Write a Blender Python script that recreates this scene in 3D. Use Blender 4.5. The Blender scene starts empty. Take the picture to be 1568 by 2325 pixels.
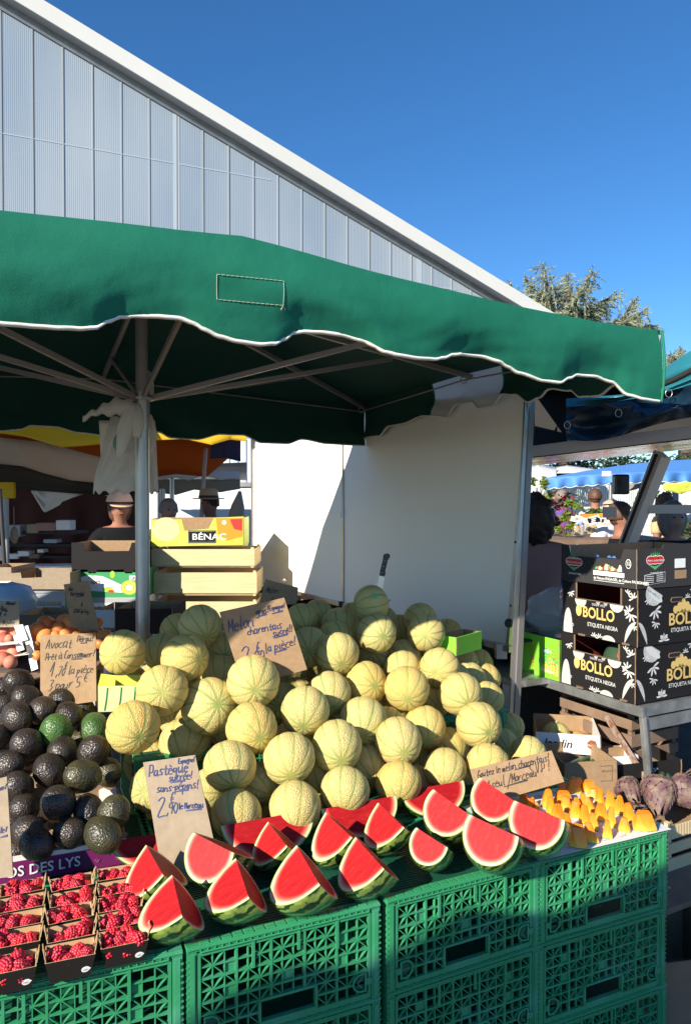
import bpy, bmesh, math, random
from mathutils import Vector, Matrix, Euler, noise
R = math.radians; PI = math.pi
C = bpy.context.scene.collection
SC = bpy.context.scene
# ---------------------------------------------------------------- camera
F = 1690.0; CX = 784.0; CY = 1162.5; CH = 1.70; PITCH = R(1.0)
cam = bpy.data.cameras.new('camera'); camo = bpy.data.objects.new('camera', cam); C.objects.link(camo)
cam.sensor_fit = 'VERTICAL'; cam.sensor_height = 36.0; cam.sensor_width = 24.3; cam.lens = F/2325.0*36.0
cam.clip_start = 0.05; cam.clip_end = 500
camo.location = (0, 0, CH); camo.rotation_euler = (R(90)-PITCH, 0, 0)
SC.camera = camo
SC.render.resolution_x = 690; SC.render.resolution_y = 1024
# ---------------------------------------------------------------- light
SUN_AZ = 39.5      # travel direction of the light, degrees from +Y towards +X
SUN_EL = 26.5
w = bpy.data.worlds.new('World'); SC.world = w; w.use_nodes = True
nt = w.node_tree; bg = nt.nodes['Background']
sky = nt.nodes.new('ShaderNodeTexSky'); sky.sky_type = 'NISHITA'; sky.sun_disc = False
sky.sun_elevation = R(SUN_EL); sky.sun_rotation = R(SUN_AZ+180); sky.altitude = 600; sky.air_density = 1.0
sky.dust_density = 0.0; sky.ozone_density = 6.0
hsv = nt.nodes.new('ShaderNodeHueSaturation'); hsv.inputs['Saturation'].default_value = 1.14; nt.links.new(sky.outputs[0], hsv.inputs['Color']); nt.links.new(hsv.outputs[0], bg.inputs[0]); bg.inputs[1].default_value = 0.10
sl = bpy.data.lights.new('sun', 'SUN'); sl.energy = 5.0; sl.angle = R(0.5); sl.color = (1, .91, .76)
so = bpy.data.objects.new('sun', sl); C.objects.link(so)
sdir = Vector((math.sin(R(SUN_AZ))*math.cos(R(SUN_EL)), math.cos(R(SUN_AZ))*math.cos(R(SUN_EL)), -math.sin(R(SUN_EL))))
so.rotation_euler = sdir.to_track_quat('-Z', 'Y').to_euler(); so.location = (-6, -6, 8)
SC.view_settings.view_transform = 'Standard'; SC.view_settings.look = 'None'
SC.view_settings.exposure = 0.80; SC.view_settings.gamma = 1
SC.cycles.max_bounces = 8; SC.cycles.use_denoising = True
# ---------------------------------------------------------------- helpers
fw = Vector((0, math.cos(PITCH), -math.sin(PITCH))); upv = Vector((0, math.sin(PITCH), math.cos(PITCH))); CAM = Vector((0, 0, CH))
def ray(px, py):
    return Vector((1, 0, 0))*((px-CX)/F) + upv*(-(py-CY)/F) + fw
def U(px, py, y):
    d = ray(px, py); return CAM + d*(y/d.y)
def G(px, py, z):
    d = ray(px, py); return CAM + d*((z-CH)/d.z)
def H(deg): return Vector((math.sin(R(deg)), math.cos(R(deg)), 0))   # heading, degrees from +Y towards +X
ZV = Vector((0, 0, 1))
rnd = random.Random(7)
MATS = {}
def mat(name, col, rough=0.6, metal=0.0, var=None, bump=None, spec=0.5, rand=0.0, trans=0.0, alpha=1.0, coat=0.0, emit=None, sub=0.0, hue=None, stretch=None, translucent=0.0):
    """var=(scale, col2, contrast lo, hi) noise blend; bump=(scale, distance, kind)"""
    m = bpy.data.materials.new(name); m.use_nodes = True; n = m.node_tree; L = n.links
    b = n.nodes['Principled BSDF']; b.inputs['Roughness'].default_value = rough; b.inputs['Metallic'].default_value = metal
    b.inputs['Specular IOR Level'].default_value = spec
    b.inputs['Base Color'].default_value = (*col, 1)
    if coat: b.inputs['Coat Weight'].default_value = coat; b.inputs['Coat Roughness'].default_value = .15
    if trans: b.inputs['Transmission Weight'].default_value = trans
    if alpha < 1: b.inputs['Alpha'].default_value = alpha
    if sub: b.inputs['Subsurface Weight'].default_value = sub; b.inputs['Subsurface Radius'].default_value = (.02, .01, .005); b.inputs['Subsurface Scale'].default_value = .5
    tc = n.nodes.new('ShaderNodeTexCoord'); vec = tc.outputs['Object']
    if stretch:
        mp = n.nodes.new('ShaderNodeMapping'); mp.inputs['Scale'].default_value = stretch; L.new(vec, mp.inputs[0]); vec = mp.outputs[0]
    cur = None
    if var:
        sc, c2, lo, hi = var
        t = n.nodes.new('ShaderNodeTexNoise'); t.inputs['Scale'].default_value = sc; t.inputs['Detail'].default_value = 5; t.inputs['Roughness'].default_value = .6
        L.new(vec, t.inputs['Vector'])
        r = n.nodes.new('ShaderNodeValToRGB'); r.color_ramp.elements[0].position = lo; r.color_ramp.elements[1].position = hi
        r.color_ramp.elements[0].color = (*col, 1); r.color_ramp.elements[1].color = (*c2, 1)
        L.new(t.outputs['Fac'], r.inputs[0]); cur = r.outputs[0]
    if rand:
        oi = n.nodes.new('ShaderNodeObjectInfo'); hs = n.nodes.new('ShaderNodeHueSaturation')
        mr = n.nodes.new('ShaderNodeMapRange'); mr.inputs[3].default_value = 1-rand; mr.inputs[4].default_value = 1+rand
        L.new(oi.outputs['Random'], mr.inputs[0]); L.new(mr.outputs[0], hs.inputs['Value'])
        if cur: L.new(cur, hs.inputs['Color'])
        else: hs.inputs['Color'].default_value = (*col, 1)
        cur = hs.outputs[0]
    if cur: L.new(cur, b.inputs['Base Color'])
    if bump:
        prev = None
        for sc, st, kind in (bump if isinstance(bump, list) else [bump]):
            if kind == 'w':
                t = n.nodes.new('ShaderNodeTexWave'); t.inputs['Scale'].default_value = sc; t.inputs['Distortion'].default_value = 1.5
            else:
                t = n.nodes.new('ShaderNodeTexNoise'); t.inputs['Scale'].default_value = sc; t.inputs['Detail'].default_value = 5
            L.new(vec, t.inputs['Vector'])
            bp = n.nodes.new('ShaderNodeBump'); bp.inputs['Strength'].default_value = 1; bp.inputs['Distance'].default_value = st
            if prev: L.new(prev, bp.inputs['Normal'])
            L.new(t.outputs['Fac'], bp.inputs['Height']); prev = bp.outputs[0]
        L.new(prev, b.inputs['Normal'])
    if emit: b.inputs['Emission Color'].default_value = (*emit[0], 1); b.inputs['Emission Strength'].default_value = emit[1]
    if translucent:
        tr = n.nodes.new('ShaderNodeBsdfTranslucent'); mx = n.nodes.new('ShaderNodeMixShader'); mx.inputs[0].default_value = translucent
        if cur: L.new(cur, tr.inputs[0])
        else: tr.inputs[0].default_value = (*col, 1)
        L.new(b.outputs[0], mx.inputs[1]); L.new(tr.outputs[0], mx.inputs[2]); L.new(mx.outputs[0], n.nodes['Material Output'].inputs[0])
    MATS[name] = m; return m

def thing(name, label, cat, loc=(0, 0, 0), rz=0.0, group=None, kind=None):
    o = bpy.data.objects.new(name, None); C.objects.link(o); o.empty_display_size = .1
    o.location = loc; o.rotation_euler = (0, 0, rz)
    o['label'] = label; o['category'] = cat
    if group: o['group'] = group
    if kind: o['kind'] = kind
    return o
def tag(o, label, cat, group=None):
    o['label'] = label; o['category'] = cat
    if group: o['group'] = group
    return o
def rootof(o):
    while o.parent: o = o.parent
    return o
def tree(o):
    """copy of a thing with its parts and their sub-parts"""
    r = o.copy(); C.objects.link(r)
    for ch in [c for c in bpy.data.objects if c.parent == o]:
        c = ch.copy(); C.objects.link(c); c.parent = r
        for g in [x for x in bpy.data.objects if x.parent == ch]:
            d = g.copy(); C.objects.link(d); d.parent = c
    return r
class MB:
    def __init__(s, T=None):
        s.v = []; s.f = []; s.m = []; s.s = []; s.T = T or Matrix()
    def add(s, vs, fs, m=None, smooth=False):
        b = len(s.v); T = s.T
        s.v += [T @ Vector(p) for p in vs]
        for f in fs: s.f.append([b+i for i in f]); s.m.append(m); s.s.append(smooth)
        return s
    def box(s, c, d, m=None, rot=None):
        hx, hy, hz = d[0]/2, d[1]/2, d[2]/2; c = Vector(c)
        vs = [Vector((x, y, z)) for z in (-hz, hz) for y in (-hy, hy) for x in (-hx, hx)]
        if rot is not None: vs = [rot @ v for v in vs]
        return s.add([c+v for v in vs], [(0, 2, 3, 1), (4, 5, 7, 6), (0, 1, 5, 4), (2, 6, 7, 3), (1, 3, 7, 5), (0, 4, 6, 2)], m)
    def span(s, a, b, m=None):
        return s.box([(a[i]+b[i])/2 for i in range(3)], [abs(b[i]-a[i]) for i in range(3)], m)
    def bar(s, p0, p1, w, h, m=None, up=ZV):
        p0 = Vector(p0); p1 = Vector(p1); d = (p1-p0); x = d.normalized(); y = Vector(up).cross(x)
        if y.length < 1e-4: y = Vector((0, 1, 0)).cross(x)
        y.normalize(); z = x.cross(y); y *= w/2; z *= h/2
        vs = [p0-y-z, p0+y-z, p0+y+z, p0-y+z, p1-y-z, p1+y-z, p1+y+z, p1-y+z]
        return s.add(vs, [(0, 3, 2, 1), (4, 5, 6, 7), (0, 1, 5, 4), (1, 2, 6, 5), (2, 3, 7, 6), (3, 0, 4, 7)], m)
    def tube(s, pts, r, n=8, m=None, caps=True):
        pts = [Vector(p) for p in pts]; rr = r if isinstance(r, (list, tuple)) else [r]*len(pts)
        vs = []; ref = None
        for i, p in enumerate(pts):
            d = (pts[min(i+1, len(pts)-1)]-pts[max(i-1, 0)]).normalized()
            if ref is None: ref = d.orthogonal().normalized()
            x = (ref - d*ref.dot(d)); x = x.normalized() if x.length > 1e-6 else d.orthogonal().normalized(); ref = x; y = d.cross(x)
            vs += [p + (x*math.cos(2*PI*k/n)+y*math.sin(2*PI*k/n))*rr[i] for k in range(n)]
        fs = [(i*n+k, i*n+(k+1) % n, (i+1)*n+(k+1) % n, (i+1)*n+k) for i in range(len(pts)-1) for k in range(n)]
        s.add(vs, fs, m, True)
        if caps: s.add(vs[:n], [list(range(n))[::-1]], m); s.add(vs[-n:], [list(range(n))], m)
        return s
    def lathe(s, prof, n=16, m=None, M=None, smooth=True):
        vs = []
        for (r, z) in prof: vs += [Vector((r*math.cos(2*PI*k/n), r*math.sin(2*PI*k/n), z)) for k in range(n)]
        if M is not None: vs = [M @ v for v in vs]
        fs = [(i*n+k, i*n+(k+1) % n, (i+1)*n+(k+1) % n, (i+1)*n+k) for i in range(len(prof)-1) for k in range(n)]
        return s.add(vs, fs, m, smooth)
    def ball(s, c, r, m=None, nu=12, nv=8, M=None, fn=None):
        c = Vector(c); r = r if isinstance(r, (tuple, list)) else (r, r, r); vs = []
        for j in range(nv+1):
            th = PI*j/nv
            for k in range(nu):
                a = 2*PI*k/nu; d = Vector((math.sin(th)*math.cos(a), math.sin(th)*math.sin(a), math.cos(th)))
                k2 = fn(d) if fn else 1.0
                p = Vector((d.x*r[0], d.y*r[1], d.z*r[2]))*k2
                if M is not None: p = M @ p
                vs.append(c+p)
        fs = [(j*nu+k, (j+1)*nu+k, (j+1)*nu+(k+1) % nu, j*nu+(k+1) % nu) for j in range(nv) for k in range(nu)]
        return s.add(vs, fs, m, True)
    def poly(s, pts, m=None): return s.add(pts, [list(range(len(pts)))], m)
    def prism(s, pts, o, ux, uy, th, m=None):
        """outline pts (2D) in the frame o, ux, uy, given thickness th behind"""
        o = Vector(o); ux = Vector(ux); uy = Vector(uy); nrm = ux.cross(uy).normalized()*th
        a = [o+ux*p[0]+uy*p[1] for p in pts]; b = [p-nrm for p in a]; n = len(a)
        return s.add(a+b, [list(range(n)), list(range(n, 2*n))[::-1]] + [(i, n+i, n+(i+1) % n, (i+1) % n) for i in range(n)], m)
    def grid(s, nu, nv, fn, m=None, smooth=True):
        vs = [fn(i/nu, j/nv) for j in range(nv+1) for i in range(nu+1)]
        return s.add(vs, [(j*(nu+1)+i, j*(nu+1)+i+1, (j+1)*(nu+1)+i+1, (j+1)*(nu+1)+i) for j in range(nv) for i in range(nu)], m, smooth)
    def text(s, t, o, ux, uy, size, m=None, bold=0.0, align='LEFT', sx=1.0, shear=0.0, lift=.0012):
        ux = Vector(ux).normalized(); uy = Vector(uy).normalized(); nrm = ux.cross(uy).normalized(); o = Vector(o)
        vs, fs = text_mesh(t, bold, align, shear)
        return s.add([o+ux*(v[0]*size*sx)+uy*(v[1]*size)+nrm*lift for v in vs], fs, m)
    def write(s, t, o, ux, uy, size, width, m=None, lift=.0008, slant=.25, seed=1, sx=.52):
        """handwriting: marker strokes laid on the board"""
        ux = Vector(ux).normalized(); uy = Vector(uy).normalized(); nrm = ux.cross(uy).normalized(); o = Vector(o)+nrm*lift
        rr = random.Random(seed*31+len(t)); x = 0.0; k = size/6.0
        for ch in t:
            if ch == ' ': x += 3.0*sx; continue
            g = GL.get(ch)
            if g is None: x += 2; continue
            jy = rr.uniform(-.35, .35); sc = rr.uniform(.88, 1.12); wmax = 0
            for st in g.split('|'):
                P = [(float(q[0])*sc, (float(q[1])-3)*sc+jy) for q in st.split()]
                wmax = max(wmax, max(p[0] for p in P))
                Q = []
                for i in range(len(P)-1):
                    p0 = P[max(i-1, 0)]; p1 = P[i]; p2 = P[i+1]; p3 = P[min(i+2, len(P)-1)]
                    for t2 in (0, .34, .67):
                        a = [0.5*((2*p1[c])+(-p0[c]+p2[c])*t2+(2*p0[c]-5*p1[c]+4*p2[c]-p3[c])*t2*t2+(-p0[c]+3*p1[c]-3*p2[c]+p3[c])*t2**3) for c in (0, 1)]
                        Q.append(a)
                Q.append(P[-1])
                W = [o+ux*((x+q[0]*sx+slant*q[1])*k)+uy*(q[1]*k) for q in Q]
                for i in range(len(W)-1):
                    d = W[i+1]-W[i]
                    if d.length < 1e-6: continue
                    e = nrm.cross(d.normalized())*width/2; d2 = d.normalized()*width*.35
                    s.add([W[i]-e-d2, W[i+1]-e+d2, W[i+1]+e+d2, W[i]+e-d2], [(0, 1, 2, 3)], m)
            x += (wmax+1.3)*sx
        return x*k
    def build(s, name, m=None, parent=None, world=False, bevel=0.0, thick=0.0, sub=0, dedupe=False):
        me = bpy.data.meshes.new(name)
        vs = s.v
        if parent is not None and world:
            ro = rootof(parent); inv = (Matrix.Translation(ro.location) @ ro.rotation_euler.to_matrix().to_4x4() @ Matrix.Diagonal((*ro.scale, 1))).inverted()
            vs = [inv @ v for v in vs]
        me.from_pydata([tuple(v) for v in vs], [], s.f)
        names = []
        for x in s.m:
            k = x if x is not None else m
            if k not in names: names.append(k)
        for k in names: me.materials.append(MATS[k] if isinstance(k, str) else k)
        for i, p in enumerate(me.polygons):
            k = s.m[i] if s.m[i] is not None else m
            p.material_index = names.index(k); p.use_smooth = s.s[i]
        if dedupe:
            bm = bmesh.new(); bm.from_mesh(me); bmesh.ops.remove_doubles(bm, verts=bm.verts, dist=1e-5); bmesh.ops.recalc_face_normals(bm, faces=bm.faces); bm.to_mesh(me); bm.free()
        me.update()
        o = bpy.data.objects.new(name, me); C.objects.link(o)
        if parent is not None: o.parent = parent
        if bevel: b = o.modifiers.new('bevel', 'BEVEL'); b.width = bevel; b.segments = 2; b.limit_method = 'ANGLE'
        if thick: b = o.modifiers.new('thick', 'SOLIDIFY'); b.thickness = thick; b.offset = 0
        if sub: b = o.modifiers.new('sub', 'SUBSURF'); b.levels = sub; b.render_levels = sub
        return o
_tc = {}
def text_mesh(t, bold, align, shear):
    k = (t, bold, align, shear)
    if k in _tc: return _tc[k]
    cu = bpy.data.curves.new('txt', 'FONT'); cu.body = t; cu.size = 1.0; cu.offset = bold; cu.align_x = align; cu.shear = shear; cu.resolution_u = 3
    ob = bpy.data.objects.new('txt', cu); me = ob.to_mesh()
    vs = [tuple(v.co) for v in me.vertices]; fs = [tuple(p.vertices) for p in me.polygons]
    ob.to_mesh_clear(); bpy.data.objects.remove(ob); bpy.data.curves.remove(cu)
    _tc[k] = (vs, fs); return vs, fs
GL = {'a': '46 16 04 13 44|46 43 53', 'b': '09 03|05 26 45 43 23 04', 'c': '46 26 04 23 43', 'd': '46 16 04 13 44|49 43 53', 'e': '05 45 36 16 04 13 43',
 'f': '48 39 28 23|06 46', 'g': '46 16 04 24 46 41 20 01', 'h': '09 03|05 26 45 43', 'i': '16 13 23|18 18', 'k': '09 03|46 04 43', 'l': '19 13 23', 'm': '06 03|05 16 25 23|25 36 45 43 53',
 'n': '06 03|05 26 45 43 53', 'o': '26 05 13 34 36 26', 'p': '06 00|05 26 45 34 13 04', 'q': '46 16 04 24 45|46 40 52', 'r': '06 03|04 26 46', 's': '46 26 15 34 33 03', 't': '28 23 43|06 46',
 'u': '06 04 13 34|46 43 53', 'v': '06 23 46', 'z': '06 46 03 43', 'x': '06 43|46 03', 'M': '03 09 25 49 43', 'A': '03 29 43|15 35', 'P': '03 09|09 39 47 35 05', 'C': '49 19 05 13 43',
 'G': '48 29 05 13 43 45 25', 'S': '48 29 07 35 44 13 03', 'E': '49 09 03 43|06 36', 'V': '09 23 49', 'R': '03 09|09 39 47 35 05|25 43', '0': '29 06 23 45 48 29', '1': '05 29 23', '2': '08 29 48 03 43 53', '3': '09 49 26 45 23 03',
 '5': '49 09 06 36 44 23 03', '7': '09 49 13', '9': '47 29 07 26 47 33', '!': '29 15|14 13', ',': '14 02', '.': '13 14', '-': '05 35', '€': '49 29 05 23 43|06 36|05 35', '/': '59 00',
 'é': '05 45 36 16 04 13 43|27 48', 'è': '05 45 36 16 04 13 43|18 37', 'ê': '05 45 36 16 04 13 43|17 28 37', 'à': '46 16 04 13 44|46 43 53|18 37', '_': '02 92'}
def floorvec(v): return Vector((v.x, v.y, 0))
# ================================================================ materials of the large things
mat('asphalt', (.045, .044, .043), .9, var=(3, (.075, .073, .07), .35, .7), bump=(60, .003, 'n'))
mat('green_canvas', (.008, .165, .095), .8, var=(3, (.014, .195, .118), .3, .7), bump=[(260, .0004, 'n'), (5, .006, 'n'), (1.6, .014, 'n')], spec=.3, translucent=.04)
mat('green_underside_shade', (.004, .060, .042), .8)  # darker copy of the canvas green, carries the shade under the parasol
mat('white_canvas', (.72, .70, .66), .8, bump=(120, .0008, 'n'), translucent=.3)
mat('hem_white', (.80, .77, .68), .8, bump=(500, .0008, 'n'))
mat('thread', (.55, .58, .42), .8)
mat('alu', (.42, .41, .40), .38, metal=.85, var=(6, (.55, .54, .52), .3, .7))
mat('alu_paint', (.36, .33, .31), .45, metal=.3)
mat('galv', (.33, .34, .34), .42, metal=.75, var=(14, (.52, .53, .53), .35, .65), bump=(30, .0006, 'n'))
mat('panel_white', (.86, .81, .72), .38, var=(.9, (.89, .85, .77), .3, .7))
mat('rubber', (.03, .03, .03), .6)
mat('fascia', (.66, .65, .60), .55, var=(.6, (.72, .71, .67), .3, .7))
mat('soffit', (.35, .37, .38), .6)
mat('corrugated', (.70, .72, .72), .5)
mat('dark_brown', (.02, .012, .010), .9)
mat('bag_plastic', (.90, .87, .82), .35, bump=(14, .004, 'n'), translucent=.55)
mat('bag_green', (.10, .30, .18), .4)
# polycarbonate sheet: fine vertical flutes, milky
def poly_mat():
    m = bpy.data.materials.new('polycarbonate'); m.use_nodes = True; n = m.node_tree; L = n.links; b = n.nodes['Principled BSDF']
    tc = n.nodes.new('ShaderNodeTexCoord')
    mp = n.nodes.new('ShaderNodeMapping'); mp.inputs['Scale'].default_value = (1, 1, .35); L.new(tc.outputs['Object'], mp.inputs[0])
    t = n.nodes.new('ShaderNodeTexNoise'); t.inputs['Scale'].default_value = .45; t.inputs['Detail'].default_value = 4; L.new(mp.outputs[0], t.inputs['Vector'])
    r = n.nodes.new('ShaderNodeValToRGB'); r.color_ramp.elements[0].position = .35; r.color_ramp.elements[1].position = .68
    r.color_ramp.elements[0].color = (.27, .34, .42, 1); r.color_ramp.elements[1].color = (.40, .45, .50, 1)
    L.new(t.outputs['Fac'], r.inputs[0]); L.new(r.outputs[0], b.inputs['Base Color'])
    sx = n.nodes.new('ShaderNodeSeparateXYZ'); L.new(tc.outputs['Object'], sx.inputs[0])
    mu = n.nodes.new('ShaderNodeMath'); mu.operation = 'MULTIPLY'; mu.inputs[1].default_value = 2*PI/.033; L.new(sx.outputs[0], mu.inputs[0])
    si = n.nodes.new('ShaderNodeMath'); si.operation = 'SINE'; L.new(mu.outputs[0], si.inputs[0])
    bp = n.nodes.new('ShaderNodeBump'); bp.inputs['Distance'].default_value = .0008; bp.inputs['Strength'].default_value = 1
    L.new(si.outputs[0], bp.inputs['Height']); L.new(bp.outputs[0], b.inputs['Normal'])
    b.inputs['Roughness'].default_value = .38; b.inputs['Specular IOR Level'].default_value = .35; MATS['polycarbonate'] = m
poly_mat()
# ================================================================ ground
g = MB(); g.grid(2, 2, lambda u, v: Vector((-150+300*u, -60+300*v, 0)), 'asphalt', False)
o = g.build('ground', 'asphalt'); o['kind'] = 'structure'
# ================================================================ market hall
HA = H(67); W0 = Vector((-5.95, 13.0, 0)); HN = Vector((HA.y, -HA.x, 0))       # wall direction and outward normal
hall = thing('market_hall', 'market hall with a gable wall of milky translucent sheets under a pale sloping verge', 'hall', tuple(W0), R(90-67))
def roofz(s): return 10.28 - s*.397      # s along the wall from W0, metres
pan = MB(); jn = MB(); S0, S1 = -4.0, 11.6; w_ = .5
k = int(S0/w_)
while k*w_ < S1:
    a = k*w_; b = a+w_
    pan.poly([(a+.006, 0, 2.9), (b-.006, 0, 2.9), (b-.006, 0, roofz(b)), (a+.006, 0, roofz(a))], 'polycarbonate')
    jn.span((b-.011, -.012, 2.9), (b+.011, .02, roofz(b)-.05), 'soffit')
    k += 1
pan.build('translucent_sheet', 'polycarbonate', hall)
jn.build('joint_strip', 'soffit', hall)
rl = MB()
for z0, dz in ((8.05, 0), (6.2, 0), (4.4, 0)):
    b = min(S1, (10.28-z0-.3)/.397)
    if b > S0: rl.span((S0, -.004, z0-.05), (b, .03, z0+.05), 'corrugated')
mat('rail_pale', (.43, .49, .55), .4)
rl2 = MB()
for z0 in (8.05, 6.35, 4.7):
    b = min(S1, (10.28-z0-.3)/.397); rl2.span((S0, .05, z0-.04), (b, .12, z0+.04), 'rail_pale')
    rl2.span((S0, -.006, z0-.025), (b, -.001, z0-.005), 'rail_pale')
for s in (3.0, 8.2): rl2.span((s-.06, -.005, 2.9), (s+.06, -.001, roofz(s)-.1), 'rail_pale')
rl2.build('purlin', 'rail_pale', hall)
fa = MB()
def P_(s, y, dz): return Vector((s, y, roofz(s)+dz))
s0, s1 = S0, S1+.5
for (ya, yb, za, zb, mm) in ((-.30, -.27, .0, .30, 'fascia'),):
    fa.add([P_(s0, ya, za), P_(s1, ya, za), P_(s1, ya, zb), P_(s0, ya, zb), P_(s0, yb, za), P_(s1, yb, za), P_(s1, yb, zb), P_(s0, yb, zb)],
           [(0, 1, 2, 3), (7, 6, 5, 4), (3, 2, 6, 7), (1, 0, 4, 5)], mm)
fa.build('verge_board', 'fascia', hall)
sf = MB(); sf.add([P_(s0, -.268, .02), P_(s1, -.268, .02), P_(s1, .05, .02), P_(s0, .05, .02), P_(s0, -.268, .05), P_(s1, -.268, .05), P_(s1, .05, .05), P_(s0, .05, .05)], [(0, 3, 2, 1), (4, 5, 6, 7)], 'soffit')
sf.add([P_(s0, -.03, -.14), P_(s1, -.03, -.14), P_(s1, -.03, .018), P_(s0, -.03, .018)], [(0, 1, 2, 3)], 'alu')
sf.build('soffit', 'soffit', hall)
rf = MB(); rf.add([P_(s0, -.27, .30), P_(s1, -.27, .30), P_(s1, 14, .30), P_(s0, 14, .30), P_(s0, -.27, .26), P_(s1, -.27, .26), P_(s1, 14, .26), P_(s0, 14, .26)], [(0, 1, 2, 3), (7, 6, 5, 4)], 'fascia')
rf.build('roof', 'fascia', hall)
cl = MB(); x = S0
while x < S1:
    for (a, b, y) in ((0, .07, 0), (.07, .09, -.012), (.09, .15, -.03), (.15, .17, -.012)):
        pass
    cl.span((x, 0, 0), (x+.085, .03, 2.88), 'corrugated'); cl.span((x+.085, -.018, 0), (x+.17, .03, 2.88), 'corrugated'); x += .17
cl.build('wall_cladding', 'corrugated', hall)
# ================================================================ green market parasol
fa_ = H(60.5); fb = H(-26.5); PC1 = Vector((1.134, 2.70, 0)); LW, LD = 3.21, 2.27; ZC = 2.309
par = thing('market_parasol', 'large green canvas parasol with scalloped white hem on a grey pole over the melons', 'parasol', (-.83, 3.045, 0))
PCEN = PC1 - fa_*LW/2 + fb*LD/2
def roof_pt(u, v):      # u along the front from the right corner, v in depth
    e = 1-max(abs(2*u-1), abs(2*v-1)); edge = 1-e
    z = ZC + .36*e + .062*edge*max(0, 1-abs(2*u-1)*1.15) + .03*edge*(1-abs(2*v-1))
    z -= .018*abs(math.sin(2*PI*u))*edge
    p = PC1 - fa_*LW*u + fb*LD*v
    z += .008*noise.noise(Vector((u*7, v*7, 1)))
    return Vector((p.x, p.y, z))
rg = MB(); N = 40
for j in range(N):
    for i in range(N):
        c = [(i/N, j/N), ((i+1)/N, j/N), ((i+1)/N, (j+1)/N), (i/N, (j+1)/N)]
        vm = (j+.5)/N
        rg.add([roof_pt(*q) for q in c], [(0, 1, 2, 3)], 'white_canvas' if .05 < vm < .17 else 'green_canvas', True)
canopy = rg.build('canopy', 'green_canvas', par, world=True, dedupe=True)
rg = MB(); N = 24  # extra darker sheet below the roof, standing in for its shade
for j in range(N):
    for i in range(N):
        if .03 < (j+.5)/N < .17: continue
        rg.add([roof_pt(*q)-ZV*.008 for q in [(i/N, j/N), ((i+1)/N, j/N), ((i+1)/N, (j+1)/N), (i/N, (j+1)/N)]], [(0, 1, 2, 3)], 'green_underside_shade', True)
rg.build('roof_shade_sheet', 'green_underside_shade', par, world=True, dedupe=True)
def hem_from(table, P0, d):
    n = Vector((d.y, -d.x, 0)); out = []
    for px, py in table:
        r = ray(px, py); t = (P0-CAM).dot(n)/r.dot(n); p = CAM+r*t
        out.append(((p-P0).dot(d), p.z))
    return sorted(out)
def interp(tb, s):
    if s <= tb[0][0]: return tb[0][1]
    for (a, za), (b, zb) in zip(tb, tb[1:]):
        if s <= b:
            k = (s-a)/(b-a) if b > a else 0; k = k*k*(3-2*k); return za+(zb-za)*k
    return tb[-1][1]
hem_front = [(1485, 911), (1460, 907), (1431, 897), (1401, 866), (1365, 853), (1323, 850), (1300, 858), (1275, 869), (1240, 864), (1185, 846), (1160, 831), (1143, 820), (1100, 807), (1060, 803), (1035, 805), (1010, 813), (987, 817), (940, 815), (900, 809), (867, 800), (845, 785), (825, 773), (780, 760), (740, 754), (700, 752), (675, 754), (650, 770), (627, 781), (590, 783), (540, 776), (500, 765), (465, 749), (440, 733), (410, 722), (370, 718), (320, 715), (280, 716), (255, 726), (220, 742), (180, 744), (120, 742), (60, 738), (0, 734)]
hem_right = [(1407, 876), (1371, 900), (1329, 903), (1305, 888), (1257, 885), (1233, 904), (1209, 914), (1179, 897), (1149, 897), (1125, 921), (1086, 927), (1071, 913), (1041, 918), (1017, 947), (987, 945), (963, 945), (915, 963), (891, 968), (867, 990), (837, 993), (800, 1010)]
hem_far = [(789, 1011), (740, 1008), (684, 998), (648, 1008), (594, 1006), (549, 988), (504, 986), (450, 997), (391, 994), (360, 981), (300, 984), (240, 990), (180, 983), (126, 970), (72, 967), (45, 976), (0, 979), (-60, 982)]
def hem_gen(P0, d, L_):
    return [(L_*i/24, 2.045+.028*math.cos(i*1.9)) for i in range(25)]
sides = [('right', PC1, fb, LD, hem_from(hem_right, PC1, fb), lambda s: (0, s/LD)),
         ('far', PC1+fb*LD, -fa_, LW, hem_from(hem_far, PC1+fb*LD, -fa_), lambda s: (s/LW, 1)),
         ('left', PC1-fa_*LW, fb, LD, hem_gen(PC1, fb, LD), lambda s: (1, s/LD)),
         ('front', PC1, -fa_, LW, hem_from(hem_front, PC1, -fa_), lambda s: (s/LW, 0))]
val = MB(); trim = MB()
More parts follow.
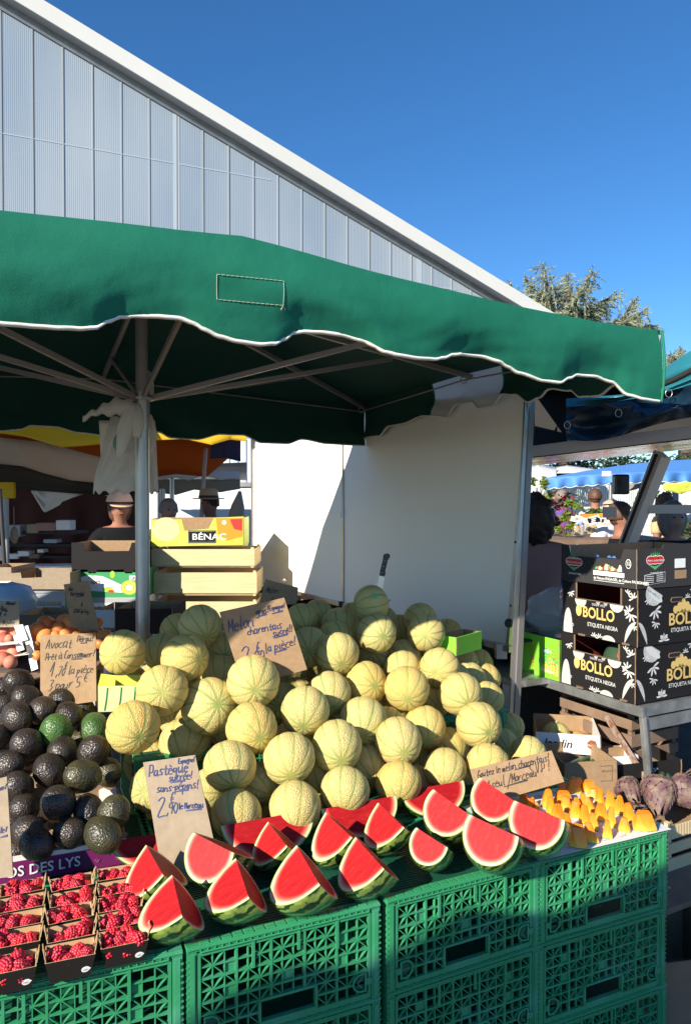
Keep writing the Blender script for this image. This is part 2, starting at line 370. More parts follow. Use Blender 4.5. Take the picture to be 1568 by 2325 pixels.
for name_, P0, d, L_, tb, uv in sides:
    nrm = Vector((d.y, -d.x, 0)); nrm = nrm if (P0+d*L_/2-PCEN).dot(nrm) > 0 else -nrm
    last = tb[-1][0]
    def z_h(s):
        if s > last: return tb[-1][1]+.03*math.sin((s-last)*5.5)*0.6
        if s < tb[0][0]: return tb[0][1]
        return interp(tb, s)
    NS = 190; NV = 14
    def pt(u, v):
        s = u*L_; top = roof_pt(*uv(s)); zb = z_h(s); z = top.z+(zb-top.z)*v
        w1 = noise.noise(Vector((s*2.2, v*.6, 3.1+len(name_))))*.034 + noise.noise(Vector((s*5+v*2, v*2.2, 9.4)))*.014 + .004*(1-abs(noise.noise(Vector((s*6-v*3.5, v*3, 5.2)))))**3
        dz = (2.045-zb)
        w1 += .16*dz*v*v
        p = P0+d*s; k = min(1, v*1.2)*min(1, s/.12, (L_-s)/.12)
        p = p + nrm*(w1*k + .012*math.sin(v*PI) )
        return Vector((p.x, p.y, z))
    for i in range(NS):
        u0, u1 = i/NS, (i+1)/NS; sm = (u0+u1)/2*L_
        mm = 'white_canvas' if (name_ == 'right' and .907 < sm < 1.49) else 'green_canvas'
        val.add([pt(u, j/NV) for j in range(NV+1) for u in (u0, u1)], [(2*j, 2*j+1, 2*j+3, 2*j+2) for j in range(NV)], mm, True)
    lin = MB()  # same darker sheet behind each valance, shade put into the colour
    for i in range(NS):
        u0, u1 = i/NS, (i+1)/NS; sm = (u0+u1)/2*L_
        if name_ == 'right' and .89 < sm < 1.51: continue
        lin.add([pt(u, j/NV)-nrm*.007+ZV*.002 for j in range(NV+1) for u in (u0, u1)], [(2*j, 2*j+1, 2*j+3, 2*j+2) for j in range(NV)], 'green_underside_shade', True)
    lin.build('valance_shade_sheet', 'green_underside_shade', par, world=True, dedupe=True)
    NT = 300; tv = []
    for i in range(NT+1):
        p = pt(i/NT, 1)
        tv += [p+nrm*.0022+ZV*.0065, p+nrm*.0028-ZV*.0025, p-nrm*.0075-ZV*.0025, p-nrm*.0070+ZV*.004]
    trim.add(tv, [(4*i+a, 4*i+(a+1) % 4, 4*i+4+(a+1) % 4, 4*i+4+a) for i in range(NT) for a in range(4)], 'hem_white', True)
    if name_ == 'front':
        fr_pt = pt; fr_n = nrm
vo = val.build('valance', 'green_canvas', par, world=True, dedupe=True)
trim.build('hem_binding', 'hem_white', par, world=True)
# stitched rectangle on the front valance
st = MB()
def on_front(px, py):
    n = Vector((fa_.y, -fa_.x, 0)); r = ray(px, py); t = (PC1-CAM).dot(n)/r.dot(n); p = CAM+r*t
    s = (p-PC1).dot(-fa_); u = s/LW; top = fr_pt(u, 0).z; bot = fr_pt(u, 1).z; v = (p.z-top)/(bot-top)
    return fr_pt(u, max(0, min(1, v)))+fr_n*.0015
cs = [(487, 627), (636, 643), (637, 697), (489, 683), (487, 627)]
for a, b in zip(cs, cs[1:]):
    n_ = 14
    for i in range(n_):
        p = on_front(a[0]+(b[0]-a[0])*i/n_, a[1]+(b[1]-a[1])*i/n_); q = on_front(a[0]+(b[0]-a[0])*(i+.7)/n_, a[1]+(b[1]-a[1])*(i+.7)/n_)
        st.tube([p, q], .0010, 4, 'thread')
for dx, dy in ((-5, 10), (6, 9)):
    st.tube([on_front(637, 697), on_front(637+dx, 697+dy)], .0009, 4, 'thread')
st.build('stitching', 'thread', par, world=True)
# corner seam, dark
sm_ = MB(); cpt = [fr_pt(0.0, v/12)+Vector((.006, -.004, 0))for v in range(13)]
sm_.tube(cpt, .0055, 5, 'green_canvas'); sm_.build('corner_seam', 'green_canvas', par, world=True)
pl = MB(); pc = Vector((-.83, 3.045, 0))
pl.tube([pc, pc+ZV*2.078], .0285, 20, 'alu'); pl.build('pole', 'alu', par, world=True)
pl = MB(); pl.tube([pc+ZV*2.078, pc+ZV*2.62], .0245, 18, 'alu_paint'); pl.build('upper_pole', 'alu_paint', par, world=True)
pl = MB(); pl.tube([pc+ZV*1.985, pc+ZV*2.135], .032, 20, 'alu'); pl.tube([pc+ZV*2.103, pc+ZV*2.113], .05, 20, 'alu'); pl.bar(pc+Vector((-.05, 0, 1.99)), pc+Vector((-.02, 0, 1.99)), .02, .03, 'alu'); pl.build('collar', 'alu', par, world=True)
for (u, v) in ((0, 0), (.5, 0), (1, 0), (0, .5), (1, .5), (0, 1), (.5, 1), (1, 1)):
    rb = MB(); apex = pc+ZV*2.60; e = roof_pt(u, v)-ZV*.03
    rb.bar(apex-ZV*.03, e, .018, .022, 'alu_paint'); rb.build('rib', 'alu_paint', par, world=True)
    stt = MB(); k = .62 if (u in (0, 1) and v in (0, 1)) else .72; m_ = apex-ZV*.03+(e-apex+ZV*.03)*k
    stt.bar(pc+ZV*2.103+(m_-pc-ZV*2.103).normalized()*.03, m_-ZV*.02, .014, .020, 'alu_paint'); stt.build('strut', 'alu_paint', par, world=True)
ed = MB(); cor = [roof_pt(u, v)-ZV*.03 for u, v in ((0, 0), (0, 1), (1, 1), (1, 0), (0, 0))]
mids = [roof_pt(0, .5)-ZV*.02, roof_pt(.5, 1)-ZV*.02, roof_pt(1, .5)-ZV*.02, roof_pt(.5, 0)-ZV*.02]
for i in range(4):
    m2 = (cor[i]+mids[i])/2 ; 
    inw = lambda q: q+(Vector((PCEN.x, PCEN.y, q.z))-q).normalized()*.05-ZV*.03
    ed.tube([inw(cor[i]), inw(mids[i])], .004, 5, 'alu_paint'); ed.tube([inw(mids[i]), inw(cor[i+1])], .004, 5, 'alu_paint')
ed.build('edge_cord', 'alu_paint', par, world=True)
for q in (roof_pt(0, 1), roof_pt(0, .5)):
    p = q-ZV*.05+(Vector((PCEN.x, PCEN.y, q.z))-q).normalized()*.05
    rgm = MB(); rgm.tube([p+Vector((.016*math.sin(a*PI/6), 0, .016*math.cos(a*PI/6))) for a in range(13)], .003, 5, 'alu')
    rgm.build('tie_ring', 'alu', par, world=True)
# ================================================================ white side board of the trader's van
BP = Vector((.78, 3.50, 0)); BD = H(-27.7); BA = H(62.3)
board = thing('side_board', 'large white glossy side board with a hinge seam standing behind the melons', 'board', tuple(BP), R(27.7+90))
def bpt(t, z, off=0): p = BP+BD*t-BA*off; return Vector((p.x, p.y, z))
def zbot(t): return 1.005-.003*t
for (t0, t1) in ((.02, 1.695), (1.715, 3.40)):
    tt = t0-.13 if t0 < .1 else t0
    b = MB(); b.add([bpt(t0, zbot(t0)), bpt(t1, zbot(t1)), bpt(t1, 2.30), bpt(tt, 2.20), bpt(t0, zbot(t0), -.03), bpt(t1, zbot(t1), -.03), bpt(t1, 2.30, -.03), bpt(tt, 2.20, -.03)],
          [(0, 1, 2, 3), (7, 6, 5, 4), (0, 4, 5, 1), (1, 5, 6, 2), (2, 6, 7, 3), (3, 7, 4, 0)], 'panel_white')
    b.build('panel', 'panel_white', board, world=True)
e = MB()
e.bar(bpt(-.01, zbot(0)-.012, .006), bpt(3.42, zbot(3.42)-.012, .006), .03, .028, 'alu', up=ZV)
e.bar(bpt(3.415, .98), bpt(3.415, 2.30), .03, .03, 'alu', up=BD)
e.bar(bpt(.012, 1.0, .004), bpt(-.122, 2.2, .004), .02, .02, 'alu', up=BD)
e.build('edge_profile', 'alu', board, world=True)
e = MB(); e.bar(bpt(1.705, .99, .002), bpt(1.705, 2.25, .002), .018, .012, 'alu', up=BA); e.box(bpt(1.705, .985, .02), (.03, .03, .05), 'rubber'); e.box(bpt(1.705, 1.60, .012), (.02, .02, .05), 'alu')
e.build('hinge', 'alu', board, world=True)
e = MB()
for z in (1.9, 1.5, 1.2, 2.05): e.ball(bpt(.01-.13*(z-1)/1.2, z, .012), .007, 'rubber', 8, 6)
e.ball(bpt(-.02, 1.12, .03), .022, 'rubber', 10, 8); e.box(bpt(.06, .975, .012), (.05, .05, .07), 'alu'); e.ball(bpt(.2, .985, .03), .014, 'rubber')
e.build('latch', 'rubber', board, world=True)
# post at the corner of the neighbouring stall (leans slightly)
mat('beam_grey', (.26, .25, .24), .45, metal=.5)
post = thing('stall_post', 'slim grey metal post standing at the near end of the white board', 'post', tuple(BP+Vector((.02, -.02, 0))))
e = MB(); q1 = U(1207, 905, 3.42); q0 = U(1174, 1550, 3.30); q0 = q0+(q0-q1)*.65; e.bar(q0, q1+ZV*.1, .022, .03, 'beam_grey', up=BA)
e.build('upright', 'galv', post, world=True)
e = MB(); e.bar(q0+Vector((-.020, -.01, 0)), q1+Vector((-.020, -.01, .1)), .012, .03, 'alu', up=BA); e.build('guide_rail', 'alu', post, world=True)
# ================================================================ materials of the goods
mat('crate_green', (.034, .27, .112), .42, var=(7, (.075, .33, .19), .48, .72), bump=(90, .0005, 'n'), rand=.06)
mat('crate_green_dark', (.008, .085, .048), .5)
mat('kraft', (.30, .19, .10), .85, var=(45, (.35, .23, .13), .35, .65), bump=(200, .0004, 'n'))
mat('kraft_pale', (.29, .225, .155), .85, var=(35, (.34, .265, .185), .35, .65), bump=(200, .0004, 'n'))
mat('kraft_edge', (.34, .22, .13), .9, bump=(300, .001, 'w'))
mat('board_white', (.76, .75, .73), .7)
mat('ink_blue', (.03, .045, .16), .6)
mat('ink_black', (.025, .025, .035), .6)
mat('steel_blade', (.5, .5, .5), .25, metal=.9)
mat('plastic_black', (.012, .012, .012), .35)
mat('stem', (.38, .34, .18), .8)
mat('sticker_green', (.15, .45, .18), .4)

def nodes(name):
    m = bpy.data.materials.new(name); m.use_nodes = True; MATS[name] = m
    return m, m.node_tree, m.node_tree.links, m.node_tree.nodes['Principled BSDF']
def mth(n, L, op, a, b=None, c=None):
    x = n.nodes.new('ShaderNodeMath'); x.operation = op
    for i, q in enumerate((a, b, c)):
        if q is None: continue
        if isinstance(q, (int, float)): x.inputs[i].default_value = q
        else: L.new(q, x.inputs[i])
    return x.outputs[0]
def ramp(n, L, fac, els, interp='LINEAR'):
    r = n.nodes.new('ShaderNodeValToRGB'); r.color_ramp.interpolation = interp
    while len(r.color_ramp.elements) < len(els): r.color_ramp.elements.new(.5)
    for e, (p, c) in zip(r.color_ramp.elements, els): e.position = p; e.color = (*c, 1)
    L.new(fac, r.inputs[0]); return r.outputs[0]
def mixc(n, L, fac, a, b, mode='MIX'):
    x = n.nodes.new('ShaderNodeMix'); x.data_type = 'RGBA'; x.blend_type = mode
    for s_, q in ((0, fac), (6, a), (7, b)):
        if isinstance(q, (int, float)): x.inputs[s_].default_value = q
        elif isinstance(q, tuple): x.inputs[s_].default_value = (*q, 1)
        else: L.new(q, x.inputs[s_])
    return x.outputs[2]
# cantaloupe rind: cream netting, ten green sutures
def melon_mat():
    m, n, L, b = nodes('melon_rind'); tc = n.nodes.new('ShaderNodeTexCoord'); ob = tc.outputs['Object']
    oi = n.nodes.new('ShaderNodeObjectInfo')
    se = n.nodes.new('ShaderNodeSeparateXYZ'); L.new(ob, se.inputs[0])
    off = n.nodes.new('ShaderNodeVectorMath'); off.operation = 'ADD'; L.new(ob, off.inputs[0])
    cmb = n.nodes.new('ShaderNodeCombineXYZ')
    for i in range(3): L.new(mth(n, L, 'MULTIPLY', oi.outputs['Random'], 7.0+i*3), cmb.inputs[i])
    L.new(cmb.outputs[0], off.inputs[1]); vec = off.outputs[0]
    wn = n.nodes.new('ShaderNodeTexNoise'); wn.inputs['Scale'].default_value = 14; L.new(vec, wn.inputs['Vector'])
    ang = mth(n, L, 'ARCTAN2', se.outputs[1], se.outputs[0])
    ang = mth(n, L, 'ADD', ang, mth(n, L, 'MULTIPLY', mth(n, L, 'SUBTRACT', wn.outputs['Fac'], .5), .16))
    c = mth(n, L, 'ABSOLUTE', mth(n, L, 'COSINE', mth(n, L, 'MULTIPLY', ang, 5.0)))      # 1 on the suture
    # equal width in metres: narrower towards the poles
    rad = mth(n, L, 'SQRT', mth(n, L, 'ADD', mth(n, L, 'MULTIPLY', se.outputs[0], se.outputs[0]), mth(n, L, 'MULTIPLY', se.outputs[1], se.outputs[1])))
    dist = mth(n, L, 'MULTIPLY', mth(n, L, 'ARCCOSINE', mth(n, L, 'MINIMUM', c, .9999)), mth(n, L, 'MULTIPLY', rad, .2))
    sut = ramp(n, L, mth(n, L, 'MULTIPLY', dist, 100.0), [(.0, (1, 1, 1)), (.24, (.9, .9, .9)), (.44, (0, 0, 0))])
    sp = n.nodes.new('ShaderNodeTexNoise'); sp.inputs['Scale'].default_value = 22; sp.inputs['Detail'].default_value = 3; L.new(vec, sp.inputs['Vector'])
    big = n.nodes.new('ShaderNodeTexNoise'); big.inputs['Scale'].default_value = 9; L.new(vec, big.inputs['Vector'])
    base = ramp(n, L, big.outputs['Fac'], [(.3, (.61, .50, .185)), (.5, (.68, .54, .20)), (.72, (.70, .48, .145))])
    base2 = ramp(n, L, oi.outputs['Random'], [(0, (.92, 1.0, 1.0)), (.4, (1, 1, 1)), (.75, (1.04, .97, .82)), (1, (1.06, .93, .66))])
    base = mixc(n, L, 1.0, base, base2, 'MULTIPLY')
    gr = ramp(n, L, sp.outputs['Fac'], [(.35, (.20, .29, .075)), (.66, (.40, .41, .11))])
    col = mixc(n, L, mth(n, L, 'MULTIPLY', sut, .95), base, gr)
    vo = n.nodes.new('ShaderNodeTexVoronoi'); vo.feature = 'DISTANCE_TO_EDGE'; vo.inputs['Scale'].default_value = 165; 
    ds = n.nodes.new('ShaderNodeVectorMath'); ds.operation = 'ADD'; wv = n.nodes.new('ShaderNodeTexNoise'); wv.inputs['Scale'].default_value = 60
    L.new(vec, wv.inputs['Vector']); sc_ = n.nodes.new('ShaderNodeVectorMath'); sc_.operation = 'SCALE'; L.new(wv.outputs['Color'], sc_.inputs[0]); sc_.inputs['Scale'].default_value = .012
    L.new(vec, ds.inputs[0]); L.new(sc_.outputs[0], ds.inputs[1]); L.new(ds.outputs[0], vo.inputs['Vector'])
    net = ramp(n, L, vo.outputs['Distance'], [(0, (1, 1, 1)), (.12, (.5, .5, .5)), (.3, (0, 0, 0))])
    inv = mth(n, L, 'SUBTRACT', 1.0, sut)
    netm = mth(n, L, 'MULTIPLY', net, mth(n, L, 'ADD', .25, mth(n, L, 'MULTIPLY', inv, .75)))
    col = mixc(n, L, mth(n, L, 'MULTIPLY', netm, .35), col, (.72, .60, .28))
    dk = n.nodes.new('ShaderNodeTexNoise'); dk.inputs['Scale'].default_value = 120; dk.inputs['Detail'].default_value = 1; L.new(vec, dk.inputs['Vector'])
    dots = ramp(n, L, dk.outputs['Fac'], [(.68, (0, 0, 0)), (.74, (1, 1, 1))]); patch = ramp(n, L, sp.outputs['Fac'], [(.5, (0, 0, 0)), (.65, (1, 1, 1))])
    col = mixc(n, L, mth(n, L, 'MULTIPLY', mth(n, L, 'MULTIPLY', dots, patch), .6), col, (.20, .22, .08))
    L.new(col, b.inputs['Base Color']); b.inputs['Roughness'].default_value = .55; b.inputs['Specular IOR Level'].default_value = .35
    bp = n.nodes.new('ShaderNodeBump'); bp.inputs['Distance'].default_value = .0016; bp.inputs['Strength'].default_value = 1; L.new(netm, bp.inputs['Height']); L.new(bp.outputs[0], b.inputs['Normal'])
melon_mat()
# watermelon: flesh by distance from the cut axis, rind stripes (object space, half-axes WA, WB)
WA, WB = 1.0, 1.0
def flesh_mat():
    m, n, L, b = nodes('watermelon_flesh'); tc = n.nodes.new('ShaderNodeTexCoord'); ob = tc.outputs['Object']
    se = n.nodes.new('ShaderNodeSeparateXYZ'); L.new(ob, se.inputs[0])
    sq = lambda s_, k: mth(n, L, 'POWER', mth(n, L, 'ABSOLUTE', mth(n, L, 'DIVIDE', s_, k)), 2.0)
    q = mth(n, L, 'SQRT', mth(n, L, 'ADD', sq(se.outputs[0], WA), mth(n, L, 'ADD', sq(se.outputs[1], WB), sq(se.outputs[2], WB))))
    wn = n.nodes.new('ShaderNodeTexNoise'); wn.inputs['Scale'].default_value = 3; L.new(ob, wn.inputs['Vector'])
    q2 = mth(n, L, 'ADD', q, mth(n, L, 'MULTIPLY', mth(n, L, 'SUBTRACT', wn.outputs['Fac'], .5), .05))
    nz = n.nodes.new('ShaderNodeTexNoise'); nz.inputs['Scale'].default_value = 3; nz.inputs['Detail'].default_value = 8; nz.inputs['Roughness'].default_value = .7
    mp = n.nodes.new('ShaderNodeMapping'); mp.inputs['Scale'].default_value = (1, 1, 3); mp.inputs['Rotation'].default_value = (0, .5, .3); L.new(ob, mp.inputs[0]); L.new(mp.outputs[0], nz.inputs['Vector'])
    red = ramp(n, L, nz.outputs['Fac'], [(.33, (.33, .006, .010)), (.55, (.42, .012, .015)), (.8, (.54, .055, .045))])
    rim = ramp(n, L, q2, [(.80, (.55, .010, .012)), (.875, (.75, .12, .09)), (.925, (.85, .40, .26)), (.945, (.76, .68, .40)), (.97, (.66, .68, .34)), (.988, (.25, .36, .08))])
    k = ramp(n, L, q2, [(.78, (0, 0, 0)), (.87, (1, 1, 1))])
    L.new(mixc(n, L, k, red, rim), b.inputs['Base Color'])
    b.inputs['Roughness'].default_value = .55; b.inputs['Specular IOR Level'].default_value = .18; b.inputs['Coat Weight'].default_value = .03; b.inputs['Coat Roughness'].default_value = .3
    bp = n.nodes.new('ShaderNodeBump'); bp.inputs['Distance'].default_value = .002; L.new(nz.outputs['Fac'], bp.inputs['Height']); L.new(bp.outputs[0], b.inputs['Normal'])
flesh_mat()
def wrind_mat():
    m, n, L, b = nodes('watermelon_rind'); tc = n.nodes.new('ShaderNodeTexCoord'); ob = tc.outputs['Object']
    se = n.nodes.new('ShaderNodeSeparateXYZ'); L.new(ob, se.inputs[0])
    nz = n.nodes.new('ShaderNodeTexNoise'); nz.inputs['Scale'].default_value = 2.8; nz.inputs['Detail'].default_value = 6; L.new(ob, nz.inputs['Vector'])
    ang = mth(n, L, 'ARCTAN2', se.outputs[1], se.outputs[2])
    ang = mth(n, L, 'ADD', ang, mth(n, L, 'MULTIPLY', mth(n, L, 'SUBTRACT', nz.outputs['Fac'], .5), .9))
    st = mth(n, L, 'SINE', mth(n, L, 'MULTIPLY', ang, 15.0))
    col = ramp(n, L, mth(n, L, 'ADD', mth(n, L, 'MULTIPLY', st, .5), .5), [(.25, (.27, .36, .07)), (.5, (.16, .27, .05)), (.62, (.02, .07, .018)), (.9, (.012, .045, .014))])
    L.new(col, b.inputs['Base Color']); b.inputs['Roughness'].default_value = .3; b.inputs['Coat Weight'].default_value = .6; b.inputs['Coat Roughness'].default_value = .1
    n2 = n.nodes.new('ShaderNodeTexNoise'); n2.inputs['Scale'].default_value = 5; L.new(ob, n2.inputs['Vector'])
    bp = n.nodes.new('ShaderNodeBump'); bp.inputs['Distance'].default_value = .003; L.new(n2.outputs['Fac'], bp.inputs['Height']); L.new(bp.outputs[0], b.inputs['Coat Normal'])
wrind_mat()
def film_mat():
    m, n, L, b = nodes('cling_film'); m_ = n.nodes
    tr = m_.new('ShaderNodeBsdfTransparent'); gl = m_.new('ShaderNodeBsdfGlossy'); gl.inputs['Roughness'].default_value = .08; mx = m_.new('ShaderNodeMixShader')
    nz = m_.new('ShaderNodeTexNoise'); nz.inputs['Scale'].default_value = 6; nz.inputs['Detail'].default_value = 4; tc = m_.new('ShaderNodeTexCoord'); L.new(tc.outputs['Object'], nz.inputs['Vector'])
    bp = m_.new('ShaderNodeBump'); bp.inputs['Distance'].default_value = .008; L.new(nz.outputs['Fac'], bp.inputs['Height']); L.new(bp.outputs[0], gl.inputs['Normal'])
    mx.inputs[0].default_value = .22; L.new(tr.outputs[0], mx.inputs[1]); L.new(gl.outputs[0], mx.inputs[2]); L.new(mx.outputs[0], m_['Material Output'].inputs[0])
film_mat()
def avocado_mat(name, c1, c2):
    m, n, L, b = nodes(name); tc = n.nodes.new('ShaderNodeTexCoord'); ob = tc.outputs['Object']; oi = n.nodes.new('ShaderNodeObjectInfo')
    nz = n.nodes.new('ShaderNodeTexNoise'); nz.inputs['Scale'].default_value = 18; nz.inputs['Detail'].default_value = 4; L.new(ob, nz.inputs['Vector'])
    col = ramp(n, L, nz.outputs['Fac'], [(.35, c1), (.7, c2)])
    hs = n.nodes.new('ShaderNodeHueSaturation'); L.new(col, hs.inputs['Color']); L.new(mth(n, L, 'ADD', .7, mth(n, L, 'MULTIPLY', oi.outputs['Random'], .7)), hs.inputs['Value'])
    L.new(hs.outputs[0], b.inputs['Base Color']); b.inputs['Roughness'].default_value = .38; b.inputs['Specular IOR Level'].default_value = .6
    vo = n.nodes.new('ShaderNodeTexVoronoi'); vo.feature = 'SMOOTH_F1'; vo.inputs['Scale'].default_value = 240; L.new(ob, vo.inputs['Vector'])
    n3 = n.nodes.new('ShaderNodeTexNoise'); n3.inputs['Scale'].default_value = 160; L.new(ob, n3.inputs['Vector'])
    h = mth(n, L, 'ADD', mth(n, L, 'MULTIPLY', vo.outputs['Distance'], -1.0), n3.outputs['Fac'])
    bp = n.nodes.new('ShaderNodeBump'); bp.inputs['Distance'].default_value = .0022; L.new(h, bp.inputs['Height']); L.new(bp.outputs[0], b.inputs['Normal'])
avocado_mat('avocado_dark', (.022, .016, .016), (.048, .036, .026))
avocado_mat('avocado_green', (.035, .085, .02), (.06, .13, .03))
avocado_mat('avocado_olive', (.03, .028, .015), (.06, .055, .022))
# ================================================================ green folding crates
CL_, CD_, CH_ = .478, .40, .2333
AH = H(66); BH = H(66-90)
def make_crate():
    t = thing('plastic_crate', 'x', 'crate')
    L_, D_, Hh = CL_, CD_, CH_; Gm = 'crate_green'
    # rim (top frame) --------------------------------------------------------
    m = MB(); lip = .026
    m.span((0, 0, Hh-.013), (L_, lip, Hh), Gm); m.span((0, D_-lip, Hh-.013), (L_, D_, Hh), Gm)
    m.span((0, lip, Hh-.013), (lip, D_-lip, Hh), Gm); m.span((L_-lip, lip, Hh-.013), (L_, D_-lip, Hh), Gm)
    for i in range(16):   # raised tile pattern on the front lip
        x = .03+i*(L_-.06)/16; m.span((x, .003, Hh), (x+.0225, .0115, Hh+.0022), Gm); m.span((x, .0135, Hh), (x+.0225, .0225, Hh+.0022), Gm)
    for i in range(13):
        y = .03+i*(D_-.06)/13; m.span((.004, y, Hh), (.021, y+.023, Hh+.0022), Gm); m.span((L_-.021, y, Hh), (L_-.004, y+.023, Hh+.0022), Gm)
    # upper flange with slots on the front
    m.span((.0, -.0035, Hh-.007), (L_, 0, Hh-.002), Gm)
    m.span((.03, -.0035, Hh-.0165), (L_-.03, 0, Hh-.0125), Gm)
    for i in range(26):
        x = .03+i*(L_-.063)/25; m.span((x, -.0034, Hh-.0125), (x+.003, -.0002, Hh-.007), Gm)
    m.build('rim', Gm, t, bevel=.0012)
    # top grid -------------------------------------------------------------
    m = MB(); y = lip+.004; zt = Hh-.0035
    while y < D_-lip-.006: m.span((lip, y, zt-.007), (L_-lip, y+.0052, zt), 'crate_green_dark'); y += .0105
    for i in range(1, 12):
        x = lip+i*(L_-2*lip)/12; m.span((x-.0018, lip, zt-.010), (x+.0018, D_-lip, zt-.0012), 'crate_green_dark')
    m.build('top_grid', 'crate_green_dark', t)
    # posts ----------------------------------------------------------------
    for (x, y) in ((0, 0), (L_-.024, 0), (0, D_-.024), (L_-.024, D_-.024)):
        m = MB(); m.span((x+.001, y+.0005, 0), (x+.023, y+.0235, Hh-.0135), Gm)
        if y == 0:
            k = .006
            while k < Hh-.03: m.span((x-.0012 if x == 0 else x+.019, -.0025, k), (x+.005 if x == 0 else x+.0252, .0004, k+.0035), Gm); k += .014
            m.span((x+.006, -.0022, .004), (x+.018, .0003, Hh-.018), Gm)
        m.build('corner_post', Gm, t)
    # front panel ------------------------------------------------------------
    def panel(name, W, ox, oy, axis, full=True):
        m = MB()
        def sp(a, b):        # a=(s, depth, z)
            if axis == 'x': m.span((ox+a[0], oy+a[1], a[2]), (ox+b[0], oy+b[1], b[2]), Gm)
            elif axis == 'y': m.span((ox-a[1], oy+a[0], a[2]), (ox-b[1], oy+b[0], b[2]), Gm)
        def br(p, q, w_=.0022, h=.0065, d=.006):
            if axis == 'x': m.bar((ox+p[0], oy+d, p[1]), (ox+q[0], oy+d, q[1]), w_, h, Gm, up=(0, 1, 0)) if False else m.bar((ox+p[0], oy+d, p[1]), (ox+q[0], oy+d, q[1]), h, w_, Gm, up=Vector((0, 1, 0)).cross(Vector((q[0]-p[0], 0, q[1]-p[1])).normalized()))
        a, b_ = .025, W-.025; z0, z1 = .003, Hh-.0175
        zb = z0+.012
        sp((a, .001, z0), (b_, .010, zb)); sp((a, .001, z1-.008), (b_, .009, z1))
        sp((a, .001, zb), (a+.007, .011, z1-.008)); sp((b_-.007, .001, zb), (b_, .011, z1-.008))
        nx, nz = 15, 7; cw = (b_-a-.014)/nx; chh = (z1-.008-zb)/nz
        hx0, hx1 = a+.007+cw*5, a+.007+cw*10; hz1 = zb+chh*2   # hand hole
        for i in range(1, nx):
            x = a+.007+cw*i; wide = i in (3, 6, 9, 12)
            zl = hz1 if hx0-.001 < x < hx1+.001 else zb
            sp((x-(.0028 if wide else .0012), .0022 if wide else .0035, zl), (x+(.0028 if wide else .0012), .013, z1-.008))
        for j in range(1, nz):
            z = zb+chh*j; th = .0028 if j % 2 else .0018
            if z < hz1-.001:
                sp((a+.007, .003, z-th), (hx0, .0125, z+th)); sp((hx1, .003, z-th), (b_-.007, .0125, z+th))
            else: sp((a+.007, .003, z-th), (b_-.007, .0125, z+th))
        if full:
            for i in range(nx):
                for j in range(nz):
                    x0 = a+.007+cw*i; x1 = x0+cw; zz = zb+chh*j; z2 = zz+chh
                    if hx0-.001 < (x0+x1)/2 < hx1 and z2 < hz1+.001: continue
                    if (i % 5) in (0, 1, 4) or (i in (7,) and j > 3):
                        if (i+j) % 2: br((x0, zz), (x1, z2))
                        else: br((x0, z2), (x1, zz))
                    elif j % 3 == 1: br((x0, zz), (x1, z2)) if i % 2 else br((x0, z2), (x1, zz))
                    elif i in (2, 7, 12) and j in (3, 4, 5): sp((x0+.001, .008, zz), (x1-.001, .0095, z2))
            # rounded frame of the hand hole
            sp((hx0-.004, -.001, zb+.004), (hx0+.002, .012, hz1+.002)); sp((hx1-.002, -.001, zb+.004), (hx1+.004, .012, hz1+.002))
            sp((hx0-.004, -.001, hz1-.002), (hx1+.004, .012, hz1+.004)); sp((hx0-.004, -.001, zb), (hx1+.004, .012, zb+.006))
            for (x, l_) in ((.30, .055), (.56, .040), (.79, .062)):     # hanging tabs
                xx = a+(b_-a)*x; sp((xx-.0035, -.0015, z1-.008-l_), (xx+.0035, .003, z1+.001))
        m.build(name, Gm, t)
        return zb, chh, cw, a
    zb, chh, cw, a = panel('front_panel', L_, 0, 0, 'x')
    for sx in (0, 1):         # D-shaped latches
        m = MB(); cx = .052 if sx == 0 else L_-.052; cz = .046; pts = []
        for i in range(11):
            an = -PI/2+PI*i/10; r = .021; pts.append(((r*math.cos(an))*(1 if sx == 0 else -1), r*math.sin(an)))
        pts = [(-.012 if sx == 0 else .012, -.021)]+pts+[(-.012 if sx == 0 else .012, .021)]
        P = [(cx+p[0], -.001, cz+p[1]) for p in pts]
        m.tube(P+[P[0]], .0028, 6, Gm); m.prism([(p[0]*.86, p[1]*.86) for p in pts], (cx, .003, cz), (1, 0, 0), (0, 0, 1), .006, 'crate_green_dark')
        xx = cx+(-.02 if sx == 0 else .02); m.span((xx-.008, -.003, cz-.008), (xx+.008, .002, cz+.008), Gm)
        m.build('latch', Gm, t)
    def side(name, x):
        m = MB()
        m.span((x, .025, .003), (x+.008, D_-.025, .015), Gm); m.span((x, .025, Hh-.026), (x+.008, D_-.025, Hh-.0175), Gm)
        for i in range(13): y = .025+(D_-.05)*i/12; m.span((x+.001, y-.0015, .015), (x+.009, y+.0015, Hh-.026), Gm)
        for j in range(1, 7): z = .015+(Hh-.041)*j/7; m.span((x+.002, .025, z-.002), (x+.008, D_-.025, z+.002), Gm)
        m.build(name, Gm, t)
    side('side_panel', 0); side('side_panel', L_-.009)
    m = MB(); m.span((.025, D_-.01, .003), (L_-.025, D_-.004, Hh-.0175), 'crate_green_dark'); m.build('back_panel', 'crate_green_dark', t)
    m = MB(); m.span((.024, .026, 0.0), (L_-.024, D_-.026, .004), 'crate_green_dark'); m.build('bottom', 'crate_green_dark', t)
    return t
proto = make_crate()
ord_ = ['top', 'second', 'bottom']
cols = [(-.358, 1.633, 69.0, 'under the raspberry punnets'), (.0876, 1.827, 66.5, 'under the front watermelon slices'), (.5375, 2.041, 64.8, 'under the right watermelon slices'), (.973, 2.232, 66.4, 'under the tasting cubes')]
first = True
colframes = []
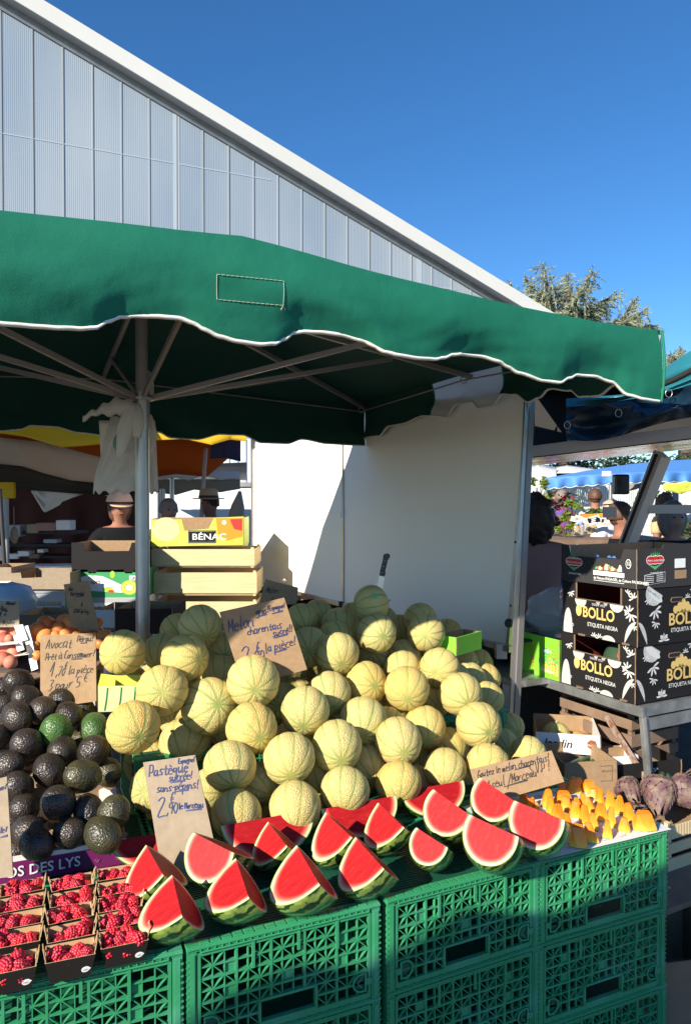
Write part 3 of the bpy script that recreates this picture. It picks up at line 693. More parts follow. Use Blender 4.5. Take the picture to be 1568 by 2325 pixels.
for ci, (rx, ry, hd, what) in enumerate(cols):
    d = H(hd); o0 = Vector((rx, ry, 0))-d*(CL_+.002)
    colframes.append((o0, d, H(hd-90)))
    for lv in range(3):
        c = proto if first else tree(proto); first = False
        c.location = (o0.x, o0.y, .7-(lv+1)*CH_+.0003*(2-lv)); c.rotation_euler = (0, 0, R(90-hd))
        if lv: c.location.x += rnd.uniform(-.004, .004)
        c['label'] = 'green lattice plastic crate %s, %s of its stack' % (what, ord_[lv]); c['group'] = 'green plastic crates the stall is built on'
# second and third rows, mostly hidden under the fruit
behind = ['under the avocado cartons', 'under the left of the melon pile', 'under the middle of the melon pile', 'under the right of the melon pile']
for ci, (o0, d, bd) in enumerate(colframes):
    p = o0+bd*(CD_+.006)
    for lv in range(1):
        c = tree(proto); c.location = (p.x, p.y, .7-CH_-lv*CH_); c.rotation_euler = (0, 0, math.atan2(d.y, d.x))
        c['label'] = 'green lattice plastic crate in the second row %s' % behind[ci]; c['group'] = 'green plastic crates the stall is built on'
for ci, (o0, d, bd) in enumerate(colframes[1:]):
    p = o0+bd*(2*CD_+.012)
    c = tree(proto); c.location = (p.x, p.y, .86-CH_); c.rotation_euler = (0, 0, math.atan2(d.y, d.x))
    c['label'] = 'raised green lattice crate in the third row %s' % behind[ci+1]; c['group'] = 'green plastic crates the stall is built on'
# trestle boards under the second rows
trs = thing('trestle_table', 'low grey trestle table carrying the rear green crates', 'table', (-.2, 2.5, 0))
m = MB(); m.bar(G(0, 0, 0)*0+Vector((-.95, 2.02, .445)), Vector((.78, 2.80, .445)), .75, .03, 'galv'); m.build('table_top', 'galv', trs, world=True)
for (x, y) in ((-.85, 2.1), (.62, 2.74), (-.95, 2.3), (.5, 3.0)):
    m = MB(); m.span((x-.015, y-.015, 0), (x+.015, y+.015, .43), 'galv'); m.build('leg', 'galv', trs, world=True)
# ================================================================ melons
def melon_mesh(n=2):
    m = MB(); nu, nv = 50, 26; vs = []
    for j in range(nv+1):
        th = PI*j/nv
        for k in range(nu):
            a = 2*PI*k/nu; c = abs(math.cos(5*a)); rib = 1-.030*max(0, (c-.78)/.22)*max(0.0, math.sin(th))**.6
            r = .5*(1-.02*math.cos(2*th)); dz = -.02*math.exp(-(th/.25)**2)-.016*math.exp(-((PI-th)/.2)**2)
            vs.append(Vector((r*rib*math.sin(th)*math.cos(a), r*rib*math.sin(th)*math.sin(a), (r+dz)*math.cos(th)*.97)))
    m.add(vs, [(j*nu+k, (j+1)*nu+k, (j+1)*nu+(k+1) % nu, j*nu+(k+1) % nu) for j in range(nv) for k in range(nu)], 'melon_rind', True)
    return m
mm = MB(); q = melon_mesh(); q.v = [v*.155 for v in q.v]
MR = q.build('melon', 'melon_rind'); sm = MB(); sm.tube([(0, 0, .071), (.001, 0, .077), (.004, 0, .084)], [.007, .005, .0045], 7, 'stem'); ST = sm.build('stem', 'stem', MR)
# (px, py, diameter px, layer 0 = on top, 1 = underneath)  + optional label hint
ML = [(575,1547,114,0),(571,1654,112,0),(693,1613,111,0),(656,1722,115,0),(764,1694,112,0),(522,1740,114,0),(766,1484,98,0),(747,1574,98,.5),(831,1553,96,.7),(923,1563,100,0),
(824,1637,104,.3),(904,1683,105,0),(963,1651,94,.4),(998,1516,91,0),(913,1520,84,.6),(915,1490,78,1),(854,1438,88,0),(841,1483,76,1),(770,1421,80,.8),(763,1452,82,.7),(701,1469,90,.3),
(683,1408,74,.3),(722,1393,64,1),(953,1406,74,.5),(967,1437,82,0),(903,1430,68,1),(658,1525,72,1),(712,1530,62,1),(640,1590,82,1),(890,1612,76,1),(983,1592,80,1),(783,1795,110,0),(904,1778,104,0),(833,1742,98,1),
(670,1834,113,0),(537,1850,113,0),(590,1780,100,.8),(715,1768,95,1),(1010,1745,92,0),(948,1730,78,1),(1018,1697,90,.6),(279,1481,100,0),(454,1421,97,0),(420,1495,110,0),(369,1567,112,0),(476,1603,126,.1),(303,1651,117,0),(420,1686,113,.2),
(335,1730,105,.6),(348,1790,100,.6),(368,1872,84,.8),(368,1480,86,.8),(402,1432,78,1),(498,1530,84,.7),(500,1475,80,1),(300,1545,70,1),(405,1630,86,1),(490,1668,84,1),(478,1790,92,.9),(440,1548,74,1),
(1045,1576,97,0),(1086,1645,99,0),(1103,1585,80,1),(1156,1652,66,.6),(1198,1712,84,.3),(1107,1737,100,.2),(1137,1690,72,1),(985,1474,72,.8),(620,1700,80,1),(735,1660,84,1),(860,1700,76,1),(560,1720,70,1),(805,1440,60,1),(842,1371,86,0),
(615,1480,80,1),(560,1440,80,1),(620,1420,74,1),(800,1398,60,1),(870,1405,58,1),(440,1760,90,1),(620,1620,70,1),(1060,1690,70,1)]
mel = []
for gy in range(1440, 1860, 34):
    for gx in range(300, 1180, 34):
        xx = gx+(17 if (gy//34) % 2 else 0)
        lo = 300+max(0, (gy-1760))*1.2+max(0, 1520-gy)*1.2; hi = 1130-max(0, 1560-gy)*.9-max(0, gy-1720)*1.3
        if gy > 1800: hi = 800
        if lo < xx < hi and all(math.hypot(xx-m_[0], gy-m_[1]) > 30 for m_ in ML): ML.append((xx, gy, 84-(1860-gy)*.03, 1.7))
def solve_melons():
    P = []
    for (px, py, d, ly) in ML:
        r0 = ray(px, py); s1 = r0.dot(Vector((-.407, .914, 0)))
        # plane z = .82 + .6 (s - 2.05)
        y = (.82-.6*2.05-CH)/(r0.z-.6*s1); yd = F*.152/d*math.hypot(1, 0)
        t = .72*y+.28*yd+ly*.085 if ly < 1.5 else y+.10; 
        if (px, py) == (842, 1371): t = 3.0
        P.append([r0, t, d, ly, d*.5/F/ (1+((px-CX)/F)**2*.25)])
    for it in range(80):
        mv = 0
        for i in range(len(P)):
            for j in range(i):
                a, b = P[i], P[j]; pa = CAM+a[0]*a[1]; pb = CAM+b[0]*b[1]
                ra = a[4]*a[1]; rb = b[4]*b[1]; dd = (pa-pb).length; gap = (ra+rb)*.965-dd
                if gap > 0:
                    w = a if (a[3] > b[3] or (a[3] == b[3] and a[1] > b[1])) else b
                    o_ = b if w is a else a
                    w[1] += gap*.35+.0005; o_[1] -= gap*.05; mv += gap
        if mv < .002: break
    return P
for (r0, t, d, ly, k) in solve_melons():
    mel.append((CAM+r0*t, 2*k*t))
rr = random.Random(5)
fixed = {0: (.1, -.35), 1: (.4, -.45), 2: (-.1, -.95), 3: (.1, -.95), 4: (.25, -.7), 5: (.25, -1.1), 6: (.3, -.75), 9: (.05, -.65), 11: (.3, -.6), 12: (.2, -.8), 44: (.0, -.1), 45: (.3, .05), 46: (.3, -.5), 42: (.4, -.7), 61: (.6, -.4), 60: (.5, -.6), 34: (0, -1.4), 31: (-.1, -1.4), 32: (0, -1.4), 38: (0, -1.4), 35: (.1, -1.3)}
shade_words = {}
def orient(o, p, i):
    fx, fz = fixed.get(i, (rr.uniform(-.5, .9), rr.uniform(-1.3, .1)))
    d = (CAM-p).normalized(); rt = Vector((1, 0, 0)); u_ = rt.cross(d)*-1
    u_ = Vector((0, 0, 1))-d*d.z; u_.normalize(); rt = u_.cross(d)
    ax = (d + rt*fx*1.0 + u_*fz*1.0).normalized()          # blossom end (-Z) direction
    qn = (-ax).to_track_quat('Z', 'Y'); o.rotation_mode = 'QUATERNION'
    from mathutils import Quaternion
    o.rotation_quaternion = qn @ Quaternion((0, 0, 1), rr.uniform(0, 6.28))
pos_words = []
for i, (p, dm) in enumerate(mel):
    if i == 0: o, s_ = MR, ST
    else: o = MR.copy(); C.objects.link(o); s_ = ST.copy(); C.objects.link(s_); s_.parent = o
    o.location = p; k = dm/.152; e = rr.uniform(.96, 1.04)
    o.scale = (k*rr.uniform(.96, 1.04), k*rr.uniform(.96, 1.04), k*(.5+.5*e)*rr.uniform(.93, 1.08)); orient(o, p, i); 
    px, py = ML[i][:2]
    tag(o, 'x', 'melon', 'cantaloupe melons heaped in the big pile')
    mel[i] = (o, px, py)
MEL_KNIFE = [m_ for m_ in mel if (m_[1], m_[2]) == (842, 1371)][0][0]
from mathutils import Quaternion
MEL_KNIFE.rotation_quaternion = Vector((1, .25, .15)).to_track_quat('Z', 'Y')
# kitchen knife stuck in the topmost melon
kp = MEL_KNIFE.location.copy(); ky = kp.y
knife = thing('kitchen_knife', 'black handled kitchen knife stuck upright in the topmost melon', 'knife', tuple(kp))
b0 = U(858, 1350, ky); b1 = U(866, 1308, ky); h1 = U(869, 1262, ky)
ux = (b1-b0).normalized(); uy = ZV.cross(ux).normalized(); sdv = Vector((1, -.15, 0)); sdv = (sdv-ux*sdv.dot(ux)).normalized()
m = MB(); m.prism([(-.10, .002), (-.05, -.010), (.0, -.013), (.075, -.013), (.078, .010), (-.05, .010)], b0-ux*.0, ux, -sdv, .0018, 'steel_blade'); m.build('blade', 'steel_blade', knife, world=True)
m = MB(); L_ = (h1-b1).length
m.prism([(0, -.011), (.012, -.014), (.02, -.010), (L_*.45, -.011), (L_*.8, -.012), (L_, -.019), (L_+.010, -.015), (L_+.012, -.003), (L_+.004, .009), (L_*.7, .008), (L_*.3, .010), (0, .010)], b1+uy*.007, ux, -sdv, .015, 'plastic_black'); m.build('handle', 'plastic_black', knife, world=True, bevel=.002)
m = MB()
for k in (.2, .5, .78): m.ball(b1+ux*(L_*k)-Vector((0, .0115, 0)), .0028, 'steel_blade', 8, 6)
m.build('rivets', 'steel_blade', knife, world=True)
stk = MB(); c_ = MEL_KNIFE.location
r0 = ray(850, 1353)
m = MB(); hit = U(850, 1353, ky); dirn = ((CAM-hit).normalized()*1.0+Vector((.0, 0, .25))).normalized(); pp = c_+(hit-c_)*1.0
nrm = (pp-c_); nrm = nrm+(CAM-c_).normalized()*math.sqrt(max(0, (.076*MEL_KNIFE.scale[0])**2-nrm.length**2)); nn = nrm.normalized(); e1 = nn.orthogonal().normalized(); e2 = nn.cross(e1)
RS = .0795*MEL_KNIFE.scale[0]; m.grid(8, 4, lambda u, v: c_+(nn+ (e1*math.cos(u*2*PI)+e2*math.sin(u*2*PI))*(v*.17)).normalized()*RS, 'sticker_green'); o = m.build('fruit_sticker', 'sticker_green'); tag(o, 'round green sticker on the topmost melon', 'sticker')
# ================================================================ watermelon pieces
def Z5(x, y): return (235.2+.45*x, 1724.8+.45*y)
def Z6(x, y): return (862.4+.45*x, 1724.8+.45*y)
def cut_ball(name, planes, seed, elong=1.0):
    """unit ball with planes cut off; cut faces carry flesh, the rest rind"""
    bm = bmesh.new(); bmesh.ops.create_uvsphere(bm, u_segments=56, v_segments=36, radius=1.0)
    for f in bm.faces: f.material_index = 0; f.smooth = True
    for n, h in planes:
        geom = bm.verts[:]+bm.edges[:]+bm.faces[:]
        r = bmesh.ops.bisect_plane(bm, geom=geom, plane_co=Vector(n)*h, plane_no=Vector(n), clear_outer=True)
        eds = [e for e in r['geom_cut'] if isinstance(e, bmesh.types.BMEdge)]
        fr = bmesh.ops.edgenet_fill(bm, edges=eds)
        for f in fr['faces']: f.material_index = 1; f.smooth = False
    me = bpy.data.meshes.new(name); bm.normal_update(); bm.to_mesh(me); bm.free()
    me.materials.append(MATS['watermelon_rind']); me.materials.append(MATS['watermelon_flesh'])
    return me
def split_mesh(me, name, idx):
    bm = bmesh.new(); bm.from_mesh(me); bmesh.ops.delete(bm, geom=[f for f in bm.faces if f.material_index != idx], context='FACES')
    for f in bm.faces: f.material_index = 0
    m2 = bpy.data.meshes.new(name); bm.to_mesh(m2); bm.free(); m2.materials.append(MATS['watermelon_rind' if idx == 0 else 'watermelon_flesh']); return m2
from mathutils import Quaternion
MF = cut_ball('watermelon_piece', [((0, -1, 0), .2422), ((1, 0, 0), -.10)], 1)
MG = cut_ball('watermelon_piece_low', [((0, -1, 0), .4487), ((1, 0, 0), .2647)], 3)
MT = cut_ball('watermelon_long', [((0, -1, 0), .03), ((0, .35, .94), -.02)], 2)
PG = (split_mesh(MG, 'rind', 0), split_mesh(MG, 'flesh', 1))
Q1 = Quaternion((-.7777, .5166, .344, .1003)); Q2 = Quaternion((-.8045, .3272, .4954, -.0179)); VIEW = Vector((0, -math.cos(R(28)), math.sin(R(28))))
PF = (split_mesh(MF, 'rind', 0), split_mesh(MF, 'flesh', 1)); PT = (split_mesh(MT, 'rind', 0), split_mesh(MT, 'flesh', 1))
def frame_q(X, Y, Z): return Matrix((X, Y, Z)).transposed().to_quaternion()
def place_piece(px, py, rpx, q, sc, meshes, label, z0=.705, kz=.9):
    y = 2.0
    for _ in range(12): Rr = rpx*y/F; y = G(px, py, z0+kz*Rr).y
    Rr = rpx*y/F; p = G(px, py, z0+kz*Rr)
    t = thing('watermelon_slice', label, 'watermelon slice', tuple(p), 0, 'cut watermelon pieces wrapped in film')
    t.rotation_mode = 'QUATERNION'; t.rotation_quaternion = q; t.scale = tuple(Rr*s_ for s_ in sc)
    for nm, me in zip(('rind', 'flesh'), meshes):
        o = bpy.data.objects.new(nm, me); C.objects.link(o); o.parent = t
    return t
def film(t, seed):
    """clear film gathered over the rind"""
    m = MB(); vs = []; nu, nv = 26, 18; ok = []
    for j in range(nv+1):
        for i in range(nu+1):
            a = 2*PI*i/nu; b = .15+PI*.62*j/nv; d = Vector((-math.cos(b)*.2+math.sin(b)*math.sin(a)*.9, math.sin(b)*math.cos(a), -math.cos(b)*1.0)).normalized()
            vs.append(d*(1.025+.06*abs(noise.noise(Vector((d.x*4+seed*3, d.y*4, d.z*4+seed*2.1)))))); ok.append(d)
    mp = t.children[0].data if t.children else None
    hf_, hr_ = (.2422, -.10) if t['pk'] == 1 else (.4487, .2647)
    keep = [d.y > -hf_-.03 and d.x < hr_+.03 for d in ok]
    fs = [(j*(nu+1)+i, j*(nu+1)+i+1, (j+1)*(nu+1)+i+1, (j+1)*(nu+1)+i) for j in range(nv) for i in range(nu)]
    m.add(vs, [f for f in fs if all(keep[k] for k in f)], 'cling_film', True)
    return m.build('cling_film', 'cling_film', t)
FP = [((320,590),(425,770),5,'front left corner piece beside the raspberries'), ((190,432),(330,572),5,'behind the corner piece at the raspberries'), ((650,503),(748,680),5,'second from the raspberries in the front row'),
 ((965,435),(1090,615),5,'pale green rind, middle of the front row'), ((1270,392),(1400,540),5,'right of the middle piece of the front row'), ((455,380),(668,474),5,'right of the foot of the tall price card'),
 ((820,313),(930,432),5,'small one between the long piece and the middle front piece'), ((1115,265),(1245,388),5,'in the middle row below the second long piece'), ((1385,215),(1500,340),5,'middle row, at the right end of the second long piece'),
 ((180,352),(320,445),6,'smallest of the front row, over the crate gap'), ((265,163),(430,290),6,'in front of the right long piece'), ((445,290),(655,395),6,'broad one at the front of the third crate'), ((500,103),(655,225),6,'just below the tasting notice'), ((670,220),(880,314),6,'broad one next to the orange tasting cubes')]
for i, (A, O_, z, lab) in enumerate(FP):
    ZZ = Z5 if z == 5 else Z6; a = Vector(ZZ(*A)); b = Vector(ZZ(*O_)); d = b-a; c = d.length*1.07; slope = math.atan2(d.y, d.x)
    if slope > R(41): q, Rp, sc, mp_, s0, l0, cx_, cy_, zm = Q1, 95.35, (1.3122, .9588, .75), PF, R(54.8), 104.0, 50.4, 43.8, 105.5
    else: q, Rp, sc, mp_, s0, l0, cx_, cy_, zm = Q2, 81.7, (.8192, 1.3278, .7586), PG, R(31.7), 102.0, 48.1, 47.1, 80.9
    k = c/l0; da = slope-s0; ca, sa = math.cos(da), math.sin(da)
    t = place_piece(a.x+k*(cx_*ca-cy_*sa), a.y+k*(cx_*sa+cy_*ca), Rp*k, Quaternion(VIEW, -da) @ q, sc, mp_, 'red watermelon slice, %s' % lab, kz=zm/Rp)
    t['pk'] = 1 if mp_ is PF else 2; film(t, i+1); del t['pk']
XA = H(66); nb_ = (H(156)*.80+ZV*.60).normalized(); QT = frame_q(XA, -nb_, XA.cross(-nb_))
for i, (A, B, z, lab) in enumerate([((600,322),(1050,252),5,'long red watermelon slice behind the middle of the front row'), ((1092,232),(1482,190),5,'long red watermelon slice at the second crate gap, before the melons'), ((85,165),(430,95),6,'long red watermelon slice nearest to the tasting notice'), ((55,410),(400,340),5,'long red watermelon slice behind the tall price card foot')]):
    ZZ = Z5 if z == 5 else Z6; a = Vector(ZZ(*A)); b = Vector(ZZ(*B)); d = b-a; c = d.length; dn = d.normalized(); pr = Vector((-dn.y, dn.x))
    rho = c*.54; ctr = (a+b)/2+pr*(c*.01)
    place_piece(ctr.x, ctr.y, rho, QT, (1.0, .80, .80), PT, lab, kz=.70)
# ================================================================ tasting cubes on printed paper
def cube_mat():
    m, n, L, b = nodes('melon_flesh'); tc = n.nodes.new('ShaderNodeTexCoord'); se = n.nodes.new('ShaderNodeSeparateXYZ'); L.new(tc.outputs['Object'], se.inputs[0])
    nz = n.nodes.new('ShaderNodeTexNoise'); nz.inputs['Scale'].default_value = 60; nz.inputs['Detail'].default_value = 4; L.new(tc.outputs['Object'], nz.inputs['Vector'])
    h = mth(n, L, 'ADD', se.outputs[2], mth(n, L, 'MULTIPLY', mth(n, L, 'SUBTRACT', nz.outputs['Fac'], .5), .006))
    col = ramp(n, L, mth(n, L, 'MULTIPLY', h, 22.0), [(.0, (.25, .36, .06)), (.05, (.60, .52, .08)), (.16, (.86, .42, .04)), (.45, (.88, .30, .018)), (.9, (.82, .22, .012))])
    L.new(col, b.inputs['Base Color']); b.inputs['Roughness'].default_value = .35; b.inputs['Subsurface Weight'].default_value = .25; b.inputs['Subsurface Radius'].default_value = (.02, .008, .002); b.inputs['Subsurface Scale'].default_value = .3
    bp = n.nodes.new('ShaderNodeBump'); bp.inputs['Distance'].default_value = .0015; L.new(nz.outputs['Fac'], bp.inputs['Height']); L.new(bp.outputs[0], b.inputs['Normal'])
cube_mat()
mat('paper', (.66, .67, .66), .7, var=(5, (.70, .71, .70), .3, .7)); mat('paper_print', (.42, .52, .50), .8)
o4, d4, b4 = colframes[3]
psh = MB(); 
def p4(u, v, z=.704): q = o4+d4*u+b4*v; return Vector((q.x, q.y, z))
def pfn(u, v):
    U_ = -.004+u*(CL_+.012); V_ = -.008+v*(CD_*.98)
    q = p4(U_, V_); q.z = .7045+.0012*noise.noise(Vector((u*4, v*4, 2)))+(.0008 if 0 < v < 1 else 0)+.003*max(0, v-.85)
    return q
psh.grid(24, 20, pfn, 'paper')
prr = random.Random(3)
for i in range(7):
    for j in range(6):
        u = .03+i*.068+(.03 if j % 2 else 0); v = .025+j*.065
        if u > CL_-.03: continue
        bp_ = p4(u, v, .7068)
        for k in range(3):
            pts = [bp_+d4*(x*.011+k*.008)+b4*(.010*math.sin(x*3.0+k)) for x in (0, .35, .7, 1, 1.4)]
            for a, b in zip(pts, pts[1:]): psh.bar(a, b, .0016, .0002, 'paper_print')
        psh.bar(bp_-b4*.013, bp_-b4*.013+d4*.03, .002, .0002, 'paper_print')
o = psh.build('printed_paper', 'paper', thick=0); tag(o, 'pale printed wrapping paper under the orange tasting cubes', 'paper')
cubes = []
def cube_mesh(seed, kind):
    rr = random.Random(seed); bm = bmesh.new()
    if kind == 0:   # tall sliver
        B = [(-.5, -.45), (.5, -.45), (.45, .4), (-.45, .45)]; T = [(-.18, -.22), (.2, -.25), (.16, .18), (-.15, .2)]
    elif kind == 1:  # leaning
        B = [(-.5, -.4), (.5, -.4), (.5, .4), (-.5, .4)]; T = [(-.42, -.22), (.02, -.25), (.0, .2), (-.4, .2)]
    else:           # wide trapezium
        B = [(-.5, -.32), (.5, -.32), (.5, .32), (-.5, .32)]; T = [(-.26, -.2), (.26, -.2), (.22, .18), (-.2, .16)]
    vs = []
    for x, y in B: vs.append(bm.verts.new((x+rr.uniform(-.05, .05), y+rr.uniform(-.05, .05), 0)))
    for x, y in B: vs.append(bm.verts.new(((x+rr.uniform(-.04, .04))*.98, (y+rr.uniform(-.04, .04))*.98, .12)))
    for x, y in T: vs.append(bm.verts.new((x+rr.uniform(-.07, .07), y+rr.uniform(-.07, .07), 1+rr.uniform(-.12, .08))))
    vs.append(bm.verts.new((0, -.5, .05)))
    bmesh.ops.convex_hull(bm, input=bm.verts)
    bmesh.ops.bevel(bm, geom=bm.edges[:], offset=.05, segments=2, affect='EDGES', clamp_overlap=True)
    for v in bm.verts: v.co = Vector((v.co.x*.036, v.co.y*.036, v.co.z*.045))
    me = bpy.data.meshes.new('tasting_cube'); bm.to_mesh(me); bm.free(); me.materials.append(MATS['melon_flesh'])
    for p in me.polygons: p.use_smooth = False
    return me
CM = [cube_mesh(i, i % 3) for i in range(6)]
CB = [(640,665,175,205,2),(765,622,130,190,1),(925,582,90,172,0),(1085,522,115,140,2),(1275,500,205,172,2),(545,545,105,205,1),(785,505,105,165,0),(960,470,85,185,0),(1145,422,105,165,1),(700,436,95,165,0),(862,411,118,155,2),(610,378,105,145,0),(440,412,125,150,2),(755,335,115,140,1),(1058,352,80,170,1),(1012,356,50,140,0),(950,302,95,150,2),(525,315,118,135,2),(375,345,85,165,0),(850,262,85,170,2),(690,275,90,125,0),(350,282,120,185,2),(500,250,165,115,2),(600,145,150,150,2),(745,135,130,105,2),(785,192,110,85,2),(500,130,105,82,2),(125,250,95,125,1),(180,300,85,90,2),(238,312,55,65,0),(205,280,45,90,0),(665,110,80,110,1),(830,190,80,95,2),(12,250,60,45,2),(640,300,70,100,1),(700,335,70,90,0)]
for i, (x, yb, w_, h_, kd) in enumerate(CB):
    px, py = 1160.3+.235*x, 1764+.235*yb; p = G(px, py, .7065); k = p.y/F*.235
    me = CM[kd if i % 2 else kd+3]
    o = bpy.data.objects.new('tasting_cube', me); C.objects.link(o); o.location = p; o.rotation_euler = (0, 0, rnd.uniform(-.35, .35))
    o.scale = (w_*k/.036*1.02, w_*k/.036*.85, h_*k/.045*1.0)
    rowk = 'front edge' if yb > 480 else ('middle' if yb > 290 else 'back')
    side = 'beside the red slices' if x < 450 else ('towards the table leg' if x > 900 else 'halfway along the sheet')
    tag(o, 'orange melon tasting cube at the %s of the paper sheet, %s' % (rowk, side), 'melon cube', 'orange melon tasting cubes %s, %s' % (rowk, side))
# ================================================================ cardboard price cards
def card(label, TL, TR, BR, BL, yb, yt, lines, ink='ink_blue', board='kraft', name='price_card', curl=.0008, width=.0024):
    """lines: (text, x, y, size) in card fractions (x right, y down), size in fractions of the width"""
    a = U(*TL, yt); b = U(*TR, yt+.0); c_ = U(*BR, yb); d = U(*BL, yb)
    t = thing(name, label, 'price card', tuple((c_+d)/2), 0, 'handwritten cardboard cards')
    n_ = (b-a).cross(a-d).normalized(); n_ = n_ if n_.dot(CAM-a) > 0 else -n_
    m = MB()
    def fp(u, v, off=0):
        p = (a*(1-u)+b*u)*(1-v)+(d*(1-u)+c_*u)*v
        return p+n_*(curl*math.sin(u*PI)*1.0+off)
    NU, NV = 8, 6
    m.grid(NU, NV, lambda u, v: fp(u, v), board); m.grid(NU, NV, lambda u, v: fp(1-u, v, -.004), board)
    rim = [fp(i/NU, 0) for i in range(NU+1)]+[fp(1, i/NV) for i in range(1, NV+1)]+[fp(1-i/NU, 1) for i in range(1, NU+1)]+[fp(0, 1-i/NV) for i in range(1, NV)]
    rim2 = [q-n_*.004 for q in rim]; N_ = len(rim)
    m.add(rim+rim2, [(i, i+N_, (i+1) % N_+N_, (i+1) % N_) for i in range(N_)], 'kraft_edge')
    m.build('board', board, t, world=True)
    m = MB(); W_ = (b-a).length
    for k, (s, x, y, sz) in enumerate(lines):
        ux = ((b-a)*(1-y)+(c_-d)*y).normalized(); uy = ((a-d)*(1-x)+(b-c_)*x).normalized()
        uy = (uy - ux*uy.dot(ux)*.0).normalized(); o_ = fp(x, y)+n_*(.0016)
        if s.startswith('_'): L_ = float(s[1:])*W_; m.add([o_-uy*width*.4, o_+ux*L_-uy*width*.4, o_+ux*L_+uy*width*.4+uy*.004, o_+uy*width*.6], [(0, 1, 2, 3)], ink)
        else:
            # keep letters on the curved face
            L_ = MB().write(s, o_, ux, uy, sz*W_, width, ink, seed=k+len(s)); sz = min(sz, sz*(.97-x)*W_/L_)
            m.write(s, o_, ux, uy, sz*W_, width*(1.0 if sz < .2 else 1.25), ink, seed=k+len(s)); 
    hh_ = (a-d).length; ux0 = (b-a).normalized(); uy0 = (a-d).normalized()
    def onto(q):
        v = max(0, min(1, (a-q).dot(uy0)/hh_)); lft = a*(1-v)+d*v; rgt = b*(1-v)+c_*v; u = max(0, min(1, (q-lft).dot((rgt-lft).normalized())/(rgt-lft).length))
        s_ = lft*(1-u)+rgt*u; return q-n_*((q-s_).dot(n_))+n_*(curl*math.sin(u*PI)+.0016)
    m.v = [onto(q) for q in m.v]
    m.build('handwriting', ink, t, world=True)
    return t
card('brown card for big cantaloupe melons at 2,90 euro, stuck in the melon pile', (498,1390), (645,1357), (697,1520), (552,1560), 2.545, 2.53,
     [('Melon', .05, .27, .19), ('gros!', .52, .14, .095), ('_.13', .54, .165, 0), ('Espagne!', .73, .12, .08), ('_.17', .75, .17, 0), ('charentais', .30, .37, .115), ('sucré!!', .66, .46, .12), ('_.22', .66, .485, 0), ('2', .08, .76, .30), (',90', .25, .74, .17), ('€', .36, .60, .13), ('la pièce!', .48, .64, .14), ('_.2', .60, .67, 0)], width=.0027)
card('brown card for avocados at 1,70 euro each or three for 5 euro', (92,1442), (218,1437), (219,1592), (92,1610), 2.56, 2.62,
     [('Avocat', .10, .19, .17), ('Pérou!', .66, .12, .11), ('_.12', .72, .145, 0), ('Prêt à Consommer!', .09, .345, .125), ('_.2', .55, .37, 0), ('1', .16, .57, .24), ('€', .44, .48, .11), (',70', .28, .58, .14), ('la pièce', .50, .57, .14), ('3 pour 5', .14, .765, .18), ('€', .78, .69, .14)], ink='ink_black', board='kraft', width=.0022)
card('tall grey brown card for seedless watermelon at 2,90 euro a piece', (325,1731), (443,1714), (505,2000), (371,2003), 1.93, 2.02,
     [('Pastèque', .07, .125, .20), ('Espagne!', .66, .05, .09), ('sucrée!', .42, .185, .14), ('_.28', .44, .20, 0), ('sans-pépins!', .16, .265, .15), ('_.25', .5, .278, 0), ('2', .10, .46, .36), ('€', .38, .36, .16), (',90', .27, .455, .18), ('le Morceau', .50, .42, .15), ('_.3', .62, .44, 0)], board='kraft_pale', width=.0024)
card('wide brown card inviting to taste the melon, behind the orange cubes', (1067,1747), (1251,1704), (1280,1775), (1088,1830), 2.37, 2.40,
     [('Goutez le melon charentais!', .06, .26, .078), ('_.20', .50, .30, 0), ('1 seul /Morceau', .14, .62, .095), ('_.3', .32, .68, 0), ('S.V.P !', .66, .56, .11)], ink='ink_black', width=.0022)
card('dark shaded card standing behind the pile beside the wooden crates', (603,1315), (677,1334), (673,1372), (588,1372), 3.22, 3.26, [('Melon', .1, .5, .17), ('la pièce', .3, .85, .12)], ink='ink_black', board='kraft')
card('dark narrow card leaning over the apricots, fruit sold by the kilo', (145,1327), (201,1318), (226,1432), (163,1425), 2.94, 3.02, [('du', .15, .16, .16), ('Portugal', .2, .28, .15), ('_.3', .4, .31, 0), ('€', .52, .52, .16), ('3.50 le kg', .18, .66, .16)], ink='ink_black', board='kraft')
card('grey card with a price of 1 euro a piece standing in the peaches', (-20,1364), (44,1364), (44,1424), (-20,1424), 2.86, 2.90, [('Pérou!', .55, .16, .12), ('Rca', .35, .36, .14), ('_.2', .4, .40, 0), ('1', .30, .62, .2), ('€', .48, .58, .14), ('la pièce', .42, .88, .13)], ink='ink_black', board='kraft_pale')
card('pale brown card cut by the picture edge, behind the raspberries', (-60,1782), (16,1763), (30,1990), (-50,2000), 1.80, 1.86, [('nce !', .72, .12, .12), ('le !', .72, .55, .14), ('_.2', .72, .60, 0)], board='kraft_pale')
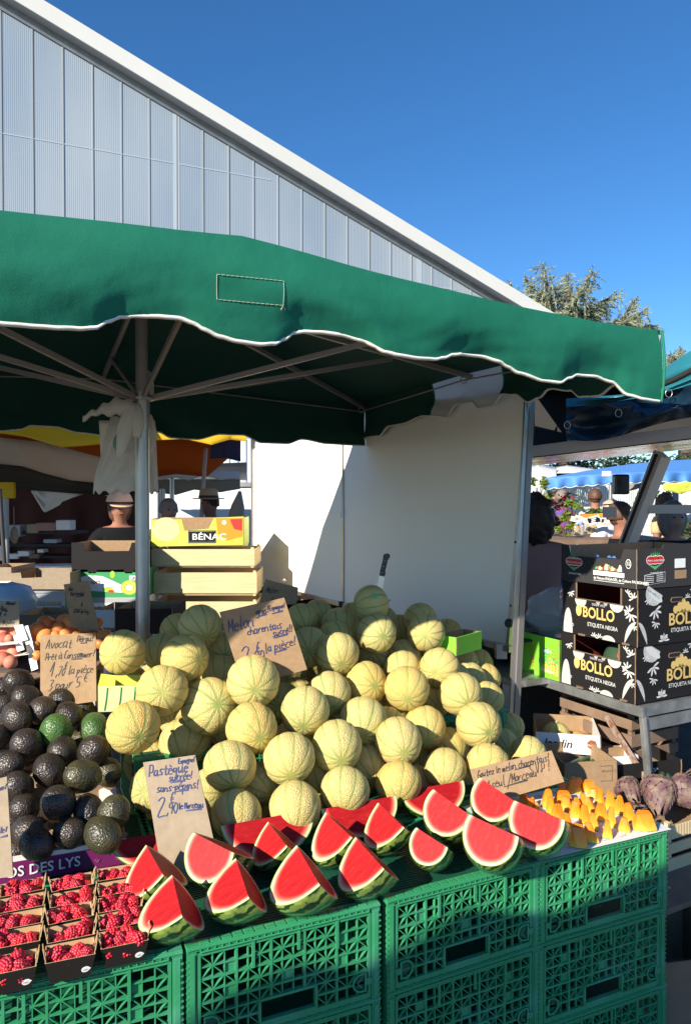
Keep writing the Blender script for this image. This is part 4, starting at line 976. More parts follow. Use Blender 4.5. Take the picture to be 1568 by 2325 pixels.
# ================================================================ avocado cartons
mat('carton_purple', (.17, .012, .11), .45); mat('lily_print', (.30, .06, .22), .5); mat('print_white', (.82, .82, .80), .5)
def open_carton(label, front_r, hd, L_, D_, h, slope, outer='kraft', inner='kraft', name='fruit_carton', cat='carton', base=None, group=None):
    """front right bottom corner, heading of the front edge; tilted up towards the back"""
    o0 = Vector(front_r)-H(hd)*L_
    t = thing(name, label, cat, tuple(o0), R(90-hd), group)
    th = .005; Sl = lambda y: y*slope
    def wall(nm, p, q, hgt, mm, d_out):     # p,q local xy
        m = MB(); dx = Vector((q[0]-p[0], q[1]-p[1], 0)); n_ = Vector((-dx.y, dx.x, 0)).normalized()*th
        a = Vector((p[0], p[1], Sl(p[1]))); b = Vector((q[0], q[1], Sl(q[1])))
        m.add([a, b, b+ZV*hgt, a+ZV*hgt, a+n_, b+n_, b+n_+ZV*hgt, a+n_+ZV*hgt], [(0, 1, 2, 3), (7, 6, 5, 4), (0, 4, 5, 1), (1, 5, 6, 2), (3, 7, 4, 0)], mm)
        m.add([a+ZV*hgt, b+ZV*hgt, b+n_+ZV*hgt, a+n_+ZV*hgt], [(0, 1, 2, 3)], 'kraft_edge')
        return m.build(nm, mm, t)
    wall('front_wall', (0, 0), (L_, 0), h, outer, 1); wall('right_wall', (L_, 0), (L_, D_), h, 'kraft', 1)
    wall('back_wall', (L_, D_), (0, D_), h, 'kraft', 1); wall('left_wall', (0, D_), (0, 0), h, 'kraft', 1)
    m = MB(); m.add([(th, th, .003), (L_-th, th, .003), (L_-th, D_-th, Sl(D_)+.003), (th, D_-th, Sl(D_)+.003)], [(0, 1, 2, 3)], inner)
    m.add([(0, 0, 0), (L_, 0, 0), (L_, D_, Sl(D_)), (0, D_, Sl(D_))], [(3, 2, 1, 0)], 'kraft'); m.build('bottom', inner, t)
    return t
AG = 'cardboard cartons of avocados stepped up the stall'
cA = open_carton('front avocado carton with a purple and white printed front', (-.598, 2.018, .704), 68, .42, .25, .066, .20, 'carton_purple', 'kraft', 'avocado_carton', 'carton', group=AG)
cB = open_carton('middle avocado carton with torn brown edge and white flap', (-.70, 2.265, .775), 68, .40, .25, .072, .20, 'kraft', 'kraft', 'avocado_carton', 'carton', group=AG)
cC = open_carton('rear avocado carton behind the avocado price card', (-.82, 2.51, .835), 68, .40, .27, .075, .20, 'kraft', 'kraft', 'avocado_carton', 'carton', group=AG)
# print on the front carton, white rims, torn corner flaps
m = MB(); m.span((0, -.0008, .056), (.42, -.0002, .067), 'board_white'); m.span((0, -.001, .0655), (.42, .0065, .068), 'board_white')
m.build('white_rim', 'board_white', cA)
m = MB(); m.text('OS DES LYS', (.118, -.001, .017), (1, 0, 0), (0, 0, 1), .038, 'print_white', bold=.012, sx=.95)
for (x, z) in ((.345, .018), (.372, .034), (.398, .016)):
    for s_ in (-1, 0, 1):
        P = [(x+s_*.0015, -.0012, z), (x+s_*.005, -.0012, z+.008), (x+s_*.007, -.0012, z+.005)] if s_ else [(x, -.0012, z-.002), (x, -.0012, z+.012)]
        m.tube(P, .0011, 4, 'lily_print')
    m.tube([(x-.005, -.0012, z), (x+.005, -.0012, z)], .001, 4, 'lily_print')
m.build('printed_lettering', 'print_white', cA)
def flap(parent, x, y, z, seed):
    rr = random.Random(seed); m = MB()
    m.prism([(0, 0), (.05, 0), (.052, .03), (.046, .036+rr.uniform(0, .006)), (.03, .031), (.014, .040), (0, .036)], (x-.055, y, z), (1, 0, 0), (0, .25, 1), .004, 'board_white'); m.build('white_flap', 'board_white', parent)
    m = MB(); m.prism([(0, 0), (.07, 0), (.075, .02), (.06, .034), (.042, .028), (.02, .038), (.0, .026)], (x+.004, y-.004, z-.004), (-.25, 1, .1), (0, 0, 1), .004, 'kraft'); m.build('torn_corner', 'kraft', parent)
flap(cA, .42, .235, .085, 1); flap(cB, .40, .235, .09, 2); flap(cC, .40, .255, .10, 3)
m = MB(); m.prism([(0, 0), (.045, .0), (.05, .012), (.03, .02), (.012, .014)], (.375, .0, .062), (1, .1, .1), (0, .2, 1), .004, 'kraft'); m.build('torn_corner', 'kraft', cA)
# ================================================================ avocados
def avo_mesh(seed, pear):
    rr = random.Random(seed)
    def fn(d):
        t = (d.z+1)/2
        return (1+pear*(.10-.34*t*t*(1 if d.z > 0 else .3)))*(1+.03*noise.noise(d*2+Vector((seed, 0, 0))))
    m = MB(); m.ball((0, 0, 0), (.5, .5, .62), 'avocado_dark', 32, 22, fn=fn); m.v = [v*.075 for v in m.v]; return m
AM = [avo_mesh(s_, p_).build('avocado', 'avocado_dark') for s_, p_ in ((1, .25), (2, .9), (3, .6))]
AV = [(185,460,280,0),(455,400,262,0),(665,290,235,0),(750,452,250,0),(610,600,300,2),(1020,575,265,2),(100,630,235,0),(280,760,300,0),(335,870,255,0),(675,830,275,0),(995,850,285,0),(870,720,200,1),(80,1000,280,0),(520,1020,285,0),
 (775,1020,230,1),(905,1110,320,0),(1140,1050,260,1),(190,1220,290,0),(660,1230,210,1),(620,1390,325,0),(260,1460,280,0),(960,1490,285,0),(1240,1480,300,0),(290,1700,290,0),(390,1840,300,0),(480,1640,190,3),(740,1730,290,0),(1110,1740,330,1),(735,1590,170,3),(900,1890,200,1),
 (210,110,270,0),(270,260,250,0),(430,150,200,0),(40,350,200,0),(20,850,160,3),(40,160,220,0),(420,1200,200,1),(560,1520,180,1),(1060,1320,170,1),(760,620,180,1),(420,600,220,1),(-60,1300,250,0),(-50,1520,240,0),(150,1640,240,0),(-80,700,250,0),(150,1930,240,0),(60,520,220,0),(340,480,190,0)]
for gy in range(380, 1980, 150):
    for gx in range(-60, 1180, 150):
        if gx < 860+gy*.14 and all(math.hypot(gx-a_[0], gy-a_[1]) > 105 for a_ in AV): AV.append((gx+(40 if gy % 300 else 0), gy, 235, 4))
placed = []
for i, (x, y, d, k) in enumerate(AV):
    px, py = .2101*x, 1529+.2101*y; dp = d*.2101; r0 = ray(px, py)
    t = (.795-.30*2.0-CH)/(r0.z-.30*r0.y); t = t*.8+.2*(F*.068/dp)
    under = (k in (1, 3, 4)); t += (.055 if k == 4 else .03) if under else 0
    placed.append([r0, t, dp*.5/F, under])
for it in range(50):
    for i in range(len(placed)):
        for j in range(i):
            a, b = placed[i], placed[j]; pa = a[0]*a[1]; pb = b[0]*b[1]; gap = (a[2]*a[1]+b[2]*b[1])*.98-(pa-pb).length
            if gap > 0:
                w_ = a if (a[3] and not b[3]) or (a[3] == b[3] and a[1] > b[1]) else b
                w_[1] += gap*.3
for i, (x, y, d, k) in enumerate(AV):
    r0, t, kk, un = placed[i]; p = CAM+r0*t; src = AM[[1, 0, 2, 0][i % 4]] if not (k == 0 and d > 315) else AM[0]
    if i < 3: o = AM[i]
    else: o = AM[i % 3].copy(); C.objects.link(o)
    o.location = p; s_ = 2*kk*t/.075; o.scale = (s_*1.10, s_*1.10, s_*1.14)
    rr = random.Random(i*7+1); d_ = Vector((rr.uniform(-1, 1), rr.uniform(-.8, .9), rr.uniform(-.35, .55))).normalized()
    o.rotation_mode = 'QUATERNION'; o.rotation_quaternion = d_.to_track_quat('Z', 'Y')
    mt = {0: 'avocado_dark', 1: 'avocado_olive', 2: 'avocado_green', 3: 'avocado_green', 4: 'avocado_dark'}[k]
    if i in (6, 15, 22, 24): mt = 'avocado_olive' if i != 24 else 'avocado_dark'
    if mt != 'avocado_dark':
        if not o.data.name.endswith(mt): o.data = o.data.copy(); o.data.materials[0] = MATS[mt]
    row = 'front' if y > 1290 else ('middle' if y > 640 else 'rear')
    colr = {'avocado_dark': 'black', 'avocado_olive': 'olive brown', 'avocado_green': 'green'}[mt]
    sp = {(610, 600): 'bright green knobbly avocado among the dark ones below the price card', (1020, 575): 'smooth green avocado at the torn right corner of the middle carton', (665, 290): 'dark avocado lying against the foot of the avocado price card', (390, 1840): 'large glossy black avocado nearest to the purple carton front', (905, 1110): 'largest round olive avocado in the middle carton'}.get((x, y))
    gl = '%s knobbly avocado in the %s carton' % (colr, row)
    tag(o, sp or gl, 'avocado', None if False else ('avocados' if sp else gl+'s'))
# ================================================================ raspberries in punnets
mat('punnet_black', (.016, .013, .011), .45, bump=(300, .0003, 'n')); mat('punnet_kraft', (.50, .33, .17), .8)
def berry_mat():
    m, n, L, b = nodes('raspberry'); oi = n.nodes.new('ShaderNodeObjectInfo'); tc = n.nodes.new('ShaderNodeTexCoord')
    nz = n.nodes.new('ShaderNodeTexNoise'); nz.inputs['Scale'].default_value = 120; L.new(tc.outputs['Object'], nz.inputs['Vector'])
    c = ramp(n, L, oi.outputs['Random'], [(0, (.42, .012, .035)), (.5, (.56, .012, .035)), (1, (.68, .02, .03))])
    c = mixc(n, L, ramp(n, L, nz.outputs['Fac'], [(.45, (0, 0, 0)), (.75, (.5, .5, .5))]), c, (.72, .12, .17))
    L.new(c, b.inputs['Base Color']); b.inputs['Roughness'].default_value = .36; b.inputs['Subsurface Weight'].default_value = .3; b.inputs['Subsurface Radius'].default_value = (.01, .002, .002); b.inputs['Subsurface Scale'].default_value = .3
berry_mat(); mat('berry_hollow', (.25, .01, .02), .7)
def berry_mesh(seed, hollow):
    m = MB(); rr = random.Random(seed); rows = 7; m.ball((0, 0, 0), (.42, .42, .5), 'berry_hollow', 10, 8)
    for j in range(rows):
        z = -.42+.98*j/(rows-1); th = math.acos(max(-1, min(1, z/.62))); rad = .48*math.sin(th)*(1-.18*(j/rows)); n_ = max(1, int(2*PI*rad/.235)) if rad > .1 else 1
        if hollow and j == 0: z -= .05; rad = .36; n_ = 9
        for k in range(n_):
            a = 2*PI*(k+.5*(j % 2))/n_+rr.uniform(-.08, .08); r = .15+rr.uniform(-.015, .02)
            m.ball((rad*math.cos(a), rad*math.sin(a), z), r, 'raspberry', 7, 5)
    m.v = [v*.0225 for v in m.v]; return m
BMs = [berry_mesh(1, False).build('raspberry', 'raspberry'), berry_mesh(2, True).build('raspberry', 'raspberry')]
d1 = H(68.5); b1_ = H(-21.5); PO = Vector((-.612, 1.500, 0)); PW, PD, PH = .098, .066, .047
def make_punnet():
    t = thing('berry_punnet', 'x', 'punnet'); ti = .010; th = .0016
    def quad(nm, bot, top, outer):
        m = MB(); nrm = (bot[1]-bot[0]).cross(top[0]-bot[0]).normalized()
        m.add([bot[0], bot[1], top[1], top[0]], [(0, 1, 2, 3)], outer); m.add([q-nrm*th for q in (bot[0], bot[1], top[1], top[0])], [(3, 2, 1, 0)], 'punnet_kraft')
        m.add([top[0], top[1], top[1]-nrm*th, top[0]-nrm*th], [(0, 1, 2, 3)], 'punnet_kraft'); m.build(nm, outer, t)
    b = [Vector((ti, ti*.7, 0)), Vector((PW-ti, ti*.7, 0)), Vector((PW-ti, PD-ti*.7, 0)), Vector((ti, PD-ti*.7, 0))]
    T_ = [Vector((0, 0, PH)), Vector((PW, 0, PH)), Vector((PW, PD, PH)), Vector((0, PD, PH))]
    for nm, i, j in (('front_wall', 0, 1), ('side_wall', 1, 2), ('back_wall', 2, 3), ('side_wall', 3, 0)): quad(nm, (b[i], b[j]), (T_[i], T_[j]), 'punnet_black')
    m = MB(); m.add([q+ZV*.001 for q in b], [(0, 1, 2, 3)], 'punnet_kraft'); m.build('bottom', 'punnet_kraft', t)
    for x in (0, PW):     # folded handle loops
        m = MB(); s_ = 1 if x else -1; P = [(x, PD*.22, PH), (x+s_*.004, PD*.3, PH+.020), (x+s_*.005, PD*.55, PH+.020), (x+s_*.001, PD*.66, PH)]
        for a, c in zip(P, P[1:]): m.bar(a, c, .006, .0016, 'punnet_kraft', up=(s_, 0, .1))
        m.build('handle_loop', 'punnet_kraft', t)
    m = MB(); m.prism([(.0085*math.cos(a*PI/8)*(1.25 if a in (0,) else 1), .006*math.sin(a*PI/8)) for a in range(16)], (PW*.80, .0034, .017), (1, 0, .10), (0, -.12, 1), .0005, 'print_white')
    m.text('eat!', (PW*.80-.0055, .0024, .0155), (1, 0, .1), (0, -.12, 1), .006, 'ink_black', lift=.0006); m.build('leaf_label', 'print_white', t)
    return t
pp = make_punnet(); first = True; bi = 0
rown = ['front', 'second', 'third', 'fourth', 'rearmost']; coln = ['left', 'middle', 'right']
for ci in range(3):
    for ri in range(5):
        if ci == 0 and ri == 1: pass
        pt = pp if first else tree(pp); first = False
        u = (ci-1)*.108+(.0 if ci != 0 else -.004)+rnd.uniform(-.002, .002)+ri*.003; v = ri*.0735+(.012 if ci == 2 else 0)+rnd.uniform(-.002, .002)+(.02 if (ci == 0 and ri > 0) else 0)
        o0 = PO+d1*u+b1_*v; ang = R(90-68.5)+rnd.uniform(-.05, .05)
        pt.location = (o0.x, o0.y, .7045); pt.rotation_euler = (0, 0, ang)
        pt['label'] = 'black and brown cardboard punnet of raspberries, %s row, %s file' % (rown[ri], coln[ci]); pt['group'] = 'cardboard punnets of raspberries'
        R3 = Matrix.Rotation(ang, 3, 'Z')
        rr = random.Random(ci*10+ri+3); spots = []
        for lv, cnt in ((0, 8), (1, 6 if ri else 5)):
            for k in range(cnt):
                for tr_ in range(30):
                    q = Vector((rr.uniform(.017, PW-.017), rr.uniform(.015, PD-.012), .026+lv*.014+rr.uniform(-.003, .004)))
                    if all((q-s2).length > .0185 for s2 in spots): spots.append(q); break
        for q in spots:
            if bi < 2: o = BMs[bi]
            else: o = BMs[rr.random() < .3].copy(); C.objects.link(o)
            bi += 1; o.location = o0+R3 @ q+Vector((0, 0, .7045)); k = rr.uniform(1.0, 1.26); o.scale = (k, k, k)
            o.rotation_euler = (rr.uniform(0, 6.3), rr.uniform(0, 6.3), rr.uniform(0, 6.3))
            l_ = 'red raspberry in the %s punnet of the %s file' % (rown[ri], coln[ci]); tag(o, l_, 'raspberry', 'raspberries in the %s punnet of the %s file' % (rown[ri], coln[ci]))
# ================================================================ neighbouring stall at the right
mat('box_black', (.016, .015, .016), .6, spec=.15, bump=(150, .0003, 'n')); mat('box_inside', (.14, .012, .010), .8); mat('gold_print', (.66, .47, .16), .5)
mat('grey_print', (.42, .42, .40), .6, var=(60, (.55, .55, .53), .35, .65)); mat('pale_print', (.62, .62, .60), .6); mat('red_print', (.62, .03, .03), .5)
mat('green_print', (.10, .40, .14), .5); mat('blue_print', (.05, .20, .55), .5); mat('box_slate', (.040, .038, .040), .6, spec=.15)
mat('lime', (.22, .68, .04), .5); mat('lime_text', (.75, .78, .10), .5); mat('brown_print', (.30, .08, .02), .6)
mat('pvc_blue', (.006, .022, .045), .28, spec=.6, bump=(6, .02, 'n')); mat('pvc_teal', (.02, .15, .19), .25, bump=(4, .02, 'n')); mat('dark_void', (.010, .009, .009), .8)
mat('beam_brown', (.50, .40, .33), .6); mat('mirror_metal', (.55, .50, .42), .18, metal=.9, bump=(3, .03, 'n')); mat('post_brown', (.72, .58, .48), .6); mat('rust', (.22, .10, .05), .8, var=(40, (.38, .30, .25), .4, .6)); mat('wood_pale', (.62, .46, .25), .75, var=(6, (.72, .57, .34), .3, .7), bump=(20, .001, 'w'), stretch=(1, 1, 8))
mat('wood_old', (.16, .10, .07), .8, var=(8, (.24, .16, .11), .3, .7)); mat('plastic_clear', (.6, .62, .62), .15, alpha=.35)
stall = thing('stall_table', 'galvanised steel market table with an angle iron leg carrying the stacked black boxes', 'table', tuple(G(1460, 1612, .85)))
K = G(1456, 1605, .855); e1 = -BD; e2 = BA        # K: near corner of the table top
m = MB(); A_ = K+BD*2.6; 
m.add([K, K+BA*2.2, K+BA*2.2+BD*2.6, A_, K-ZV*.012, K+BA*2.2-ZV*.012, K+BA*2.2+BD*2.6-ZV*.012, A_-ZV*.012], [(0, 1, 2, 3), (7, 6, 5, 4)], 'galv'); m.build('table_top', 'galv', stall, world=True)
m = MB(); m.bar(K-ZV*.020-BD*.012, A_-ZV*.020, .014, .042, 'galv'); m.build('front_rail', 'galv', stall, world=True)
m = MB(); m.bar(K-ZV*.020+BA*.008, K+BA*2.2-ZV*.020, .014, .042, 'galv'); m.bar(K-ZV*.075+BA*.02, K+BA*2.2-ZV*.075, .012, .05, 'galv'); m.build('side_rail', 'galv', stall, world=True)
m = MB(); lt = K+BA*.005-ZV*.04; lb = U(1479, 1850, lt.y+.0); lb = lt+(lb-lt)*1.9; lb.z = 0
m.bar(lt+BA*.012, lb+BA*.012, .035, .005, 'galv', up=BD); m.bar(lt, lb, .005, .035, 'galv', up=BD); m.build('leg', 'galv', stall, world=True)
lb2 = lb+BD*2.4; m = MB(); m.bar(A_-ZV*.04, lb2, .035, .035, 'galv'); m.build('leg', 'galv', stall, world=True)
m = MB(); m.bar(U(1375, 1627, 3.35), U(1462, 1765, lt.y+.03), .012, .026, 'rust'); m.build('diagonal_brace', 'rust', stall, world=True)
m = MB(); a = U(1484, 1872, lt.y); m.bar(a, a+BA*1.5, .02, .045, 'galv'); m.build('lower_rail', 'galv', stall, world=True)
# printed cardboard boxes ---------------------------------------------------
RZB = math.atan2(e1.y, e1.x)
def box_thing(label, near, L_, D_, h, body, inside, cut=None, name='produce_box', group=None, rz=RZB, notch=None):
    """near = bottom near corner; local x runs towards the near corner on the face seen at the left, y into the stall"""
    ex = Vector((math.cos(rz), math.sin(rz), 0)); o0 = Vector(near)-ex*L_
    t = thing(name, label, 'box', tuple(o0), rz, group); th = .005
    def out(pts, plane, nm):
        m = MB()
        if plane == 'front': m.prism(pts, (0, 0, 0), (1, 0, 0), (0, 0, 1), th, body)
        elif plane == 'side': m.prism(pts, (L_, 0, 0), (0, 1, 0), (0, 0, 1), th, body)
        elif plane == 'back': m.prism([(p[0], p[1]) for p in pts], (0, D_, 0), (1, 0, 0), (0, 0, 1), th, inside)
        else: m.prism(pts, (th, 0, 0), (0, 1, 0), (0, 0, 1), th, inside)
        return m.build(nm, body, t)
    fr = cut if cut else [(0, 0), (L_, 0), (L_, h), (0, h)]
    out(fr, 'front', 'front_panel'); out(notch or [(th, 0), (D_, 0), (D_, h), (th, h)], 'side', 'side_panel')
    out([(th, 0), (L_-th, 0), (L_-th, h*.97), (th, h*.97)], 'back', 'back_panel'); out([(th, 0), (D_-th, 0), (D_-th, h*.97), (th, h*.97)], 'left', 'end_panel')
    m = MB(); m.span((th, th, .002), (L_-th, D_-th, .006), inside); m.build('bottom', inside, t)
    # corrugated raw corner edge
    m = MB(); m.tube([(L_-.001, -.0005, .0), (L_+.0008, -.0015, h*.5), (L_-.001, -.0005, h)], .0028, 5, 'kraft_edge'); m.build('raw_edge', 'kraft_edge', t)
    return t
def leaf(m, o, ux, uy, s, mm, n_=5):
    o = Vector(o); ux = Vector(ux); uy = Vector(uy)
    for k in range(n_):
        a = (k-(n_-1)/2)*.75; c_, s_ = math.cos(a), math.sin(a); X = ux*c_+uy*s_; Y = uy*c_-ux*s_
        m.poly([o, o+(X*.35+Y*.10)*s*.85, o+(X*.75+Y*.15)*s*.85, o+X*s*.85, o+(X*.78-Y*.08)*s*.85, o+(X*.4-Y*.10)*s*.85], mm)
def disc(m, o, ux, uy, rx, ry, mm, a0=0, a1=2*PI, n_=20):
    o = Vector(o); ux = Vector(ux); uy = Vector(uy)
    m.poly([o+ux*(rx*math.cos(a0+(a1-a0)*i/n_))+uy*(ry*math.sin(a0+(a1-a0)*i/n_)) for i in range(n_ if a1-a0 > 6.2 else n_+1)], mm)
KB = G(1441, 1600, .862); BL, BDp, BHt = .42, .56, .232
X_, Y_, Zz = (1, 0, 0), (0, 1, 0), (0, 0, 1)
def melon_box(z, label, near):
    L_, h = BL, BHt; c = [(0, 0), (L_, 0), (L_, h), (L_*.80, h), (L_*.80, h*.70), (L_*.20, h*.70), (L_*.20, h), (0, h)]
    t = box_thing(label, (near.x, near.y, z), L_, BDp, h, 'box_black', 'box_inside', cut=c, group='black melon boxes on the steel table')
    m = MB(); y = -.0012
    m.text('BOLLO', (L_*.29, y, h*.37), X_, Zz, .066, 'gold_print', bold=.024, sx=.86)
    # serifs
    disc(m, (L_*.235, y, h*.475), X_, Zz, .017, .026, 'gold_print'); 
    m.text('DESDE 1922', (L_*.42, y, h*.61), X_, Zz, .014, 'pale_print'); m.text('ETIQUETA NEGRA', (L_*.36, y, h*.21), X_, Zz, .024, 'pale_print', bold=.008, sx=.85)
    x0 = L_+.0012; ux = (0, 1, 0)
    m.text('BOLLO', (x0, .18, h*.33), ux, Zz, .070, 'gold_print', bold=.024, sx=1.05); m.text('ETIQUETA NEGRA', (x0, .195, h*.20), ux, Zz, .024, 'pale_print', bold=.01)
    m.text('DESDE 1922', (x0, .26, h*.535), ux, Zz, .016, 'gold_print')
    for k in range(5): disc(m, (x0+.0005*k, .225+k*.024, h*.60+.010*(2-abs(k-2))), ux, Zz, .015, .017+.004*(2-abs(k-2)), 'gold_print')
    m.build('gold_lettering', 'gold_print', t)
    m = MB(); y = -.0009
    disc(m, (L_*.985, y, h*.02), X_, Zz, .060, h*.42, 'grey_print', PI/2, PI); disc(m, (L_+.0010, 0, h*.02), ux, Zz, .055, h*.42, 'grey_print', 0, PI/2)
    disc(m, (L_*.08, y, h*.01), X_, Zz, .028, h*.48, 'grey_print', 0, PI); disc(m, (L_*.74, y, h*.69), X_, Zz, .036, .032, 'pale_print', PI, 2*PI); disc(m, (L_*.26, y, h*.69), X_, Zz, .034, .036, 'grey_print', PI, 2*PI)
    disc(m, (L_*.64, y, 0.002), X_, Zz, .036, .022, 'grey_print', 0, PI)
    disc(m, (x0-.0003, .095, h*.92), ux, Zz, .05, .05, 'grey_print', PI*.75, 2*PI*.97); disc(m, (x0, .10, h*.88), (0, .82, -.5), (0, .45, .75), .052, .018, 'pale_print')
    m.build('melon_print', 'grey_print', t)
    m = MB(); y = -.0013
    for (x, z_, s_, dx, dz) in ((.12, .80, .035, .3, -1), (.90, .60, .045, -.6, .8), (.92, .56, .05, -.2, -.9), (.95, .85, .04, -.4, .8), (.88, .92, .03, .6, .6), (.45, .03, .03, .2, 1), (.52, .03, .03, -.3, 1), (.60, .68, .018, 0, -1), (.50, .68, .018, 0, -1), (.96, .36, .03, 0, -1)):
        v = Vector((dx, 0, dz)).normalized(); leaf(m, (L_*x, y, h*z_), v, Vector((-v.z, 0, v.x)), s_*.8, 'pale_print')
    for (yy, z_, s_, dy, dz) in ((.06, .82, .035, .2, -1), (.10, .62, .06, .5, -.9), (.105, .40, .04, -.3, -1), (.155, .06, .05, 0, 1), (.155, .10, .035, 0, 1), (.30, .80, .03, 0, 1), (.34, .95, .04, 0, -1)):
        v = Vector((0, dy, dz)).normalized(); leaf(m, (x0+.0004, yy, h*z_), v, Vector((0, -v.z, v.y)), s_*.8, 'pale_print')
    m.text('B', (L_*.055, y, h*.30), X_, Zz, .030, 'print_white', bold=.01); m.text('BOLLO', (L_*.04, y, h*.15), X_, Zz, .017, 'print_white')
    m.build('leaf_print', 'pale_print', t)
    m = MB(); m.span((x0-.0005, .20, h*.74), (x0+.0006, .265, h*.82), 'dark_void'); m.tube([(x0, .20, h*.74), (x0, .265, h*.74), (x0, .27, h*.78), (x0, .265, h*.82), (x0, .20, h*.82), (x0, .195, h*.78), (x0, .20, h*.74)], .0018, 4, 'kraft_edge'); m.build('hand_hole', 'dark_void', t)
    m = MB(); m.bar((L_*.2, -.001, h*.70), (L_*.8, -.001, h*.70), .007, .003, 'kraft_edge'); m.bar((L_*.8, -.001, h*.70), (L_*.8, -.001, h), .007, .003, 'kraft_edge', up=Y_); m.bar((L_*.2, -.001, h*.70), (L_*.2, -.001, h), .007, .003, 'kraft_edge', up=Y_)
    for x in (.24, .82): m.span((L_*x, -.006, 0.0), (L_*x+.035, .0, .008), 'kraft_edge')
    m.build('cut_edge', 'kraft_edge', t)
    return t
melon_box(KB.z, 'lower black box with gold lettering, holding a dark green watermelon with a red label', KB)
melon_box(KB.z+BHt+.002, 'upper black box with gold lettering under the slate grey vegetable box', KB+BA*.006-BD*.004)
m = MB(); wc = KB+BD*.17+BA*.17+ZV*.125; m.ball(wc, (.12, .12, .105), 'watermelon_dark' if 'watermelon_dark' in MATS else 'box_black', 28, 18)
mat('watermelon_dark', (.035, .075, .04), .4, var=(10, (.05, .10, .055), .3, .7)); m.m = ['watermelon_dark']*len(m.m)
wm = m.build('watermelon', 'watermelon_dark'); tag(wm, 'whole dark green watermelon inside the lower black box', 'watermelon')
m = MB(); nl = (-BA*.75-BD*.35+ZV*.55).normalized(); e_1 = nl.orthogonal().normalized(); e_2 = nl.cross(e_1)
m.grid(10, 3, lambda u, v: wc+Vector(((nl+(e_1*math.cos(u*2*PI)*.35+e_2*math.sin(u*2*PI)*.2)*v).normalized().x*.1215, (nl+(e_1*math.cos(u*2*PI)*.35+e_2*math.sin(u*2*PI)*.2)*v).normalized().y*.1215, (nl+(e_1*math.cos(u*2*PI)*.35+e_2*math.sin(u*2*PI)*.2)*v).normalized().z*.1065)), 'red_print')
m.build('red_label', 'red_print', wm)
# slate box on top
h = .162; L_ = .425; zt = KB.z+2*BHt+.006; NP = KB+BA*.004
cut = [(0, 0), (L_, 0), (L_, h), (L_*.84, h*.99), (L_*.80, h*.72), (L_*.13, h*.70), (L_*.09, h), (0, h)]
D_ = .60; ntc = [(.005, 0), (D_, 0), (D_, h*1.12), (.16, h*1.10), (.15, h*1.0), (.13, h*.97), (.115, h*1.02), (.005, h)]
t = box_thing('slate grey vegetable box with red oval logos on top of the black boxes', (NP.x, NP.y, zt), L_, D_, h, 'box_slate', 'kraft', cut=cut, notch=ntc)
def emblem(m, o, ux, s):
    o = Vector(o); ux = Vector(ux)
    nv = ux.cross(ZV)
    for dx, r in ((-.55, .5), (.55, .5), (0, .62)): disc(m, o+ux*(dx*s)+ZV*(.0)-nv*(-.0001*r), ux, ZV, s*r*.95, s*.36, 'print_white')
    for dx, r in ((-.55, .5), (.55, .5), (0, .62)): disc(m, o+ux*(dx*s)+nv*.0004, ux, ZV, s*r*.88, s*.30, 'red_print')
    m.poly([o+ux*(-.8*s)-ZV*(.34*s), o-ZV*(.52*s), o+ux*(.8*s)-ZV*(.34*s), o-ZV*(.80*s)], 'green_print')
    for k in range(5): m.poly([o+ux*((k-2)*.2*s-.08*s)+ZV*(.36*s), o+ux*((k-2)*.2*s+.08*s)+ZV*(.36*s), o+ux*((k-2)*.26*s)+ZV*((.75-.07*abs(k-2))*s)], 'green_print')
    m.text('PRINCE de BRETAGNE', o-ux*(s*.92)-ZV*(s*.12)+nv*.0006, ux, Zz, s*.21, 'print_white', bold=.012, sx=.95)
    m.text('LES MARAÎCHERS', o-ux*(s*.6)-ZV*(s*1.12)+nv*.0004, ux, Zz, s*.22, 'print_white', bold=.01, sx=.85)
m = MB(); emblem(m, (L_*.185, -.0012, h*.54), X_, .050)
emblem(m, (L_+.0014, .105, h*.72), Y_, .052)
m.span((L_*.455, -.0014, h*.25), (L_*.85, -.0006, h*.37), 'print_white'); m.text('de Nature ENGAGÉS, de Culture PASSIONNÉS', (L_*.46, -.001, h*.145), X_, Zz, .0160, 'print_white', bold=.014, sx=.92)
m.span((L_*.46, -.0012, h*.10), (L_*.85, -.0006, h*.112), 'print_white')
er = random.Random(4)
for k in range(16):
    x = L_*(.50+.3*k/15); disc(m, (x, -.001-k*.00004, h*.40), X_, Zz, .010, er.uniform(.008, .030), ['green_print', 'red_print', 'gold_print', 'print_white'][k % 4], 0, PI, 8)
for x in (.50, .66, .72): m.poly([(L_*x-.012, -.0012, h*.74), (L_*x+.014, -.0012, h*.74), (L_*x+.004, -.0012, h*.80), (L_*x-.004, -.0012, h*.79)], 'blue_print')
disc(m, (L_*.90, -.0012, h*.62), X_, Zz, .014, .020, 'print_white'); disc(m, (L_*.90, -.0016, h*.62), X_, Zz, .0115, .017, 'box_slate'); m.text('SL', (L_*.883, -.0016, h*.585), X_, Zz, .022, 'print_white')
x0 = L_+.0014
m.tube([(x0, .045, h*.08), (x0, .165, h*.14), (x0, .165, h*.40), (x0, .045, h*.34), (x0, .045, h*.08)], .0008, 4, 'print_white')
for k in range(4): m.span((x0-.0004, .055, h*(.15+.05*k)), (x0+.0002, .098, h*(.163+.05*k)), 'print_white'); m.span((x0-.0004, .115, h*(.17+.05*k)), (x0+.0002, .155, h*(.183+.05*k)), 'print_white')
m.span((x0-.0004, .225, h*.48), (x0+.0004, .29, h*.72), 'print_white'); m.span((x0-.0004, .225, h*.20), (x0+.0004, .297, h*.42), 'kraft')
m.build('printed_logos', 'print_white', t)
